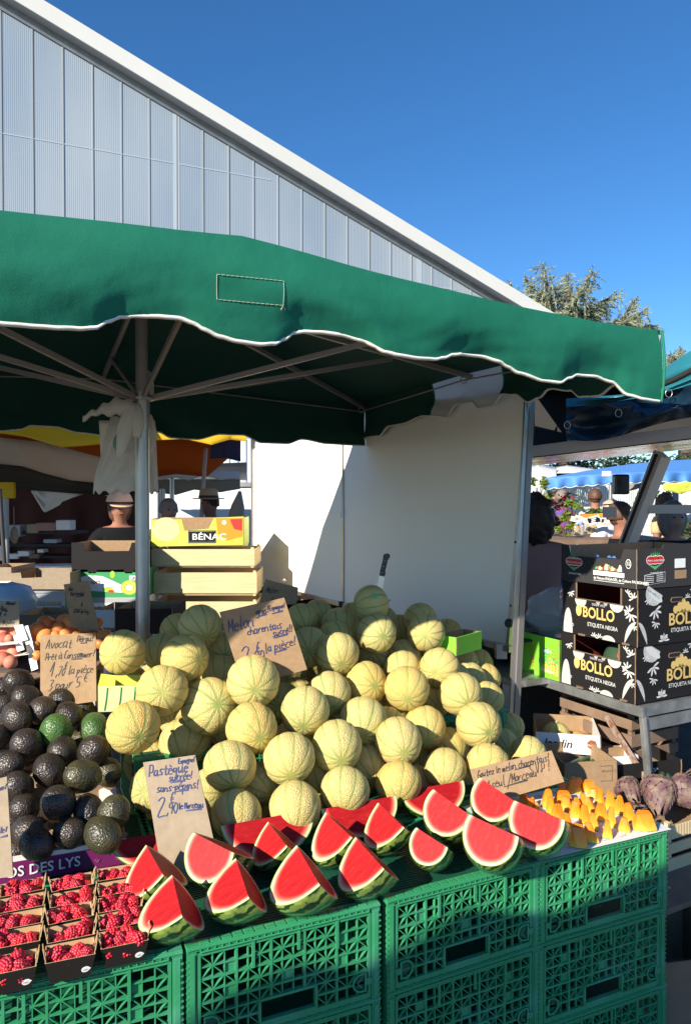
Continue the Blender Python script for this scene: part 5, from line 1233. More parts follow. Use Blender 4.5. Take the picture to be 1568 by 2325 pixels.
m = MB(); m.prism([(0, 0), (.04, 0), (.035, h*.9), (0, h*.95)], (.012, .007, .01), X_, Zz, .003, 'board_white'); m.prism([(0, 0), (.06, 0), (.062, h*.98), (0, h*.9)], (L_*.66, D_-.01, .01), X_, Zz, .003, 'board_white'); m.build('inner_flap', 'board_white', t)
# lime green box
NJ = KB+BD*(BL+.008)+BA*.0
t = box_thing('lime green carton with a red wheat ear print beside the black boxes', (NJ.x, NJ.y, KB.z), .34, .30, .19, 'lime', 'kraft')
m = MB(); y = -.0012; L_ = .34
disc(m, (L_*.74, y, .125), X_, Zz, .028, .016, 'green_print'); m.text('jardin', (L_*.66, y-.0005, .118), X_, Zz, .030, 'print_white', bold=.005, sx=.95)
m.poly([(L_*.62, y+.0003, .03), (L_*.97, y+.0003, .02), (L_*.97, y+.0003, .075), (L_*.80, y+.0003, .10)], 'lime_text')
m.text('nêole', (L_*.58, y-.0005, .065), X_, Zz, .058, 'green_print', bold=.008, shear=.3); m.text("d'aquitaine", (L_*.62, y-.0005, .030), X_, Zz, .022, 'print_white', bold=.008)
for cx in (.885, .45):
    for k in range(8):
        for s_ in (-1, 1):
            p = Vector((L_*cx+s_*.004+.004*math.sin(k*.5), y, .02+k*.015)); v = Vector((s_*.6, 0, 1)).normalized(); w_ = Vector((-v.z, 0, v.x)); m.poly([p, p+v*.007+w_*.0035, p+v*.016, p+v*.007-w_*.0035], 'red_print')
m.build('printed_lettering', 'green_print', t)
# plastic bag over the lime box
pb = MB(); bc = NJ+BD*.16+BA*.16+ZV*(.19+.09)
pb.ball(bc, (.16, .14, .12), 'plastic_clear', 20, 14, fn=lambda d: 1+.25*noise.noise(d*2.5)); o = pb.build('plastic_bag', 'plastic_clear'); tag(o, 'clear crumpled plastic bag lying over the lime green carton', 'plastic bag')
# ---------------------------------------------------------------- roof of the right stall
rs = thing('stall_roof', 'glossy dark blue and teal tarpaulin awning with steel eyelets over the neighbouring stall', 'awning', tuple(U(1500, 1000, 3.3)))
def q4(m, pts, mm): m.add([U(*p[:2], p[2]) for p in pts], [tuple(range(len(pts)))], mm)
m = MB()
def tarp(u, v):
    x = 1284+u*420; top = 925-u*30-70*u*u; bot = 998-u*15-85*u*u+7*math.sin(u*9)
    y = 3.45+.10*noise.noise(Vector((u*3, v*1.5, 4)))+.03*noise.noise(Vector((u*9, v*4, 7)))-.6*u
    return U(x, top+(bot-top)*v, y)
m.grid(60, 14, tarp, 'pvc_blue'); m.build('tarpaulin_valance', 'pvc_blue', rs, world=True)
m = MB()
m.grid(20, 6, lambda u, v: U(1284+u*420, min(905-u*30, 983-278*u)*(1-v)+(926-u*30-70*u*u)*v, 3.5-.6*u+.1*noise.noise(Vector((u*4, v*2, 1)))-.05*v), 'pvc_teal')
m.build('teal_skirt', 'pvc_teal', rs, world=True)
m = MB(); m.tube([U(1495, 876, 3.12), U(1530, 862, 3.08), U(1568, 842, 3.02), U(1700, 770, 2.9)], .012, 6, 'dark_void'); m.build('seam', 'dark_void', rs, world=True)
for (x, y_, yy) in ((1287, 965, 3.42), (1403, 938, 3.28), (1517, 893, 3.12)):
    c_ = U(x, y_, yy-.03); m = MB(); m.tube([c_+Vector((.014*math.sin(a*PI/8), 0, .017*math.cos(a*PI/8))) for a in range(17)], .0018, 6, 'alu', caps=False); m.build('eyelet', 'alu', rs, world=True)
m = MB(); R0 = U(1206, 1026, 3.75); R1 = U(1600, 978, 3.30); m.bar(R0, R1, .05, .055, 'beam_brown'); m.bar(R0-ZV*.03+Vector((0, -.03, 0)), R1-ZV*.03+Vector((0, -.03, 0)), .006, .004, 'dark_void'); m.build('cross_beam', 'beam_brown', rs, world=True)
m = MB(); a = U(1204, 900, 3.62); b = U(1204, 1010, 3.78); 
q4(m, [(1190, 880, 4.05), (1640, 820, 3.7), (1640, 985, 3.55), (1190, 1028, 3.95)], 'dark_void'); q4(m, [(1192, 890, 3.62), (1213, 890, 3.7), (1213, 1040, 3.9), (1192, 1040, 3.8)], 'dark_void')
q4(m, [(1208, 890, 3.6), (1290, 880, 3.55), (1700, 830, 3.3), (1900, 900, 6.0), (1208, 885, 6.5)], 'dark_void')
m.build('interior_shade_sheet', 'dark_void', rs, world=True)  # near-black sheets stand in for the shade inside the stall roof
m = MB(); q4(m, [(1200, 1040, 3.85), (1620, 988, 3.4), (1620, 1014, 4.4), (1200, 1058, 4.9)], 'mirror_metal'); m.build('polished_ceiling', 'mirror_metal', rs, world=True)
m = MB(); m.bar(U(1290, 930, 3.6), U(1290, 1015, 3.7), .014, .014, 'beam_brown'); m.build('hanger', 'beam_brown', rs, world=True)
m = MB(); pa = U(1502, 1032, 3.75); pb_ = U(1425, 1230, 3.95); m.bar(pa, pb_+(pb_-pa)*.5, .10, .05, 'post_brown', up=(1, 0, 0)); m.bar(pa+Vector((-.042, -.03, 0)), pb_+(pb_-pa)*.5+Vector((-.042, -.03, 0)), .012, .012, 'dark_brown', up=(1, 0, 0))
m.build('slanting_post', 'post_brown', rs, world=True)
m = MB(); q = U(1524, 1156, 3.82); m.box(q, (.24, .02, .045), 'beam_brown'); m.build('bracket', 'beam_brown', rs, world=True)
m = MB(); q = U(1383, 1163, 3.85); m.box(q, (.065, .02, .055), 'beam_brown'); m.build('bracket', 'beam_brown', rs, world=True)
sc = thing('weighing_scale', 'black hanging weighing scale beside the slanting post', 'scale', tuple(U(1405, 1110, 4.1)))
m = MB(); m.box(U(1408, 1100, 4.1), (.08, .06, .11), 'plastic_black'); m.build('housing', 'plastic_black', sc, world=True, bevel=.01)
m = MB(); m.box(U(1404, 1096, 4.06), (.02, .01, .03), 'box_slate'); m.build('display', 'soffit', sc, world=True)
# ---------------------------------------------------------------- goods below the table
sh = thing('lower_shelf', 'low wooden shelf with crates below the steel table', 'shelf', tuple(U(1450, 1900, 3.2)))
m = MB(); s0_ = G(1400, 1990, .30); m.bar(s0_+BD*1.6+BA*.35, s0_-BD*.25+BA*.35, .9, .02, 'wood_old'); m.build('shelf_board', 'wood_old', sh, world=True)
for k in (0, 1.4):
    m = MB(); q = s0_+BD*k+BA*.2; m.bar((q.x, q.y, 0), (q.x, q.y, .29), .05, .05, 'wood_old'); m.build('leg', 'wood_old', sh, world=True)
def slat_crate(name, label, o, ex, L_, D_, h, mm='wood_pale', rows=2, group=None, cat='crate', gap=.3):
    ex = Vector(ex).normalized(); rz = math.atan2(ex.y, ex.x); t = thing(name, label, cat, tuple(o), rz, group); th = .007; hh = h/rows
    for (nm, fn) in (('front_slat', lambda z0, z1: ((0, 0, z0), (L_, th, z1))), ('back_slat', lambda z0, z1: ((0, D_-th, z0), (L_, D_, z1))), ('side_slat', lambda z0, z1: ((0.0, th+.001, z0+.002), (th, D_-th-.001, z1))), ('side_slat', lambda z0, z1: ((L_-th, th+.001, z0+.002), (L_, D_-th-.001, z1)))):
        for r in range(rows):
            m = MB(); a, b = fn(r*hh+hh*gap*.5, (r+1)*hh-hh*gap*.5*(r < rows-1)); m.span(a, b, mm); m.build(nm, mm, t)
    for x in (th+.001, L_-th-.022):
        for y in (th+.001, D_-th-.022):
            m = MB(); m.span((x, y, 0), (x+.021, y+.021, h+.012), mm); m.build('corner_post', mm, t)
    m = MB(); n_ = 5
    for k in range(n_): m.span((th, th+(D_-2*th)*(k+.1)/n_, .003), (L_-th, th+(D_-2*th)*(k+.9)/n_, .008), mm)
    m.build('bottom', mm, t); return t
GW = 'old wooden crates stacked under the steel table'
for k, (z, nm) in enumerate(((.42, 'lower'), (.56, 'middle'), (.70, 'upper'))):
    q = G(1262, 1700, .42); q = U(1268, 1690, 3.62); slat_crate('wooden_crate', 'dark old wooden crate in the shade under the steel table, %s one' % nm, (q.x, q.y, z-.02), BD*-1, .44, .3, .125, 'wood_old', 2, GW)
def small_open(name, label, near, L_, D_, h, body, txt=None, rz=RZB, tcol='ink_black', ts=.05, tx=.1, cat='carton'):
    t = box_thing(label, near, L_, D_, h, body, 'kraft', name=name, rz=rz)
    if txt:
        m = MB(); m.text(txt, (L_*tx, -.0012, h*.3), X_, Zz, ts, tcol, bold=.012, shear=.25); m.build('printed_lettering', tcol, t)
    return t
# "Jardin" tray with melon and zucchini below
tj = small_open('fruit_tray', 'white cardboard tray with dark script print and a brown map print, holding a melon', U(1362, 1716, 3.18), .27, .30, .085, 'board_white', 'Jardin', rz=R(-12), ts=.052, tx=.12)
m = MB(); disc(m, (.235, -.0012, .045), X_, Zz, .022, .022, 'brown_print', n_=7); m.text('FRANCE', (.216, -.0020, .038), X_, Zz, .0125, 'board_white'); m.build('map_print', 'brown_print', tj)
for (px, py, d) in ((1262, 1672, 62),):
    o = MR.copy(); C.objects.link(o); s2 = ST.copy(); C.objects.link(s2); s2.parent = o; p = U(px, py, 3.34); o.location = p; k = d*p.y/F/.152; o.scale = (k, k, k*1.1); o.rotation_quaternion = Quaternion((1, 0, 0, 0)); tag(o, 'melon lying in the white tray under the steel table', 'melon')
o = MR.copy(); C.objects.link(o); s2 = ST.copy(); C.objects.link(s2); s2.parent = o; p = U(1494, 1758, 3.15); o.location = p; k = 48*p.y/F/.152; o.scale = (k, k, k*.9); o.rotation_quaternion = Vector((.2, .8, .5)).to_track_quat('Z', 'Y'); tag(o, 'small melon with a sticker behind the galvanised leg', 'melon')
mat('apricot', (.74, .30, .07), .5, var=(14, (.70, .18, .05), .35, .7), rand=.15, bump=(200, .0003, 'n'))
m = MB(); p = U(1310, 1682, 3.36); m.ball(p, .045, 'apricot', 14, 10); o = m.build('orange_fruit', 'apricot'); tag(o, 'orange fruit beside the melon in the white tray', 'fruit')
bc_ = small_open('cardboard_box', 'brown cardboard box standing behind the orange tasting cubes', U(1398, 1816, 2.98), .22, .25, .16, 'kraft', rz=R(8))
m = MB(); m.tube([(.15, -.001, .08), (.2, -.001, .08), (.2, -.001, .14), (.15, -.001, .14)], .0015, 4, 'wood_old'); m.text('PRODUCE', (.155, -.001, .115), X_, Zz, .014, 'wood_old'); m.build('faint_print', 'wood_old', bc_)
mat('zucchini', (.02, .06, .02), .4, var=(40, (.05, .11, .04), .4, .6))
for k, (a, b) in enumerate((((1255, 1795), (1345, 1728)), ((1270, 1800), (1355, 1738)), ((1240, 1775), (1335, 1718)), ((1290, 1805), (1362, 1748)))):
    A1 = U(*a, 2.98+.03*k); B1 = U(*b, 3.16+.02*k); m = MB(); m.tube([A1+(B1-A1)*s for s in (0, .04, .3, .6, .88, .92, 1.0)], [.008, .019, .022, .021, .016, .009, .011], 10, 'zucchini'); o = m.build('zucchini', 'zucchini'); tag(o, 'dark green zucchini lying in the bundle behind the tasting notice', 'zucchini', 'zucchini behind the tasting notice')
tk = small_open('fruit_tray', 'pale open tray with a black printed side beside the galvanised leg', U(1545, 1756, 3.1), .30, .2, .06, 'box_black', 'TOP', rz=R(14), tcol='print_white', ts=.025, tx=.45)
tw = small_open('fruit_tray', 'pale open cardboard tray left of the galvanised leg', U(1448, 1768, 3.16), .12, .14, .10, 'board_white', rz=R(10))
# artichokes
mat('artichoke', (.13, .06, .075), .6, var=(30, (.26, .19, .13), .4, .65), rand=.12)
def artichoke_mesh():
    m = MB(); m.ball((0, 0, 0), .030, 'artichoke', 10, 8); rr = random.Random(2)
    for L in range(7):
        th0 = .35+L*.33; n_ = 5+L*2 if L < 5 else 10
        for k in range(n_):
            a = 2*PI*(k+.5*(L % 2))/n_; rad = .020+.030*math.sin(min(th0, 2.4)*.62); z = .045-L*.014
            d = Vector((math.cos(a), math.sin(a), 0)); s_ = Vector((-d.y, d.x, 0)); b = d*rad*.75+ZV*(z-.02); w_ = .014+.002*L
            tip = d*(rad*.55+.006*L)+ZV*(z+.030)
            m.add([b-s_*w_*.8, b+s_*w_*.8, (b+tip)/2+s_*w_+d*.008, tip+s_*.003, tip-s_*.003, (b+tip)/2-s_*w_+d*.008, (b+tip)/2+d*.013], [(0, 1, 2, 6), (0, 6, 5), (6, 2, 3, 4), (5, 6, 4)], 'artichoke')
    m.tube([(0, 0, -.03), (.004, 0, -.06), (.01, .01, -.085)], .009, 7, 'zucchini'); return m
am = artichoke_mesh().build('artichoke', 'artichoke', thick=.0015)
for k, (px, py, y, s_, e) in enumerate(((1428, 1797, 2.95, 1.15, (1.9, .4, .3)), (1416, 1775, 3.15, 1.0, (2.0, -.5, 1)), (1495, 1806, 2.90, 1.55, (2.5, .5, .2)), (1552, 1800, 2.92, 1.45, (2.2, -.6, .4)), (1445, 1835, 2.95, .9, (1.2, .8, .1)), (1590, 1780, 3.0, 1.3, (2, .3, 2)))):
    o = am if k == 0 else am.copy()
    if k: C.objects.link(o)
    s_ *= .72; o.location = U(px, py, y); o.scale = (s_, s_, s_); o.rotation_euler = e; tag(o, ['purple brown artichoke left of the galvanised leg, upper front', 'small purple artichoke behind the one left of the leg', 'large dried purple artichoke right of the galvanised leg', 'purple artichoke next to the large dried one', 'small shaded artichoke at the foot of the leg', 'artichoke behind the others at the stall end'][k], 'artichoke', 'artichokes below the steel table')
small_open('fruit_tray', 'pale tray with dark script print below the artichokes', U(1640, 1888, 2.9), .26, .25, .05, 'kraft_pale', 'Jardin', rz=R(18), ts=.045, tx=.05)
# wooden crates standing on the ground at the right end
for k in range(2):
    q = U(1515, 2010-k*72, 2.75); slat_crate('wooden_crate', 'pale slatted wooden crate right of the green crates, %s' % ('lower one' if k == 0 else 'upper one with a loose lath'), (q.x, q.y, q.z-.015), H(62), .5, .35, .11, 'wood_pale', 2, 'pale wooden crates right of the green crates')
st_ = thing('crate_stand', 'dark low stand under the pale wooden crates', 'stand', (1.4, 2.95, 0))
m = MB(); q = U(1515, 2022, 2.78); m.bar((q.x+.05, q.y+.14, q.z-.03), (q.x+.5, q.y+.36, q.z-.03), .3, .02, 'wood_old'); m.build('top', 'wood_old', st_, world=True)
for dx, dy in ((.09, .1), (.42, .28)): m = MB(); m.span((q.x+dx, q.y+dy, 0), (q.x+dx+.04, q.y+dy+.04, q.z-.04), 'wood_old'); m.build('leg', 'wood_old', st_, world=True)
m = MB(); mat('carton_dim', (.20, .12, .08), .85, var=(7, (.26, .16, .11), .3, .7))
bx = box_thing('brown cardboard box standing on the asphalt at the right edge', U(1700, 2320, 2.35), .40, .34, .22, 'carton_dim', 'kraft', name='cardboard_box', rz=R(10))
# ---------------------------------------------------------------- green melon carton under the pile (left) and at the right
mat('lime_yellow', (.45, .55, .05), .5, var=(8, (.55, .60, .10), .4, .6)); mat('netting_print', (.55, .52, .25), .55, var=(50, (.62, .58, .32), .4, .6))
t = box_thing('yellow green carton printed with melon rind at the left edge of the pile', U(318, 1614, 2.46), .135, .16, .085, 'netting_print', 'lime_yellow', name='melon_carton', rz=R(6))
m = MB()
for k in range(3): m.tube([(.02+k*.045, -.001, .005), (.026+k*.045, -.001, .04), (.02+k*.045+.01, -.001, .08)], .0022, 4, 'green_print')
m.build('rind_print', 'green_print', t)
m = MB(); m.prism([(0, 0), (.055, 0), (.05, .05), (0, .06)], (0, .0, .086), X_, (0, .8, .5), .003, 'lime_yellow'); m.build('folded_corner', 'lime_yellow', t)
box_thing('green carton end sticking out at the right of the melon pile', U(1036, 1490, 3.0), .10, .2, .075, 'lime', 'kraft', name='melon_carton', rz=R(-40))
# dark stock boxes under the white board
for k, (px, py, w_, mm, lb) in enumerate(((760, 1400, .3, 'box_slate', 'dark grey carton below the white board, near the hinge'), (1040, 1480, .3, 'wood_old', 'old brown crate below the white board behind the pile'), (900, 1440, .3, 'carton_dim', 'dim brown carton below the middle of the white board'), (640, 1375, .3, 'box_black', 'black carton below the far end of the white board'))):
    q = U(px, py, [4.9, 3.9, 4.3, 5.4][k]); box_thing(lb, (q.x, q.y, q.z-.10), .36, .3, .13, mm, 'kraft', name='stock_carton')
bt = thing('stock_table', 'dark steel trestle behind the melon pile carrying spare cartons', 'table', (.2, 4.4, 0))
m = MB(); P1 = BP+BA*.2+ZV*.85; m.bar(P1-BD*.1, P1+BD*2.6, .5, .03, 'galv'); m.build('table_top', 'galv', bt, world=True)
for s_ in (.1, 1.3, 2.5): m = MB(); q = BP+BA*.05+BD*s_; m.bar((q.x, q.y, 0), (q.x, q.y, .83), .03, .03, 'galv'); m.build('leg', 'galv', bt, world=True)
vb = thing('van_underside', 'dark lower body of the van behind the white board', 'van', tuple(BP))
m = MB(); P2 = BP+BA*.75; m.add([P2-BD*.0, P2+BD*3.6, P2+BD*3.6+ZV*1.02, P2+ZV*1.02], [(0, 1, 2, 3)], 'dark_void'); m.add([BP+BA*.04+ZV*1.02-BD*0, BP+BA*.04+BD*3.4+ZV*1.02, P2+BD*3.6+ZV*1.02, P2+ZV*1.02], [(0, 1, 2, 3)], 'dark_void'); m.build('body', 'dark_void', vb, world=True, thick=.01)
# ================================================================ people
mat('skin', (.32, .15, .10), .6, spec=.2); mat('skin_pale', (.55, .34, .25), .5); mat('skin_dark', (.30, .15, .10), .5)
mat('hair_dark', (.035, .018, .010), .6, bump=(60, .004, 'n')); mat('hair_grey', (.20, .165, .135), .6, bump=(60, .004, 'n')); mat('hair_brown', (.10, .045, .025), .6, bump=(50, .006, 'n'))
mat('cloth_black', (.012, .012, .014), .9, spec=.1); mat('cloth_jeans', (.04, .06, .12), .9, spec=.1); mat('cloth_white', (.65, .65, .66), .9, spec=.1); mat('cloth_blue', (.30, .36, .58), .9, spec=.1, var=(30, (.42, .46, .62), .45, .55)); mat('cloth_check', (.06, .04, .14), .9, spec=.1, var=(40, (.16, .12, .28), .45, .55)); mat('cloth_floral', (.05, .05, .05), .9, spec=.1, var=(22, (.35, .36, .30), .5, .56)); mat('cloth_pink', (.36, .20, .17), .9, spec=.1); mat('cloth_red', (.45, .05, .10), .9, spec=.1, var=(12, (.12, .10, .45), .45, .55))
mat('cap_peach', (.80, .50, .34), .7, spec=.2); mat('straw', (.52, .36, .18), .8, bump=(80, .001, 'w')); mat('glasses', (.01, .01, .01), .2)
def skin_obj(name, verts, edges, radii, m, parent, sub=2):
    me = bpy.data.meshes.new(name); me.from_pydata([tuple(v) for v in verts], edges, []); me.materials.append(MATS[m])
    bm = bmesh.new(); bm.from_mesh(me); ly = bm.verts.layers.skin.verify()
    for v, r in zip(bm.verts, radii): v[ly].radius = r if isinstance(r, tuple) else (r, r); v[ly].use_root = False
    bm.verts.ensure_lookup_table(); bm.verts[0][ly].use_root = True; bm.to_mesh(me); bm.free()
    o = bpy.data.objects.new(name, me); C.objects.link(o); o.parent = parent
    s = o.modifiers.new('skin', 'SKIN'); s.use_smooth_shade = True; q = o.modifiers.new('sub', 'SUBSURF'); q.levels = sub; q.render_levels = sub
    return o
def person(label, px, py, y, heading, skin='skin', shirt='cloth_black', hair='hair_dark', hairtype='short', hat=None, glasses=False, group=None, lean=0.0, trousers='cloth_jeans', bend=.35, hs=1.0):
    top = U(px, py, y); h = top.z; k = h/1.72
    t = thing('person', label, 'person', (top.x, top.y, 0), R(heading), group)      # faces local -Y
    def V(x, yy, z): return Vector((x*k, yy*k-lean*max(0, z-.9)*k, z*k))
    vs = [V(0, 0, .92), V(0, .01, 1.12), V(0, .015, 1.32), V(0, .01, 1.43), V(0, -.005, 1.52), V(0, -.01, 1.60), V(0, .0, 1.66)]
    ed = [(0, 1), (1, 2), (2, 3), (3, 4), (4, 5), (5, 6)]
    rd = [(.15, .11), (.135, .10), (.16, .11), (.062, .06), (.058, .064), (.078, .092), (.062, .075)]
    vs.append(V(0, -.095, 1.565)); ed.append((5, 7)); rd.append((.012, .016))          # nose
    for s_ in (-1, 1):
        b = len(vs); vs += [V(.15*s_, .01, 1.36), V(.20*s_, .0, 1.32), V(.235*s_, -.02, 1.08), V(.20*s_, -.18*bend/.35, 1.08-.20*(1-bend)), V(.18*s_, -.26*bend/.35, 1.10-.26*(1-bend))]
        ed += [(2, b), (b, b+1), (b+1, b+2), (b+2, b+3), (b+3, b+4)]; rd += [.065, .056, .044, .032, .030]
        vs.append(V(.085*s_, .01, 1.575)); ed.append((5, len(vs)-1)); rd.append((.012, .022))   # ear
        for fx in (-.025, 0, .025):
            b2 = len(vs); vs += [V(.18*s_+fx, -.26*bend/.35-.05, 1.10-.26*(1-bend)-.02), V(.18*s_+fx*1.3, -.26*bend/.35-.09, 1.08-.26*(1-bend)-.05)]
            ed += [(b+4, b2), (b2, b2+1)]; rd += [.010, .008]
        b = len(vs); vs += [V(.09*s_, 0, .86), V(.10*s_, -.01, .48), V(.10*s_, .0, .09), V(.10*s_, -.12, .04)]; ed += [(0, b), (b, b+1), (b+1, b+2), (b+2, b+3)]; rd += [.095, .062, .045, .038]
    sc = lambda r, f: tuple(x*f for x in r) if isinstance(r, tuple) else r*f
    skin_obj('body', vs, ed, [sc(r, k) for r in rd], skin, t, 1)
    # shirt
    vs = [V(0, 0, .90), V(0, .01, 1.12), V(0, .015, 1.33), V(0, .012, 1.40)]; ed = [(0, 1), (1, 2), (2, 3)]; rd = [(.175, .135), (.165, .13), (.190, .135), (.10, .085)]
    for s_ in (-1, 1):
        b = len(vs); vs += [V(.155*s_, .01, 1.355), V(.21*s_, .0, 1.30), V(.235*s_, -.015, 1.15)]; ed += [(2, b), (b, b+1), (b+1, b+2)]; rd += [.085, .078, .070]
    skin_obj('shirt', vs, ed, [sc(r, k) for r in rd], shirt, t)
    vs = [V(0, 0, .94)]; ed = []; rd = [(.16, .13)]
    for s_ in (-1, 1):
        b = len(vs); vs += [V(.09*s_, 0, .84), V(.10*s_, -.01, .48), V(.10*s_, .0, .10)]; ed += [(0, b), (b, b+1), (b+1, b+2)]; rd += [.11, .080, .065]
    skin_obj('trousers', vs, ed, [sc(r, k) for r in rd], trousers, t)
    hc = V(0, .0, 1.60)
    m = MB()
    for s_ in (-1, 1): m.ball(V(.032*s_, -.082, 1.60), .008*k, 'glasses', 8, 6)
    m.ball(V(0, -.083, 1.535), (.026*k, .010*k, .006*k), 'cap_peach' if False else skin, 8, 5); m.build('eyes', 'glasses', t)
    if hairtype:
        m = MB()
        def fn(d):
            if d.y < -.35 and d.z < .55: return .80
            if d.z < -.25 and hairtype == 'short': return .82
            return 1+.05*noise.noise(d*4)+.05*noise.noise(d*13)
        zs = {'short': 1, 'long': 1.15, 'big': 1.35, 'rim': 1}[hairtype]
        if hairtype == 'big': m.ball(hc+V(0, .03, -.04), (.118*k, .12*k, .17*k), hair, 48, 32, fn=lambda d: 1+.14*noise.noise(d*4)+.10*noise.noise(d*14))
        elif hairtype == 'rim': m.ball(hc+Vector((0, .018*k, -.015*k)), (.098*k, .100*k, .062*k), hair, 18, 12)
        else: m.ball(hc+Vector((0, .012*k, (.0 if hairtype == 'short' else -.02)*k)), (.098*k*hs, .110*k*hs, .122*k*zs*hs), hair, 40, 26, fn=fn)
        m.build('hair', hair, t)
    if glasses:
        m = MB()
        for s_ in (-1, 1): m.box(V(.036*s_, -.098, 1.603), (.052*k, .008*k, .034*k), 'glasses'); m.bar(V(.07*s_, -.09, 1.61), V(.092*s_, .02, 1.60), .006*k, .008*k, 'glasses')
        m.build('sunglasses', 'glasses', t)
    if hat == 'cap':
        m = MB(); m.ball(V(0, .01, 1.62), (.112*k, .128*k, .125*k), 'cap_peach', 28, 18, fn=lambda d: 1+.02*math.cos(6*math.atan2(d.y, d.x)))
        m.v = [v if v.z > 1.635*k else Vector((v.x, v.y, 1.635*k)) for v in m.v]; m.prism([(.095*math.cos(a*PI/10)*k, .105*k+.08*k*math.sin(a*PI/10)) for a in range(11)], V(0, 0, 1.635), (1, 0, 0), (0, -1, -.25), .006, 'cap_peach'); m.build('cap', 'cap_peach', t)
    if hat == 'straw':
        m = MB(); z = 1.655*k; M = Matrix.Translation((0, -lean*max(0, 1.6-.9)*k-.01, z)); m.lathe([(.185*k, -.012*k), (.15*k, .0), (.105*k, .0), (.10*k, .03*k), (.092*k, .085*k), (.06*k, .10*k), (.001, .092*k)], 24, 'straw', M)
        m.lathe([(.1055*k, .002*k), (.103*k, .028*k)], 24, 'hair_dark', M); m.build('straw_hat', 'straw', t)
    return t
person('shopper in a peach cap and black T-shirt seen left of the parasol pole', 272, 1117, 6.6, 25, 'skin', 'cloth_black', 'hair_brown', 'long', 'cap', True)
person('grey haired man in a blue checked shirt behind the printed fruit carton', 383, 1131, 7.6, 35, 'skin_dark', 'cloth_check', 'hair_grey', 'short')
person('person in a straw hat and patterned shirt bending over, beside the white board', 494, 1117, 8.2, -20, 'skin', 'cloth_floral', 'hair_dark', 'short', 'straw', lean=.25)
person('person with bushy dark hair seen from behind at the edge of the white board', 1214, 1122, 4.7, 170, 'skin', 'cloth_pink', 'hair_dark', 'big')
person('bald man in sunglasses and a white shirt below the blue parasol', 1384, 1117, 7.2, 40, 'skin_pale', 'cloth_white', 'hair_grey', None, glasses=True)
person('woman in sunglasses in the shade left of the slanting post', 1410, 1138, 6.0, 60, 'skin', 'cloth_black', 'hair_brown', 'short', glasses=True)
person('grey blond woman in the shade behind the slate grey box', 1527, 1140, 5.8, 5, 'skin_dark', 'cloth_black', 'hair_grey', 'long', hs=1.12)  # darker skin and hair colours carry the shade on her face
person('man in a pale striped shirt seen from behind under the blue parasol', 1350, 1109, 11.5, 165, 'skin', 'cloth_blue', 'hair_brown', 'short')
person('grey haired shopper in red and blue by the flower stall fence', 1276, 1111, 12.5, 20, 'skin', 'cloth_red', 'hair_grey', 'short')
person('dark haired shopper beside the grey haired one at the fence', 1260, 1115, 12.9, -30, 'skin_dark', 'cloth_check', 'hair_dark', 'short')
person('curly haired shopper right of the slanting post', 1512, 1119, 10.5, 30, 'skin', 'straw', 'hair_brown', 'big')
# ================================================================ awnings and tents of the stalls behind
mat('orange_canvas', (.72, .20, .02), .8, translucent=.5); mat('yellow_canvas', (.80, .55, .02), .7, translucent=.45); mat('sand_canvas', (.48, .36, .25), .8, translucent=.3); mat('tent_white', (.78, .77, .74), .8, translucent=.25)
mat('beige_canvas', (.36, .33, .28), .8, translucent=.2); mat('blue_canvas', (.10, .30, .72), .7, translucent=.2); mat('blue_dark', (.02, .04, .12), .8); mat('maroon_cloth', (.045, .012, .010), .9, var=(2, (.07, .02, .015), .3, .7)); mat('yellow_cloth', (.62, .50, .03), .8)
def sheet(name, label, rows, mm, cat='awning', th=.006, nu=60, wob=.02, group=None, par=None):
    """rows: list of point lists (px, py, y) top to bottom; smooth sheet through them"""
    def at_(row, u):
        x = u*(len(row)-1); i = min(int(x), len(row)-2); f = x-i; f = f*f*(3-2*f); return [row[i][c]*(1-f)+row[i+1][c]*f for c in range(3)]
    m = MB(); nv = 4*(len(rows)-1)
    def fn(u, v):
        x = v*(len(rows)-1); i = min(int(x), len(rows)-2); f = x-i; a = at_(rows[i], u); b = at_(rows[i+1], u); q = [a[c]*(1-f)+b[c]*f for c in range(3)]
        return U(q[0], q[1], q[2]+wob*noise.noise(Vector((u*9, v*3, len(label)))))
    m.grid(nu, nv, fn, mm)
    if par is not None: return m.build(name, mm, par, world=True, thick=th)
    o = m.build(name, mm, None, thick=th); tag(o, label, cat, group); return o
sc_ = lambda x0, x1, y0, y1, n, amp, y: [(x0+(x1-x0)*i/(2*n), y0+(y1-y0)*i/(2*n)+(amp if i % 2 else 0), y) for i in range(2*n+1)]
sheet('yellow_awning', 'bright yellow scalloped awning edge showing under the green canopy hem', [[(-60, 955, 6.2), (560, 975, 6.4)], [(-60, 975, 6.2), (60, 992, 6.2), (140, 1016, 6.2), (190, 1012, 6.2), (300, 1002, 6.2), (420, 996, 6.3), (480, 1010, 6.3), (520, 998, 6.4), (560, 1002, 6.4)]], 'yellow_canvas')
sheet('orange_awning', 'orange canvas awning of the stall behind, lit through by the sun', [[(-40, 985, 6.6), (545, 975, 7.0)], [(-40, 990, 6.8), (60, 1000, 7.2), (545, 990, 8.0)], [(40, 1045, 7.4), (300, 1090, 8.2), (400, 1076, 8.3), (470, 1082, 8.4), (530, 1030, 8.6)]], 'orange_canvas')
sheet('sand_awning', 'sand coloured drooping awning with dark underside at the left', [[(-60, 985, 6.3), (40, 998, 6.4), (100, 1004, 6.5), (300, 1058, 7.0)], [(-60, 1050, 6.4), (0, 1053, 6.4), (50, 1058, 6.4), (100, 1074, 6.5), (160, 1090, 6.6), (240, 1098, 6.8), (300, 1102, 7.0)]], 'sand_canvas')
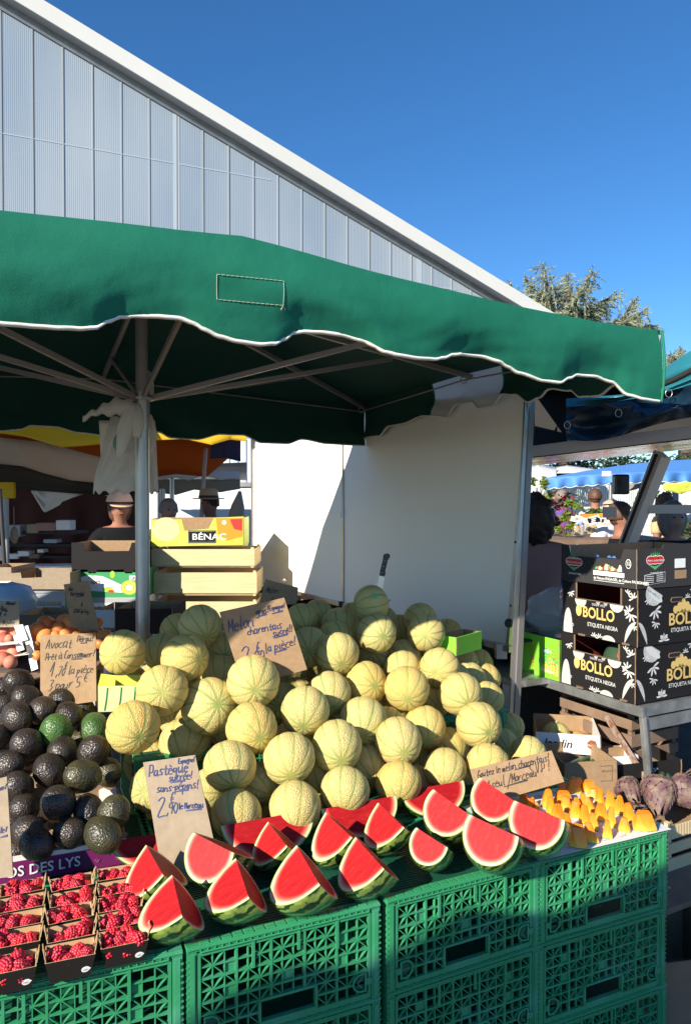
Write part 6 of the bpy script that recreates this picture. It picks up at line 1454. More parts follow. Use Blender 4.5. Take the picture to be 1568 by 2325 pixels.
sheet('awning_underside', 'dark underside of the awning of the dark stall', [[(-60, 1048, 6.6), (0, 1051, 6.6), (50, 1056, 6.6), (100, 1072, 6.7), (160, 1088, 6.8), (240, 1096, 7.0), (330, 1100, 7.2)], [(-60, 1100, 7.4), (60, 1112, 7.4), (200, 1122, 7.4), (330, 1128, 7.4)]], 'dark_void')
sheet('dark_tarpaulin', 'navy tarpaulin corner hanging beside the white board', [[(478, 1000, 7.6), (546, 985, 7.4)], [(478, 1042, 7.6), (510, 1040, 7.5), (546, 1048, 7.4)]], 'blue_dark')
wt = thing('white_tent', 'white scalloped market tent behind the pole with thin metal legs', 'tent', tuple(U(455, 1300, 9.0)*1))
wt.location.z = 0
sheet('upper_valance', '', [[(320, 1072, 9.0), (545, 1070, 9.0)], [(320, 1086, 9.0), (365, 1090, 9.0), (395, 1084, 9.0), (430, 1091, 9.0), (462, 1078, 9.0), (500, 1090, 9.0), (545, 1086, 9.0)]], 'tent_white', par=wt)
sheet('lower_valance', '', [[(320, 1088, 9.6), (545, 1088, 9.6)], [(320, 1108, 9.6), (365, 1120, 9.6), (400, 1124, 9.6), (440, 1112, 9.6), (500, 1118, 9.6), (545, 1110, 9.6)]], 'beige_canvas', par=wt)
sheet('roof', '', [[(300, 1060, 9.0), (560, 1050, 9.0)], [(300, 1092, 11.5), (560, 1090, 11.5)]], 'tent_white', par=wt)
for (a, b) in (((372, 1110), (372, 1330)), ((391, 1052), (388, 1330)), ((366, 1110), (366, 1330)), ((361, 1118), (360, 1340))):
    m = MB(); p = U(*a, 9.05); q = U(*b, 9.05); m.tube([p, Vector((q.x, q.y, 0))], .028 if a[0] == 391 else .018, 8, 'alu'); m.build('pole', 'alu', wt, world=True)
bp_ = thing('awning_pole', 'thin brownish pole under the orange awning corner', 'pole', tuple(U(460, 1300, 8.0))); bp_.location.z = 0
m = MB(); p = U(467, 1018, 8.0); q = U(447, 1330, 8.0); m.tube([p, q+(q-p)*.8], .022, 8, 'beam_brown'); m.build('tube', 'beam_brown', bp_, world=True)
tv = thing('parked_van', 'white delivery van with a long side panel behind the shoppers', 'van', (-1.9, 12.6, 0))
m = MB(); a = U(330, 1320, 12.2); b = U(545, 1320, 12.2); m.span((a.x-1.5, 12.2, .35), (b.x+1.2, 12.26, U(0, 1098, 12.2).z), 'corrugated'); m.build('side_panel', 'corrugated', tv, world=True)
m = MB(); m.span((a.x-1.5, 12.16, U(0, 1105, 12.2).z), (b.x+1.2, 12.30, U(0, 1095, 12.2).z), 'alu'); m.build('top_trim', 'alu', tv, world=True)
m = MB(); m.span((a.x-1.5, 12.3, .3), (b.x+1.2, 14.2, 1.9), 'corrugated'); m.build('body', 'corrugated', tv, world=True)
for x in (a.x-.8, b.x+.4):
    m = MB(); m.tube([(x, 12.15, .33), (x, 12.35, .33)], .33, 20, 'rubber'); m.build('wheel', 'rubber', tv, world=True)
um = thing('folded_umbrella', 'brown closed parasol leaning beside the white board', 'parasol', tuple(U(540, 1200, 7.9)))
m = MB(); m.tube([U(545, 1115, 7.9), U(540, 1150, 7.9), U(532, 1200, 7.9), U(528, 1240, 7.9)], [.015, .07, .10, .05], 10, 'sand_canvas'); m.build('cloth', 'sand_canvas', um, world=True)
# dark stall ----------------------------------------------------------------
ds = thing('dark_stall', 'dark stall interior with a maroon back cloth and shelves', 'stall', tuple(U(150, 1300, 9.0))); ds.location.z = 0
m = MB(); m.grid(30, 6, lambda u, v: U(-60+380*u, 1085+260*v, 9.3+.12*math.sin(u*30)*v), 'maroon_cloth'); m.build('back_cloth', 'maroon_cloth', ds, world=True, thick=.01)
m = MB()
for (y_, x0, x1) in ((1236, 20, 290), (1262, 20, 290), (1208, 60, 190)): m.bar(U(x0, y_, 8.3), U(x1, y_, 8.3), .35, .03, 'box_slate')
m.build('shelves', 'box_slate', ds, world=True)
m = MB(); m.bar(U(45, 1286, 7.6), U(320, 1284, 7.6), .3, .03, 'board_white'); m.build('counter_edge', 'board_white', ds, world=True)
m = MB(); a = U(48, 1290, 7.5); b = U(205, 1288, 7.5); m.add([a, b, Vector((b.x, b.y, b.z-.5)), Vector((a.x, a.y, a.z-.5))], [(0, 1, 2, 3)], 'yellow_cloth'); m.build('counter_skirt', 'yellow_cloth', ds, world=True, thick=.01)
gr = random.Random(11)
DG = [(110,1196,44,18,'cloth_pink','packets'), (150,1192,34,22,'board_white','white packet'), (80,1200,26,20,'kraft_pale','carton'), (36,1205,34,26,'soffit','stacked grey trays'), (120,1228,30,9,'soffit','roll'), (60,1256,26,12,'board_white','white label cards'), (84,1262,22,10,'wood_old','low box'), (98,1250,14,8,'board_white','white card'), (38,1262,20,12,'board_white','white card'), (8,1255,14,34,'board_white','white bin')]
for i, (x, y_, w_, h_, mm, nm) in enumerate(DG):
    p = U(x, y_, 8.15); k = p.y/F; m = MB(); m.box((0, 0, 0), (w_*k, .15, h_*k), mm); o = m.build('stall_goods', mm, None, bevel=.008); o.location = p
    tag(o, '%s on the dark shelves, at the %s of the stall%s' % (nm, ['upper middle', 'upper right', 'upper left', 'upper far left', 'middle', 'lower left', 'lower centre', 'lower middle', 'lower far left', 'left edge'][i], ''), 'goods')
pz = thing('white_cloth', 'crumpled white cloth hanging from the roof of the dark stall', 'cloth', tuple(U(150, 1120, 7.5)))
m = MB()
def wc_(u, v):
    x = 72+u*185; top = 1104+u*20+3*math.sin(u*14); bot = 1106+44*max(0, 1-abs(u-.16)*4.6)+28*max(0, 1-abs(u-.35)*3)+u*18; return U(x, top+(max(bot, top+2)-top)*v, 7.5+.06*noise.noise(Vector((u*8, v*4, 2))))
m.grid(40, 6, wc_, 'tent_white'); m.build('cloth', 'tent_white', pz, world=True, thick=.004)
ysg = thing('yellow_sign', 'yellow plastic sign on a post at the left edge', 'sign', tuple(U(12, 1400, 6.9))); ysg.location.z = 0
m = MB(); m.box(U(14, 1113, 6.9), (.17, .05, .15), 'yellow_canvas'); m.build('sign_board', 'yellow_canvas', ysg, world=True, bevel=.01)
m = MB(); p = U(14, 1130, 6.92); m.tube([p, Vector((p.x, p.y, 0))], .028, 8, 'soffit'); m.build('post', 'soffit', ysg, world=True)
dp_ = thing('leaning_pole', 'dark thin pole leaning at the left edge', 'pole', tuple(U(14, 1380, 5.9))); dp_.location.z = 0
m = MB(); p = U(0, 1110, 5.9); q = U(18, 1390, 5.9); m.tube([p, q+(q-p)*.9], .017, 8, 'rubber'); m.build('tube', 'rubber', dp_, world=True)
bg_ = thing('hanging_bag', 'small pale net bag hanging in the dark stall', 'bag', tuple(U(33, 1200, 7.0)))
m = MB(); m.ball(U(33, 1215, 7.0), (.04, .04, .08), 'kraft_pale', 10, 8); m.tube([U(33, 1198, 7.0), U(32, 1150, 7.0)], .004, 5, 'kraft_pale'); m.build('net', 'kraft_pale', bg_, world=True)
# ================================================================ plastic bag bundle on the parasol pole
bb = thing('plastic_bags', 'bundle of white plastic carrier bags knotted to the parasol pole', 'bag bundle', tuple(U(300, 1000, 2.86)))
def bagf(u, v):
    x0 = 232+8*math.sin(v*5)-12*v+(1-v)*22*max(0, 1-v*3); x1 = 352+6*math.sin(v*6+1)-18*max(0, .25-v)*3; a = u*2-1
    x = (x0+x1)/2+(x1-x0)/2*math.sin(a*PI/2); y_ = 950+(1118-950)*v+(5*math.sin(u*40) if v > .98 else 0)-10*(1-v)*abs(a)
    d = 3.17-.08*math.cos(a*PI/2)*(.35+.65*math.sin(min(1, v*1.3)*PI*.8))+.03*noise.noise(Vector((u*5, v*1.6, 3)))+.014*(1-abs(noise.noise(Vector((u*7+v*2, v*3, 6)))))**4
    return U(x, y_, d)
m = MB(); m.grid(40, 36, bagf, 'bag_plastic'); m.grid(20, 12, lambda u, v: U(225+(352-225)*u+8*v, 955+160*v, 3.22+.01*math.sin(u*9)), 'bag_plastic'); m.build('bag_body', 'bag_plastic', bb, world=True, thick=.002)
m = MB()
def knot(u, v):
    a = v*2*PI; cx = 316-u*128; cy = 925+u*26-14*math.sin(u*PI)-6*noise.noise(Vector((u*5, 0, 1)))*3; r = (20*math.sin(min(1, u*1.15+.12)*PI*.93)+5)*(1+.25*noise.noise(Vector((u*6, math.cos(a)*2, math.sin(a)*2))))
    return U(cx+.3*r*math.cos(a)*0, cy+r*math.sin(a)*.75, 3.0+.035*math.cos(a)*(.4+math.sin(u*PI)))
m.grid(34, 18, knot, 'bag_plastic'); m.build('bag_knot', 'bag_plastic', bb, world=True)
m = MB(); m.tube([U(318, 930, 3.05), U(330, 880, 3.06), U(337, 845, 3.08), U(343, 850, 3.10), U(345, 900, 3.12)], [.03, .022, .012, .010, .01], 8, 'bag_plastic'); m.tube([U(300, 925, 3.00), U(285, 975, 2.98), U(270, 1040, 2.98)], [.03, .035, .012], 8, 'bag_plastic'); m.tube([U(312, 930, 3.00), U(315, 960, 2.98), U(311, 992, 2.97)], [.022, .026, .014], 8, 'bag_plastic'); m.build('bag_handles', 'bag_plastic', bb, world=True)
m = MB(); m.grid(5, 8, lambda u, v: U(264-9*math.sin(v*PI)*(1-2*u)*-1+v*3, 985+44*v, 3.015), 'bag_green'); m.build('green_print', 'bag_green', bb, world=True)
# ================================================================ crates and fruit at the left, behind the avocados
mat('kiwi_green', (.04, .30, .10), .5); mat('kiwi_lime', (.35, .58, .04), .5); mat('crate_grey', (.30, .33, .36), .5); mat('poly_blue', (.30, .42, .55), .3); mat('wood_fresh', (.60, .45, .23), .75, var=(5, (.70, .56, .33), .3, .7), bump=(30, .001, 'n'), stretch=(1, 1, 14)); mat('orange_print', (.80, .28, .02), .5)
bt2 = thing('rear_table', 'long trestle table behind the pole carrying the crates of the next stall', 'table', tuple(U(300, 1420, 5.6))); bt2.location.z = 0
m = MB(); a = U(-100, 1392, 5.3); b = U(600, 1392, 6.0); zt_ = a.z-.11; m.bar((a.x, a.y+.3, zt_), (b.x, b.y+.1, zt_), 1.1, .03, 'wood_old'); m.build('table_top', 'wood_old', bt2, world=True)
for s_ in (.05, .5, .95): q = a+(b-a)*s_; m = MB(); m.bar((q.x, q.y+.2, 0), (q.x, q.y+.2, zt_-.02), .04, .04, 'wood_old'); m.build('leg', 'wood_old', bt2, world=True)
YS = 5.45
def wcrate(px0, px1, pyb, pyt, y, label, rows):
    a = U(px0, pyb, y); b = U(px1, pyb, y); t_ = U(px0, pyt, y); return slat_crate('wooden_crate', label, a, (1, 0, 0), b.x-a.x, .42, t_.z-a.z, 'wood_fresh', rows, 'pale wooden crates stacked behind the pole', gap=.22)
wcrate(349, 583, 1412, 1366, YS, 'pale wooden crate at the bottom of the stack beside the pole', 1)
wcrate(349, 583, 1353, 1300, YS+.01, 'pale wooden crate in the middle of the stack beside the pole', 1)
wcrate(344, 578, 1289, 1247, YS, 'upper pale wooden crate of the stack beside the pole', 1)
a = U(345, 1243, YS+.02); b = U(553, 1230, YS+.02); L_ = b.x-a.x; h = .075*YS/5.45*1.0; D_ = .42
hh = U(345, 1178, YS).z-U(345, 1243, YS).z
cut = [(0, 0), (L_, .01), (L_, hh*1.05), (L_*.68, hh*1.0), (L_*.62, hh*.62), (L_*.36, hh*.55), (L_*.33, hh*.95), (0, hh*.95)]
tb = box_thing('lime green printed fruit carton with a black name plate on top of the wooden crates', (b.x, a.y, a.z+.008), L_, D_, hh, 'lime_yellow', 'kraft', cut=cut, name='fruit_carton', rz=R(2))
m = MB(); y = -.0012
m.span((L_*.40, y-.0004, hh*.12), (L_*.70, y, hh*.56), 'box_black'); m.tube([(L_*.405, y-.0007, hh*.15), (L_*.695, y-.0007, hh*.15), (L_*.695, y-.0007, hh*.53), (L_*.405, y-.0007, hh*.53), (L_*.405, y-.0007, hh*.15)], .0008, 4, 'print_white')
m.text('BÉNAC', (L_*.44, y-.0008, hh*.24), X_, Zz, hh*.30, 'print_white', bold=.012, sx=1.25)
disc(m, (L_*.16, y, hh*.60), X_, Zz, L_*.15, hh*.42, 'netting_print'); m.poly([(L_*.70, y, hh*.99), (L_*.99, y, hh*1.0), (L_*.99, y, hh*.35), (L_*.82, y, hh*.20), (L_*.72, y, hh*.45)], 'orange_print'); m.poly([(L_*.85, y-.0004, hh*.95), (L_*.985, y-.0004, hh*.97), (L_*.985, y-.0004, hh*.55), (L_*.90, y-.0004, hh*.6)], 'red_print'); disc(m, (L_*.79, y-.0005, hh*.84), X_, Zz, .016, .016, 'print_white')
m.build('printed_front', 'print_white', tb)
# second carton edge under it
tb2 = box_thing('printed melon carton mostly hidden behind the upper wooden crate', (U(552, 1262, YS+.5).x, YS+.5, U(552, 1262, YS+.5).z-.02), L_*.98, .3, .10, 'netting_print', 'kraft', name='fruit_carton', rz=R(0))
m = MB(); m.poly([(L_*.72, -.001, .0), (L_*.94, -.001, 0), (L_*.94, -.001, .09), (L_*.78, -.001, .07)], 'orange_print'); m.build('printed_front', 'orange_print', tb2)
def gbox(px0, px1, pyb, pyt, y, label, body, cut=None, D=.38, nm='fruit_carton', rz=0):
    a = U(px0, pyb, y); b = U(px1, pyb, y); t_ = U(px0, pyt, y); L = b.x-a.x; h = t_.z-a.z
    c = [(p[0]*L, p[1]*h) for p in cut] if cut else None
    return box_thing(label, (b.x, b.y, a.z), L, D, h, body, 'kraft', cut=c, name=nm, rz=rz), L, h
tr_cut = [(0, 0), (1, 0), (1, 1), (.86, 1), (.82, .72), (.2, .70), (.16, 1), (0, 1)]
t, L, h = gbox(163, 322, 1299, 1232, 5.2, 'black open fruit carton with kraft inside, left of the parasol pole', 'box_black', tr_cut)
t, L, h = gbox(167, 326, 1357, 1293, 5.2, 'green and white carton with a sliced kiwi print left of the pole', 'kiwi_green', [(0, 0), (1, 0), (1, 1), (.86, .98), (.84, .86), (.74, .86), (.72, 1), (.34, .98), (.32, .86), (.22, .86), (.2, 1), (0, 1)])
m = MB(); y = -.0012
m.poly([(L*.08, y, h*.72), (L*.22, y, h*.80), (L*.42, y, h*.76), (L*.72, y, h*.42), (L*.70, y, h*.18), (L*.40, y, h*.22), (L*.22, y, h*.25)], 'print_white')
disc(m, (L*.80, y-.0004, h*.36), X_, Zz, L*.125, h*.26, 'kiwi_lime'); disc(m, (L*.80, y-.0007, h*.36), X_, Zz, L*.105, h*.21, 'lime_text'); disc(m, (L*.80, y-.001, h*.36), X_, Zz, L*.045, h*.10, 'print_white')
for k in range(14): a_ = k*2*PI/14; disc(m, (L*(.80+.065*math.cos(a_)), y-.0011, h*(.36+.14*math.sin(a_))), X_, Zz, .0035, .0035, 'dark_void')
for (x, z, rx, rz2) in ((.50, .30, .075, .09), (.56, .82, .035, .13)): disc(m, (L*x, y-.0004, h*z), X_, Zz, L*rx, h*rz2, 'kiwi_lime')
disc(m, (L*.54, y-.0008, h*.23), X_, Zz, L*.045, h*.05, 'red_print'); m.span((L*.80, y-.0008, h*.62), (L*1.0, y-.0003, h*.78), 'print_white'); m.text('GREEN', (L*.815, y-.001, h*.64), X_, Zz, h*.15, 'ink_black', bold=.01, sx=.85)
for k in range(7): a_ = PI*(k+.5)/7; m.poly([(L*.27+.006*math.cos(a_), y-.0006, h*.66+.006*math.sin(a_)), (L*.27+.026*math.cos(a_-.12), y-.0006, h*.66+.026*math.sin(a_-.12)), (L*.27+.026*math.cos(a_+.12), y-.0006, h*.66+.026*math.sin(a_+.12))], 'kiwi_green')
m.text('apri', (L*.24, y-.0008, h*.50), X_, Zz, h*.22, 'red_print', bold=.012, shear=.2); m.build('printed_front', 'print_white', t)
t, L, h = gbox(172, 330, 1388, 1357, 5.2, 'white and grey carton with black lettering below the kiwi carton', 'print_white')
m = MB(); m.span((0, -.0012, h*.62), (L, -.0004, h*.99), 'soffit'); m.text('LES CERISES DE NOS RÉGIONS', (L*.22, -.0012, h*.08), X_, Zz, h*.40, 'ink_black', bold=.008, sx=.62); m.build('printed_front', 'ink_black', t)
t, L, h = gbox(26, 160, 1338, 1300, 5.0, 'plain brown open carton between the dark stall and the kiwi carton', 'kraft_pale', [(0, 0), (1, 0), (1, 1.25), (.72, 1.3), (.52, 1.25), (.52, .72), (.18, .66), (.16, 1.0), (0, .95)])
t, L, h = gbox(-40, 27, 1345, 1288, 5.05, 'brown carton with a white barcode label at the left edge', 'kraft_pale')
m = MB(); m.span((L*.55, -.0012, h*.10), (L*.98, -.0003, h*.45), 'print_white')
for k in range(12): m.span((L*(.60+.028*k), -.0016, h*.15), (L*(.60+.028*k)+.0022+.0015*(k % 3), -.0012, h*.38), 'ink_black')
m.build('barcode_label', 'print_white', t)
t, L, h = gbox(-40, 30, 1362, 1346, 5.0, 'green crate end at the left edge below the brown carton', 'kiwi_green')
# grey ventilated crate
t = thing('plastic_crate', 'grey ventilated plastic crate holding yellow fruit, below the brown carton', 'crate', tuple(U(55, 1392, 4.9)))
a = U(48, 1394, 4.9); b = U(147, 1394, 4.9); tt = U(48, 1342, 4.9); L = b.x-a.x; h = tt.z-a.z
m = MB(); m.span((0, 0, 0), (L, .008, h*.08), 'crate_grey'); m.span((0, 0, h*.55), (L, .008, h*.92), 'crate_grey'); m.span((-.005, -.006, h*.92), (L+.005, .012, h), 'crate_grey'); m.span((0, 0, h*.28), (L, .008, h*.34), 'crate_grey'); m.span((0, 0, h*.08), (.02, .008, h*.55), 'crate_grey'); m.span((L-.02, 0, h*.08), (L, .008, h*.55), 'crate_grey')
for k in range(22): x = .02+(L-.04)*k/22; m.span((x, .001, h*.08), (x+.005, .007, h*.55), 'crate_grey')
m.v = [v+a for v in m.v]; m.build('front_wall', 'crate_grey', t, world=True)
m = MB(); m.span((0, .02, .0), (L, .3, .01), 'crate_grey'); m.span((0, .29, 0), (L, .3, h), 'crate_grey'); m.span((L-.01, .009, 0), (L, .289, h), 'crate_grey'); m.span((0, .009, 0), (.01, .289, h), 'crate_grey'); m.v = [v+a for v in m.v]; m.build('crate_body', 'crate_grey', t, world=True)
m = MB(); m.span((L*.52, .012, .012), (L*.85, .1, h*.5), 'yellow_cloth'); m.span((L*.1, .012, .012), (L*.5, .1, h*.45), 'kraft_pale'); m.v = [v+a for v in m.v]; o = m.build('packed_fruit', 'yellow_cloth'); tag(o, 'yellow packed goods inside the grey ventilated crate', 'goods')
m = MB(); m.ball(U(18, 1362, 4.3), (.17, .12, .10), 'poly_blue', 20, 12, fn=lambda d: 1+.15*noise.noise(d*3)); o = m.build('plastic_sack', 'poly_blue'); tag(o, 'pale blue plastic sack behind the peaches', 'sack')
t, L, h = gbox(148, 158, 1395, 1335, 4.7, 'narrow green carton end beside the grey crate', 'kiwi_green', D=.2)
# black trays holding apricots
mat('tray_black', (.012, .014, .018), .4)
def tray(px0, px1, pyb, pyt, y, label, mm='tray_black', D=.3, slots=True, rz=0):
    t, L, h = gbox(px0, px1, pyb, pyt, y, label, mm, D=D, nm='fruit_tray', rz=rz)
    if slots:
        m = MB()
        for k in (3, 4, 6, 8, 9):
            for j in range(3): m.span((L*k/11, -.0012, h*(.3+.2*j)), (L*k/11+.012, -.0003, h*(.36+.2*j)), 'crate_grey')
        m.build('vent_slots', 'crate_grey', t)
    return t
tray(45, 205, 1432, 1396, 4.0, 'black plastic fruit tray with slots behind the apricots')
tray(262, 392, 1440, 1382, 3.55, 'dark open plastic tray behind the parasol pole', 'dark_brown', slots=False)
tray(216, 262, 1425, 1385, 3.7, 'blue grey slatted tray between the card and the dark tray', 'poly_blue', slots=False)
af = thing('apricot_table', 'shaded sloping display table carrying the apricots and peaches', 'table', tuple(U(100, 1500, 3.1))); af.location.z = 0
m = MB(); a = U(-60, 1470, 2.95); b = U(235, 1470, 3.0); m.bar((a.x, a.y, a.z-.06), (b.x, b.y, b.z-.06), .45, .02, 'wood_old'); m.build('table_top', 'wood_old', af, world=True)
for s_ in (.05, .95): q = a+(b-a)*s_; m = MB(); m.bar((q.x, q.y, 0), (q.x, q.y, q.z-.07), .04, .04, 'wood_old'); m.build('leg', 'wood_old', af, world=True)
mat('peach', (.66, .26, .17), .6, var=(10, (.60, .10, .07), .4, .65), rand=.12)
def fruit(name, mm): 
    m = MB(); m.ball((0, 0, 0), .5, mm, 22, 16, fn=lambda d: 1-.07*max(0, 1-abs(math.atan2(d.y, d.x))/.25)*(1-abs(d.z)*.4)-.05*math.exp(-((1-d.z)/.05))); m.v = [v*.06 for v in m.v]; return m.build(name, mm)
AP = [(245,1515,118),(295,1480,125),(300,1562,120),(382,1507,95),(420,1458,105),(475,1472,140),(568,1512,125),(640,1462,62),(425,1548,95),(650,1555,85),(590,1570,100),(692,1545,75),(510,1565,105),(230,1622,80),(245,1680,75),(340,1465,60),(645,1520,60),(360,1560,90),(655,1600,80)]
ao = fruit('apricot', 'apricot')
for i, (x, y_, d) in enumerate(AP):
    o = ao if i == 0 else ao.copy()
    if i: C.objects.link(o)
    p = U(.35*x, 901.6+.35*y_, 2.92+(1560-y_)*.0012); o.location = p; k = .35*d*p.y/F/.06; o.scale = (k, k, k*.95); o.rotation_euler = (rnd.uniform(0, 6), rnd.uniform(0, 6), rnd.uniform(0, 6))
    tag(o, 'largest orange apricot on top of the heap beside the dark card' if i == 5 else 'orange apricot heaped behind the avocado price card', 'apricot', 'top apricot' if i == 5 else 'apricots behind the avocado price card')
po = fruit('peach', 'peach')
PE = [(22,1493,85),(25,1532,92),(100,1512,98),(20,1570,90),(112,1552,85),(62,1575,75),(40,1640,110),(90,1660,90),(20,1700,100),(70,1720,90),(110,1625,70)]
for i, (x, y_, d) in enumerate(PE):
    o = po if i == 0 else po.copy()
    if i: C.objects.link(o)
    p = U(.35*x, 901.6+.35*y_, 2.88+(1560-y_)*.001); o.location = p; k = .35*d*p.y/F/.06; o.scale = (k, k, k); o.rotation_euler = (rnd.uniform(0, 6), rnd.uniform(0, 6), rnd.uniform(0, 6))
    tag(o, 'pink peach in the %s at the left edge' % ('upper box' if y_ < 1600 else 'shaded lower box'), 'peach', 'pink peaches in the %s' % ('upper box' if y_ < 1600 else 'shaded lower box'))
wb = thing('peach_carton', 'carton of peaches with white folded rims left of the avocado price card', 'carton', tuple(U(55, 1500, 2.8)))
m = MB()
for (a, b, c_, d) in (((32, 1420), (52, 1418), (64, 1452), (44, 1458)), ((48, 1424), (64, 1420), (75, 1460), (60, 1464)), ((30, 1443), (44, 1440), (56, 1475), (40, 1480)), ((58, 1462), (74, 1458), (87, 1518), (72, 1524)), ((-40, 1462), (40, 1456), (40, 1462), (-40, 1470)), ((-40, 1492), (64, 1480), (66, 1486), (-40, 1500))):
    P = [U(*a, 2.80), U(*b, 2.80), U(*c_, 2.74), U(*d, 2.74)]; P.reverse(); Q = [q+Vector((0, .006, 0)) for q in P]; m.add(P+Q, [(0, 1, 2, 3), (7, 6, 5, 4), (0, 4, 5, 1), (1, 5, 6, 2), (2, 6, 7, 3), (3, 7, 4, 0)], 'board_white')
m.build('white_rim', 'board_white', wb, world=True)
m = MB(); P = [U(-40, 1470, 2.83), U(60, 1460, 2.83), U(70, 1520, 2.78), U(-40, 1540, 2.78)]; m.add(P, [(3, 2, 1, 0)], 'box_slate'); m.build('side_wall', 'box_slate', wb, world=True, thick=.005)

# unseen flat roof added over the stalls behind (hidden by the green parasol) to shade the shoppers
ra = thing('shade_awning', 'added unseen flat awning shading the dark stall and the shoppers behind the pole', 'awning', (-3.6, 6.8, 0))
m = MB(); m.add([(-7.5, 4.9, 2.55), (-2.2, 5.0, 2.62), (-1.75, 7.6, 2.7), (-1.5, 9.4, 2.75), (-7.5, 9.4, 2.7)], [(0, 1, 2, 3, 4)], 'sand_dark'); 
mat('sand_dark', (.16, .12, .09), .85); m.build('canopy', 'sand_dark', ra, world=True, thick=.01)
for (x, y) in ((-7.3, 5.1), (-7.3, 9.2)): m = MB(); m.tube([(x, y, 0), (x, y, 2.55)], .025, 8, 'alu'); m.build('pole', 'alu', ra, world=True)
np_ = thing('added_shade_parasol', 'added unseen green canopy left of the melon stall, shaped to shade cards and apricots', 'parasol', (-3.0, 2.6, 0))  # added out of view, outline shaped for the shade on cards and fruit
m = MB(); m.add([(-1.60, 1.08, 2.10), (-1.97, 1.20, 2.10), (-2.3, 1.55, 2.10), (-4.2, .9, 2.10), (-5.3, 2.4, 2.10), (-2.75, 3.55, 2.10), (-3.5, 1.9, 2.45)], [(0, 1, 6), (1, 2, 6), (2, 3, 6), (3, 4, 6), (4, 5, 6), (5, 0, 6)], 'green_canvas'); m.build('canopy', 'green_canvas', np_, world=True, thick=.004)
m = MB(); m.tube([(-3.5, 1.9, 0), (-3.5, 1.9, 2.48)], .027, 12, 'alu'); m.build('pole', 'alu', np_, world=True)
# ================================================================ behind the stall on the right: blue parasol, flowers, fence
bu = thing('blue_parasol', 'wide blue scalloped market parasol seen below the stall roof', 'parasol', tuple(U(1400, 1300, 10.5))); bu.location.z = 0
def bl(u):   # top outline and hem of the blue valance
    x = 1232+u*470; return x, 1088-45*math.sin(min(1, u*1.25+.02)*PI/2)*1.0, 1109-19*math.sin(min(1, u*1.4)*PI/2)+u*4
m = MB()
def bv(u, v):
    x, t, b = bl(u); b += 3.2*abs(math.sin(u*PI*19)); d = 9.6+1.5*(u-.35)**2
    return U(x, (1086-16*math.sin(min(1, u*1.5)*PI/2))*(1-v)+b*v, d+.05*math.sin(u*70)*v)
m.grid(200, 5, bv, 'blue_canvas'); m.build('valance', 'blue_canvas', bu, world=True, thick=.004)
m = MB()
def br_(u, v):
    x, t, b = bl(u); d = 9.6+1.5*(u-.35)**2; a = U(x, 1086-16*math.sin(min(1, u*1.5)*PI/2), d); c = U(1232+u*470, t, d+1.4*math.sin(min(1, u*1.2)*PI/2)+.05)
    return a*(1-v)+c*v
m.grid(60, 6, br_, 'blue_canvas'); m.build('roof', 'blue_canvas', bu, world=True)
m = MB(); pts = [bv(i/200, 1)+Vector((0, -.01, 0)) for i in range(201)]; m.tube(pts, .008, 4, 'tent_white'); m.build('hem', 'tent_white', bu, world=True)
m = MB(); m.grid(60, 3, lambda u, v: U(1240+u*440, 1090+14*v+2.5*abs(math.sin(u*50))*v-6*math.sin(min(1, u*1.5)*1.5), 11.6), 'blue_dark'); m.build('rear_valance', 'blue_dark', bu, world=True, thick=.004)
m = MB(); q = U(1376, 1076, 9.35); m.box(q, (.12, .02, .07), 'tent_white'); m.build('patch', 'tent_white', bu, world=True, bevel=.01)
m = MB(); p = U(1385, 1095, 10.9); m.tube([Vector((p.x, p.y, 0)), p], .03, 8, 'alu'); m.build('pole', 'alu', bu, world=True)
sheet('beige_awning', 'beige sagging awning under the blue parasol', [[(1388, 1098, 11.0), (1460, 1096, 11.0)], [(1388, 1104, 11.0), (1412, 1118, 11.0), (1440, 1112, 11.0), (1460, 1104, 11.0)]], 'beige_canvas')
sheet('olive_awning', 'olive green awning at the right edge below the blue parasol', [[(1505, 1098, 9.0), (1640, 1090, 9.0)], [(1505, 1112, 9.0), (1545, 1122, 9.0), (1580, 1110, 9.0), (1640, 1108, 9.0)]], 'lime_yellow')
for i, (x0, x1, t, b, y, lb) in enumerate(((1195, 1262, 1052, 1100, 13, 'white market tent beside the post of the neighbouring stall'), (1240, 1350, 1056, 1075, 14, 'long white tent roof behind the blue parasol'), (1500, 1640, 1050, 1066, 14, 'white tent roof behind the blue parasol at the right edge'))):
    sheet('white_tent', lb, [[(x0, t+8, y+1.5), ((x0+x1)/2-8, t, y+1.5), (x1, t+9, y+1.5)], [(x0, b, y), (x1, b-2, y)]], 'tent_white', 'tent')
sheet('white_tent', 'white tent side wall right of the slanting post', [[(1540, 1110, 9.6), (1640, 1108, 9.6)], [(1540, 1185, 9.6), (1640, 1185, 9.6)]], 'tent_white', 'tent')
sheet('white_tent', 'pale tent flap behind the curly haired shopper', [[(1525, 1112, 10.8), (1538, 1112, 10.8)], [(1530, 1175, 10.8), (1562, 1175, 10.8)]], 'soffit', 'tent')
# fence
fe = thing('metal_fence', 'pale metal bar fence behind the flower stall', 'fence', tuple(U(1340, 1300, 15))); fe.location.z = 0
m = MB()
for k in range(70):
    p = U(1195+k*4.2, 1098, 15); m.bar((p.x, p.y, .2), (p.x, p.y, p.z), .022, .022, 'corrugated')
m.build('bars', 'corrugated', fe, world=True)
m = MB()
for z in (1.2, 1.95): a = U(1195, 1100, 15); b = U(1500, 1100, 15); m.bar((a.x, a.y, z), (b.x, b.y, z), .04, .04, 'corrugated')
m.build('rails', 'corrugated', fe, world=True)
hd = thing('fence_backing', 'dark hedge band behind the metal fence', 'hedge', tuple(U(1340, 1300, 17)))
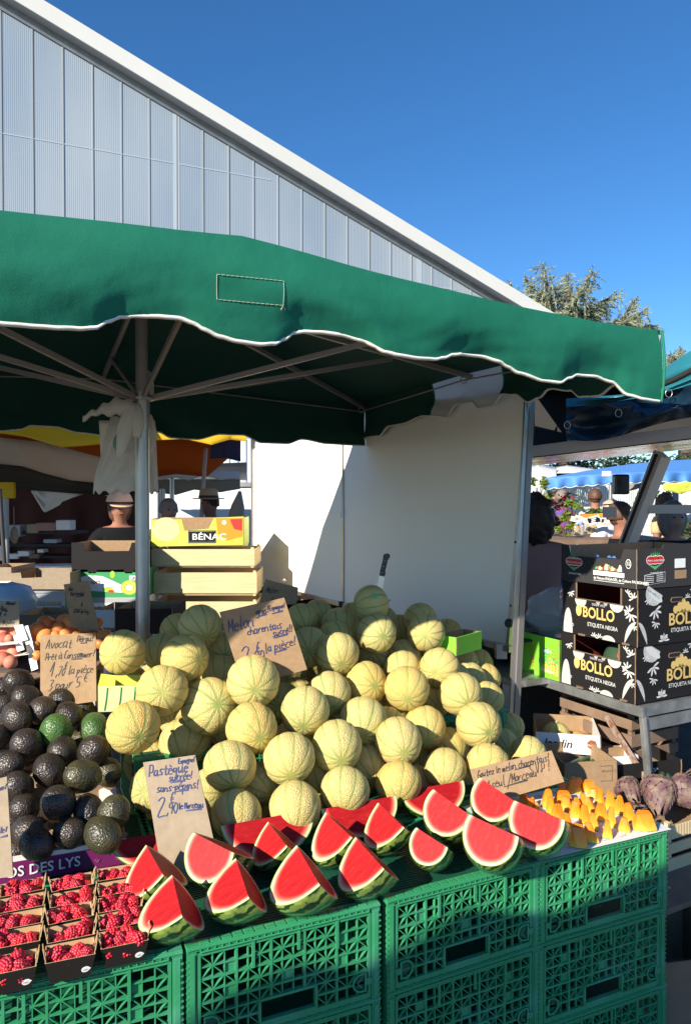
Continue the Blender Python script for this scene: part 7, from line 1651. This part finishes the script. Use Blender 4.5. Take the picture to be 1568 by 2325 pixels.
# foliage helpers
mat('leaf_green', (.06, .13, .025), .6, rand=.0, var=(3, (.10, .19, .04), .3, .7), translucent=.35); mat('leaf_lime', (.20, .30, .04), .6, var=(6, (.30, .38, .07), .3, .7), translucent=.4); mat('leaf_purple', (.06, .02, .035), .6, var=(6, (.12, .05, .07), .3, .7)); mat('leaf_dark', (.018, .04, .016), .7, var=(2, (.035, .07, .025), .3, .7)); mat('petal_yellow', (.75, .50, .03), .6); mat('petal_red', (.5, .03, .06), .6)
mat('cedar', (.27, .31, .20), .75, var=(.9, (.42, .45, .31), .3, .7), translucent=.25); mat('bark', (.09, .065, .05), .9, bump=(20, .01, 'n'))
def leaves(m, c, r, n, size, mm, rr):
    for _ in range(n):
        d = Vector((rr.gauss(0, 1), rr.gauss(0, 1), rr.gauss(0, 1))).normalized()*(rr.random()**.4); p = Vector(c)+Vector((d.x*r[0], d.y*r[1], d.z*r[2]))
        a = Vector((rr.uniform(-1, 1), rr.uniform(-1, 1), rr.uniform(-.6, .6))).normalized(); b = a.cross(Vector((rr.uniform(-1, 1), rr.uniform(-1, 1), 1))).normalized(); s = size*rr.uniform(.6, 1.3)
        m.add([p-a*s, p+b*s*.45, p+a*s, p-b*s*.45], [(0, 1, 2, 3)], mm)
def plant(label, px, pyt, pyb, y, wpx, mm, n, size, flower=None, name='potted_plant'):
    rr = random.Random(int(px)); top = U(px, pyt, y); bot = U(px, pyb, y); t = thing(name, label, 'plant', tuple(bot)); k = y/F; w_ = wpx*k/2; m = MB()
    for s_ in range(5):
        a = rr.uniform(-1, 1)*w_*.6; m.tube([bot, bot+Vector((a*.5, 0, (top.z-bot.z)*.5)), bot+Vector((a, rr.uniform(-.1, .1), (top.z-bot.z)*.85))], [.008, .006, .003], 5, 'bark')
    m.build('stems', 'bark', t, world=True); m = MB()
    for j in range(9):
        f = rr.uniform(.12, 1); c = bot+Vector((rr.uniform(-1, 1)*w_*(.9 if f < .7 else .45), rr.uniform(-.2, .2), (top.z-bot.z)*f)); leaves(m, c, (w_*.38, w_*.3, (top.z-bot.z)*.13), n//9, size, mm, rr)
    m.build('leaves', mm, t, world=True)
    if flower:
        m = MB(); leaves(m, (bot+top)/2+Vector((0, -.1, .05)), (w_*.9, w_*.4, (top.z-bot.z)*.35), 40, size*.8, flower, rr); m.build('flowers', flower, t, world=True)
plant('tall lime green climber by the post of the neighbouring stall', 1222, 1092, 1190, 8.6, 44, 'leaf_lime', 260, .045)
plant('purple leaved shrub in the flower stall', 1255, 1140, 1205, 8.0, 40, 'leaf_purple', 240, .035)
plant('bright green bushy potted plant in the flower stall', 1292, 1140, 1200, 7.8, 42, 'leaf_lime', 280, .035, None)
plant('red and purple flowers in front of the fence', 1282, 1122, 1150, 10.0, 46, 'leaf_green', 160, .04, 'petal_red')
plant('dark green plant at the post with yellow flowers', 1232, 1165, 1215, 7.2, 30, 'leaf_green', 160, .03, 'petal_yellow')
plant('small leafy bush behind the jars', 1345, 1158, 1180, 9.0, 40, 'leaf_green', 160, .035, None)
plant('grass like plant in the flower stall', 1280, 1188, 1218, 6.9, 34, 'leaf_lime', 120, .03)
# jars of yellow olives with price labels
for i, (px, pt, pb, w_) in enumerate(((1306, 1190, 1216, 21), (1340, 1190, 1212, 24), (1363, 1192, 1214, 21), (1318, 1192, 1214, 14))):
    y = 7.0+.1*i; a = U(px, pb, y); b = U(px, pt, y); t = thing('glass_jar', 'glass jar of yellow olives, %s of the row behind the slate box' % ['first from the plants', 'third', 'last', 'second'][i], 'jar', tuple(a), 0, 'jars of olives'); r = w_*y/F/2; h = b.z-a.z
    m = MB(); rr = random.Random(i)
    for k in range(70): m.ball((rr.uniform(-1, 1)*r*.75, rr.uniform(-1, .6)*r*.75, rr.uniform(.05, .95)*h), r*.2, 'yellow_canvas', 6, 4)
    m.build('olives', 'yellow_canvas', t)
    m = MB(); m.lathe([(r*.95, 0), (r, h*.1), (r, h*.9), (r*.8, h)], 16, 'plastic_clear'); m.build('glass', 'plastic_clear', t)
for i, (px, py, rz_) in enumerate(((1304, 1179, .25), (1313, 1177, .3), (1332, 1182, .1), (1347, 1180, -.3), (1360, 1182, .3), (1374, 1182, .1))):
    o_ = U(px, py, 6.9); w_ = .075 if i != 3 else .11; m = MB(); m.box((0, 0, 0), (w_, .004, w_*.62), 'print_white', rot=Matrix.Rotation(rz_, 3, 'Y'))
    for k in range(3): m.box(Vector((0, -.003, (k-1)*w_*.15)), (w_*.7, .001, w_*.05), 'ink_black', rot=Matrix.Rotation(rz_, 3, 'Y'))
    o = m.build('price_tag', 'print_white'); o.location = o_; tag(o, 'small white price tag above the olive jars, %s from the plants' % ['first', 'second', 'third', 'large tilted fourth', 'fifth', 'sixth'][i], 'price tag')
fb_ = thing('fruit_display', 'orange edged produce display under the blue parasol', 'display', tuple(U(1355, 1175, 8.6)))
m = MB(); a = U(1325, 1172, 8.6); b = U(1385, 1168, 8.6); m.bar(a, b, .3, .05, 'orange_print'); m.build('rim', 'orange_print', fb_, world=True)
m = MB(); leaves(m, (a+b)/2+ZV*.04, (.18, .1, .04), 120, .03, 'leaf_green', random.Random(2)); m.build('herbs', 'leaf_green', fb_, world=True)
ft = thing('flower_table', 'low table of the flower and olive stall', 'table', tuple(U(1300, 1300, 7.3))); ft.location.z = 0
m = MB(); a = U(1200, 1220, 7.3); b = U(1460, 1220, 7.3); m.bar((a.x, a.y, a.z), (b.x, b.y, a.z), 1.6, .04, 'wood_old'); m.build('table_top', 'wood_old', ft, world=True)
for s_ in (.1, .9): q = a+(b-a)*s_; m = MB(); m.bar((q.x, q.y, 0), (q.x, q.y, a.z-.02), .05, .05, 'wood_old'); m.build('leg', 'wood_old', ft, world=True)
# dark hedge and trees far behind
m = MB(); rr = random.Random(9)
for k in range(46): p = U(1190+k*11, 1125-rr.uniform(0, 40), 17.5); leaves(m, (p.x, p.y, rr.uniform(.6, 2.0)), (.35, .3, .45), 55, .10, 'leaf_dark', rr)
m.build('foliage', 'leaf_dark', hd, world=True)
for i, (px, top, w_, y) in enumerate(((1290, 1038, 60, 24), (1370, 1034, 70, 25), (1440, 1036, 60, 24), (1560, 1032, 70, 24))):
    t = thing('broadleaf_tree', 'dark green tree behind the tents, %s along the far row' % ['first', 'second', 'third', 'last'][i], 'tree', tuple(U(px, 1200, y))); t.location.z = 0; m = MB(); c = U(px, top+30, y)
    for _ in range(16): leaves(m, c+Vector((rr.uniform(-1, 1)*w_*y/F*.6, rr.uniform(-1, 1)*.8, rr.uniform(-1, .6)*.4)), (.5, .5, .35), 60, .09, 'leaf_dark', rr)
    m.build('crown', 'leaf_dark', t, world=True); m = MB(); m.tube([(c.x, c.y, 0), (c.x, c.y, c.z)], [.18, .1], 8, 'bark'); m.build('trunk', 'bark', t, world=True)
# ================================================================ cedars
def cedar(label, tips, px, y, n, base_z):
    """tips: (px, py) ends of the big limbs"""
    rr = random.Random(int(px)); t = thing('cedar_tree', label, 'tree', tuple(U(px, 1133, y))); t.location.z = 0; ax = U(px, 700, y)
    tr = MB(); tr.tube([(ax.x, ax.y, 0), (ax.x, ax.y, ax.z*.5), (ax.x+.1, ax.y, U(px, tips[0][1]+50, y).z)], [.38, .30, .10], 10, 'bark')
    cr = MB()
    for (tx, ty, sx, sy) in tips:
        dy = rr.uniform(-1.2, 1.2); E = U(tx, ty, y+dy); S = U(sx, sy, y)
        tr.tube([S, S+(E-S)*.5+ZV*.05, E], [.10, .05, .015], 6, 'bark')
        nb = int((E-S).length/.13)+5
        for i in range(nb):
            f = (i+1)/nb; p = S+(E-S)*f+Vector((rr.uniform(-.1, .1), rr.uniform(-.2, .2), rr.uniform(-.05, .05)))
            for sd in (-1, 1, 0, 2):
                L_ = (1.15-f*.8)*rr.uniform(.5, 1.1); a = (E-S).normalized(); side = a.cross(ZV).normalized()
                if sd == 0: d = (a*.3-ZV*.7+side*rr.uniform(-.3, .3)).normalized()
                elif sd == 2: d = (a*.6+ZV*.6+Vector((rr.uniform(-.5, .5), rr.uniform(-.5, .5), 0))).normalized(); L_ *= .6
                else: d = (a*.5+side*sd*rr.uniform(.5, 1)-ZV*rr.uniform(.1, .6)).normalized()
                ns = int(L_/.045)+3
                for j in range(ns):
                    g = j/ns; q = p+d*L_*g-ZV*.25*L_*g*g
                    for _ in range(2):
                        e = Vector((rr.uniform(-1, 1), rr.uniform(-1, 1), rr.uniform(-1, .5))).normalized(); w_ = e.cross(d).normalized()*.019; ln = .13*rr.uniform(.6, 1.3)
                        cr.add([q-w_, q+w_, q+(e*.7+d*.6)*ln], [(0, 1, 2)], 'cedar')
    cr.build('crown', 'cedar', t, world=True); tr.build('trunk', 'bark', t, world=True)
cedar('large blue green cedar rising above the right end of the green canopy',
      [(1232, 603, 1250, 700), (1150, 648, 1250, 720), (1190, 632, 1250, 710), (1290, 622, 1280, 710), (1345, 618, 1285, 715), (1400, 668, 1290, 730), (1440, 680, 1400, 750), (1490, 740, 1390, 750), (1320, 660, 1280, 730), (1370, 700, 1290, 740), (1175, 680, 1250, 740), (1225, 660, 1255, 740), (1300, 690, 1275, 745), (1430, 720, 1330, 760), (1460, 705, 1400, 760), (1260, 650, 1265, 720), (1210, 690, 1260, 750), (1350, 730, 1290, 770), (1480, 770, 1380, 780), (1250, 730, 1270, 790), (1400, 745, 1320, 790)], 1285, 26, 400, 0)
cedar('small cedar top just above the teal awning at the right edge', [(1542, 794, 1560, 830), (1515, 805, 1555, 835), (1575, 800, 1565, 840), (1530, 812, 1560, 850), (1560, 810, 1562, 850)], 1560, 30, 200, 0)
# ================================================================ added unseen canopy behind the viewer, its edge shaped to shade the lower crates
opp = thing('aisle_shade_canopy', 'added unseen green canopy behind the viewer, edge shaped to shade the lower crates', 'parasol', (0, 0, 0))
hs_ = Vector((sdir.x, sdir.y, 0)).normalized(); tanel = math.tan(R(SUN_EL))
def back(p, z): return Vector(p)-Vector((sdir.x, sdir.y, sdir.z))*((z-p[2])/(-sdir.z))
OZ = 2.15
EP = [(-1.4, 1.15, .32), (-.62, 1.52, .42), (-.40, 1.62, .50), (-.28, 1.67, .575), (-.12, 1.74, .60), (.04, 1.81, .545), (.14, 1.85, .575), (.30, 1.93, .625), (.46, 2.0, .58), (.60, 2.07, .54), (.75, 2.13, .575), (.95, 2.22, .60), (1.3, 2.36, .58), (1.9, 2.6, .60)]
edge = [back(p, OZ) for p in EP]; bk = -hs_*2.4; N = len(edge)-1
m = MB(); m.add([tuple(p) for p in edge]+[tuple(p+bk+ZV*.25) for p in edge], [(i, i+1, N+2+i, N+1+i) for i in range(N)], 'green_canvas')
m.build('canopy', 'green_canvas', opp, thick=.004)
m = MB(); c_ = (edge[0]+edge[-1])/2+bk*.5; m.tube([(c_.x, c_.y, 0), (c_.x, c_.y, OZ+.1)], .03, 12, 'alu'); m.build('pole', 'alu', opp)
# ================================================================ labels of the melons: say where each one lies
landm = [('avocado price card', (155, 1500)), ('big price card', (598, 1440)), ('tall price card', (385, 1780)), ('tasting notice', (1170, 1750)), ('knife melon', (842, 1371)), ('parasol pole', (331, 1440)), ('white board corner', (1160, 1460))]
def mel_label(i, px, py, dpx):
    if (px, py) == (842, 1371): return 'topmost melon with a knife stuck in it and a green sticker'
    size = 'large' if dpx > 108 else ('medium' if dpx > 88 else ('smaller' if dpx > 74 else 'half hidden'))
    if ML[i][3] > 1.5: return 'melon buried in the heap, only a sliver of rind showing'
    row = 'front row' if py > 1770 else ('second row' if py > 1700 else ('third row' if py > 1630 else ('fourth row' if py > 1560 else ('upper row' if py > 1490 else 'top rows'))))
    name, (lx, ly) = min(landm, key=lambda q: (q[1][0]-px)**2+(q[1][1]-py)**2)
    dx, dy = px-lx, py-ly
    dr = 'below' if dy > abs(dx) else ('above' if -dy > abs(dx) else ('right of' if dx > 0 else 'left of'))
    light = 'shaded' if (py < 1460 and not (px, py) in ((770, 1421), (854, 1438))) or (px, py) in ((279, 1481), (368, 1480)) else 'sunlit'
    return '%s %s melon, %s, %s %s' % (size, light, row, dr, name)
seen_l = {}
for i, (o, px, py) in enumerate(mel):
    l = mel_label(i, px, py, ML[i][2]); seen_l.setdefault(l, []).append((px, py, o))
ordw = ['first', 'second', 'third', 'fourth', 'fifth', 'sixth', 'seventh', 'eighth']
for l, os_ in seen_l.items():
    if len(os_) == 1: os_[0][2]['label'] = l
    elif l.startswith('melon buried'):
        for q in os_: q[2]['label'] = l; q[2]['group'] = 'buried melons'
    else:
        for k, (px, py, o) in enumerate(sorted(os_, key=lambda q: q[0])):
            o['label'] = '%s, %s from left' % (l, ordw[min(k, 7)])
            if k >= 7: o['label'] = l; o['group'] = l
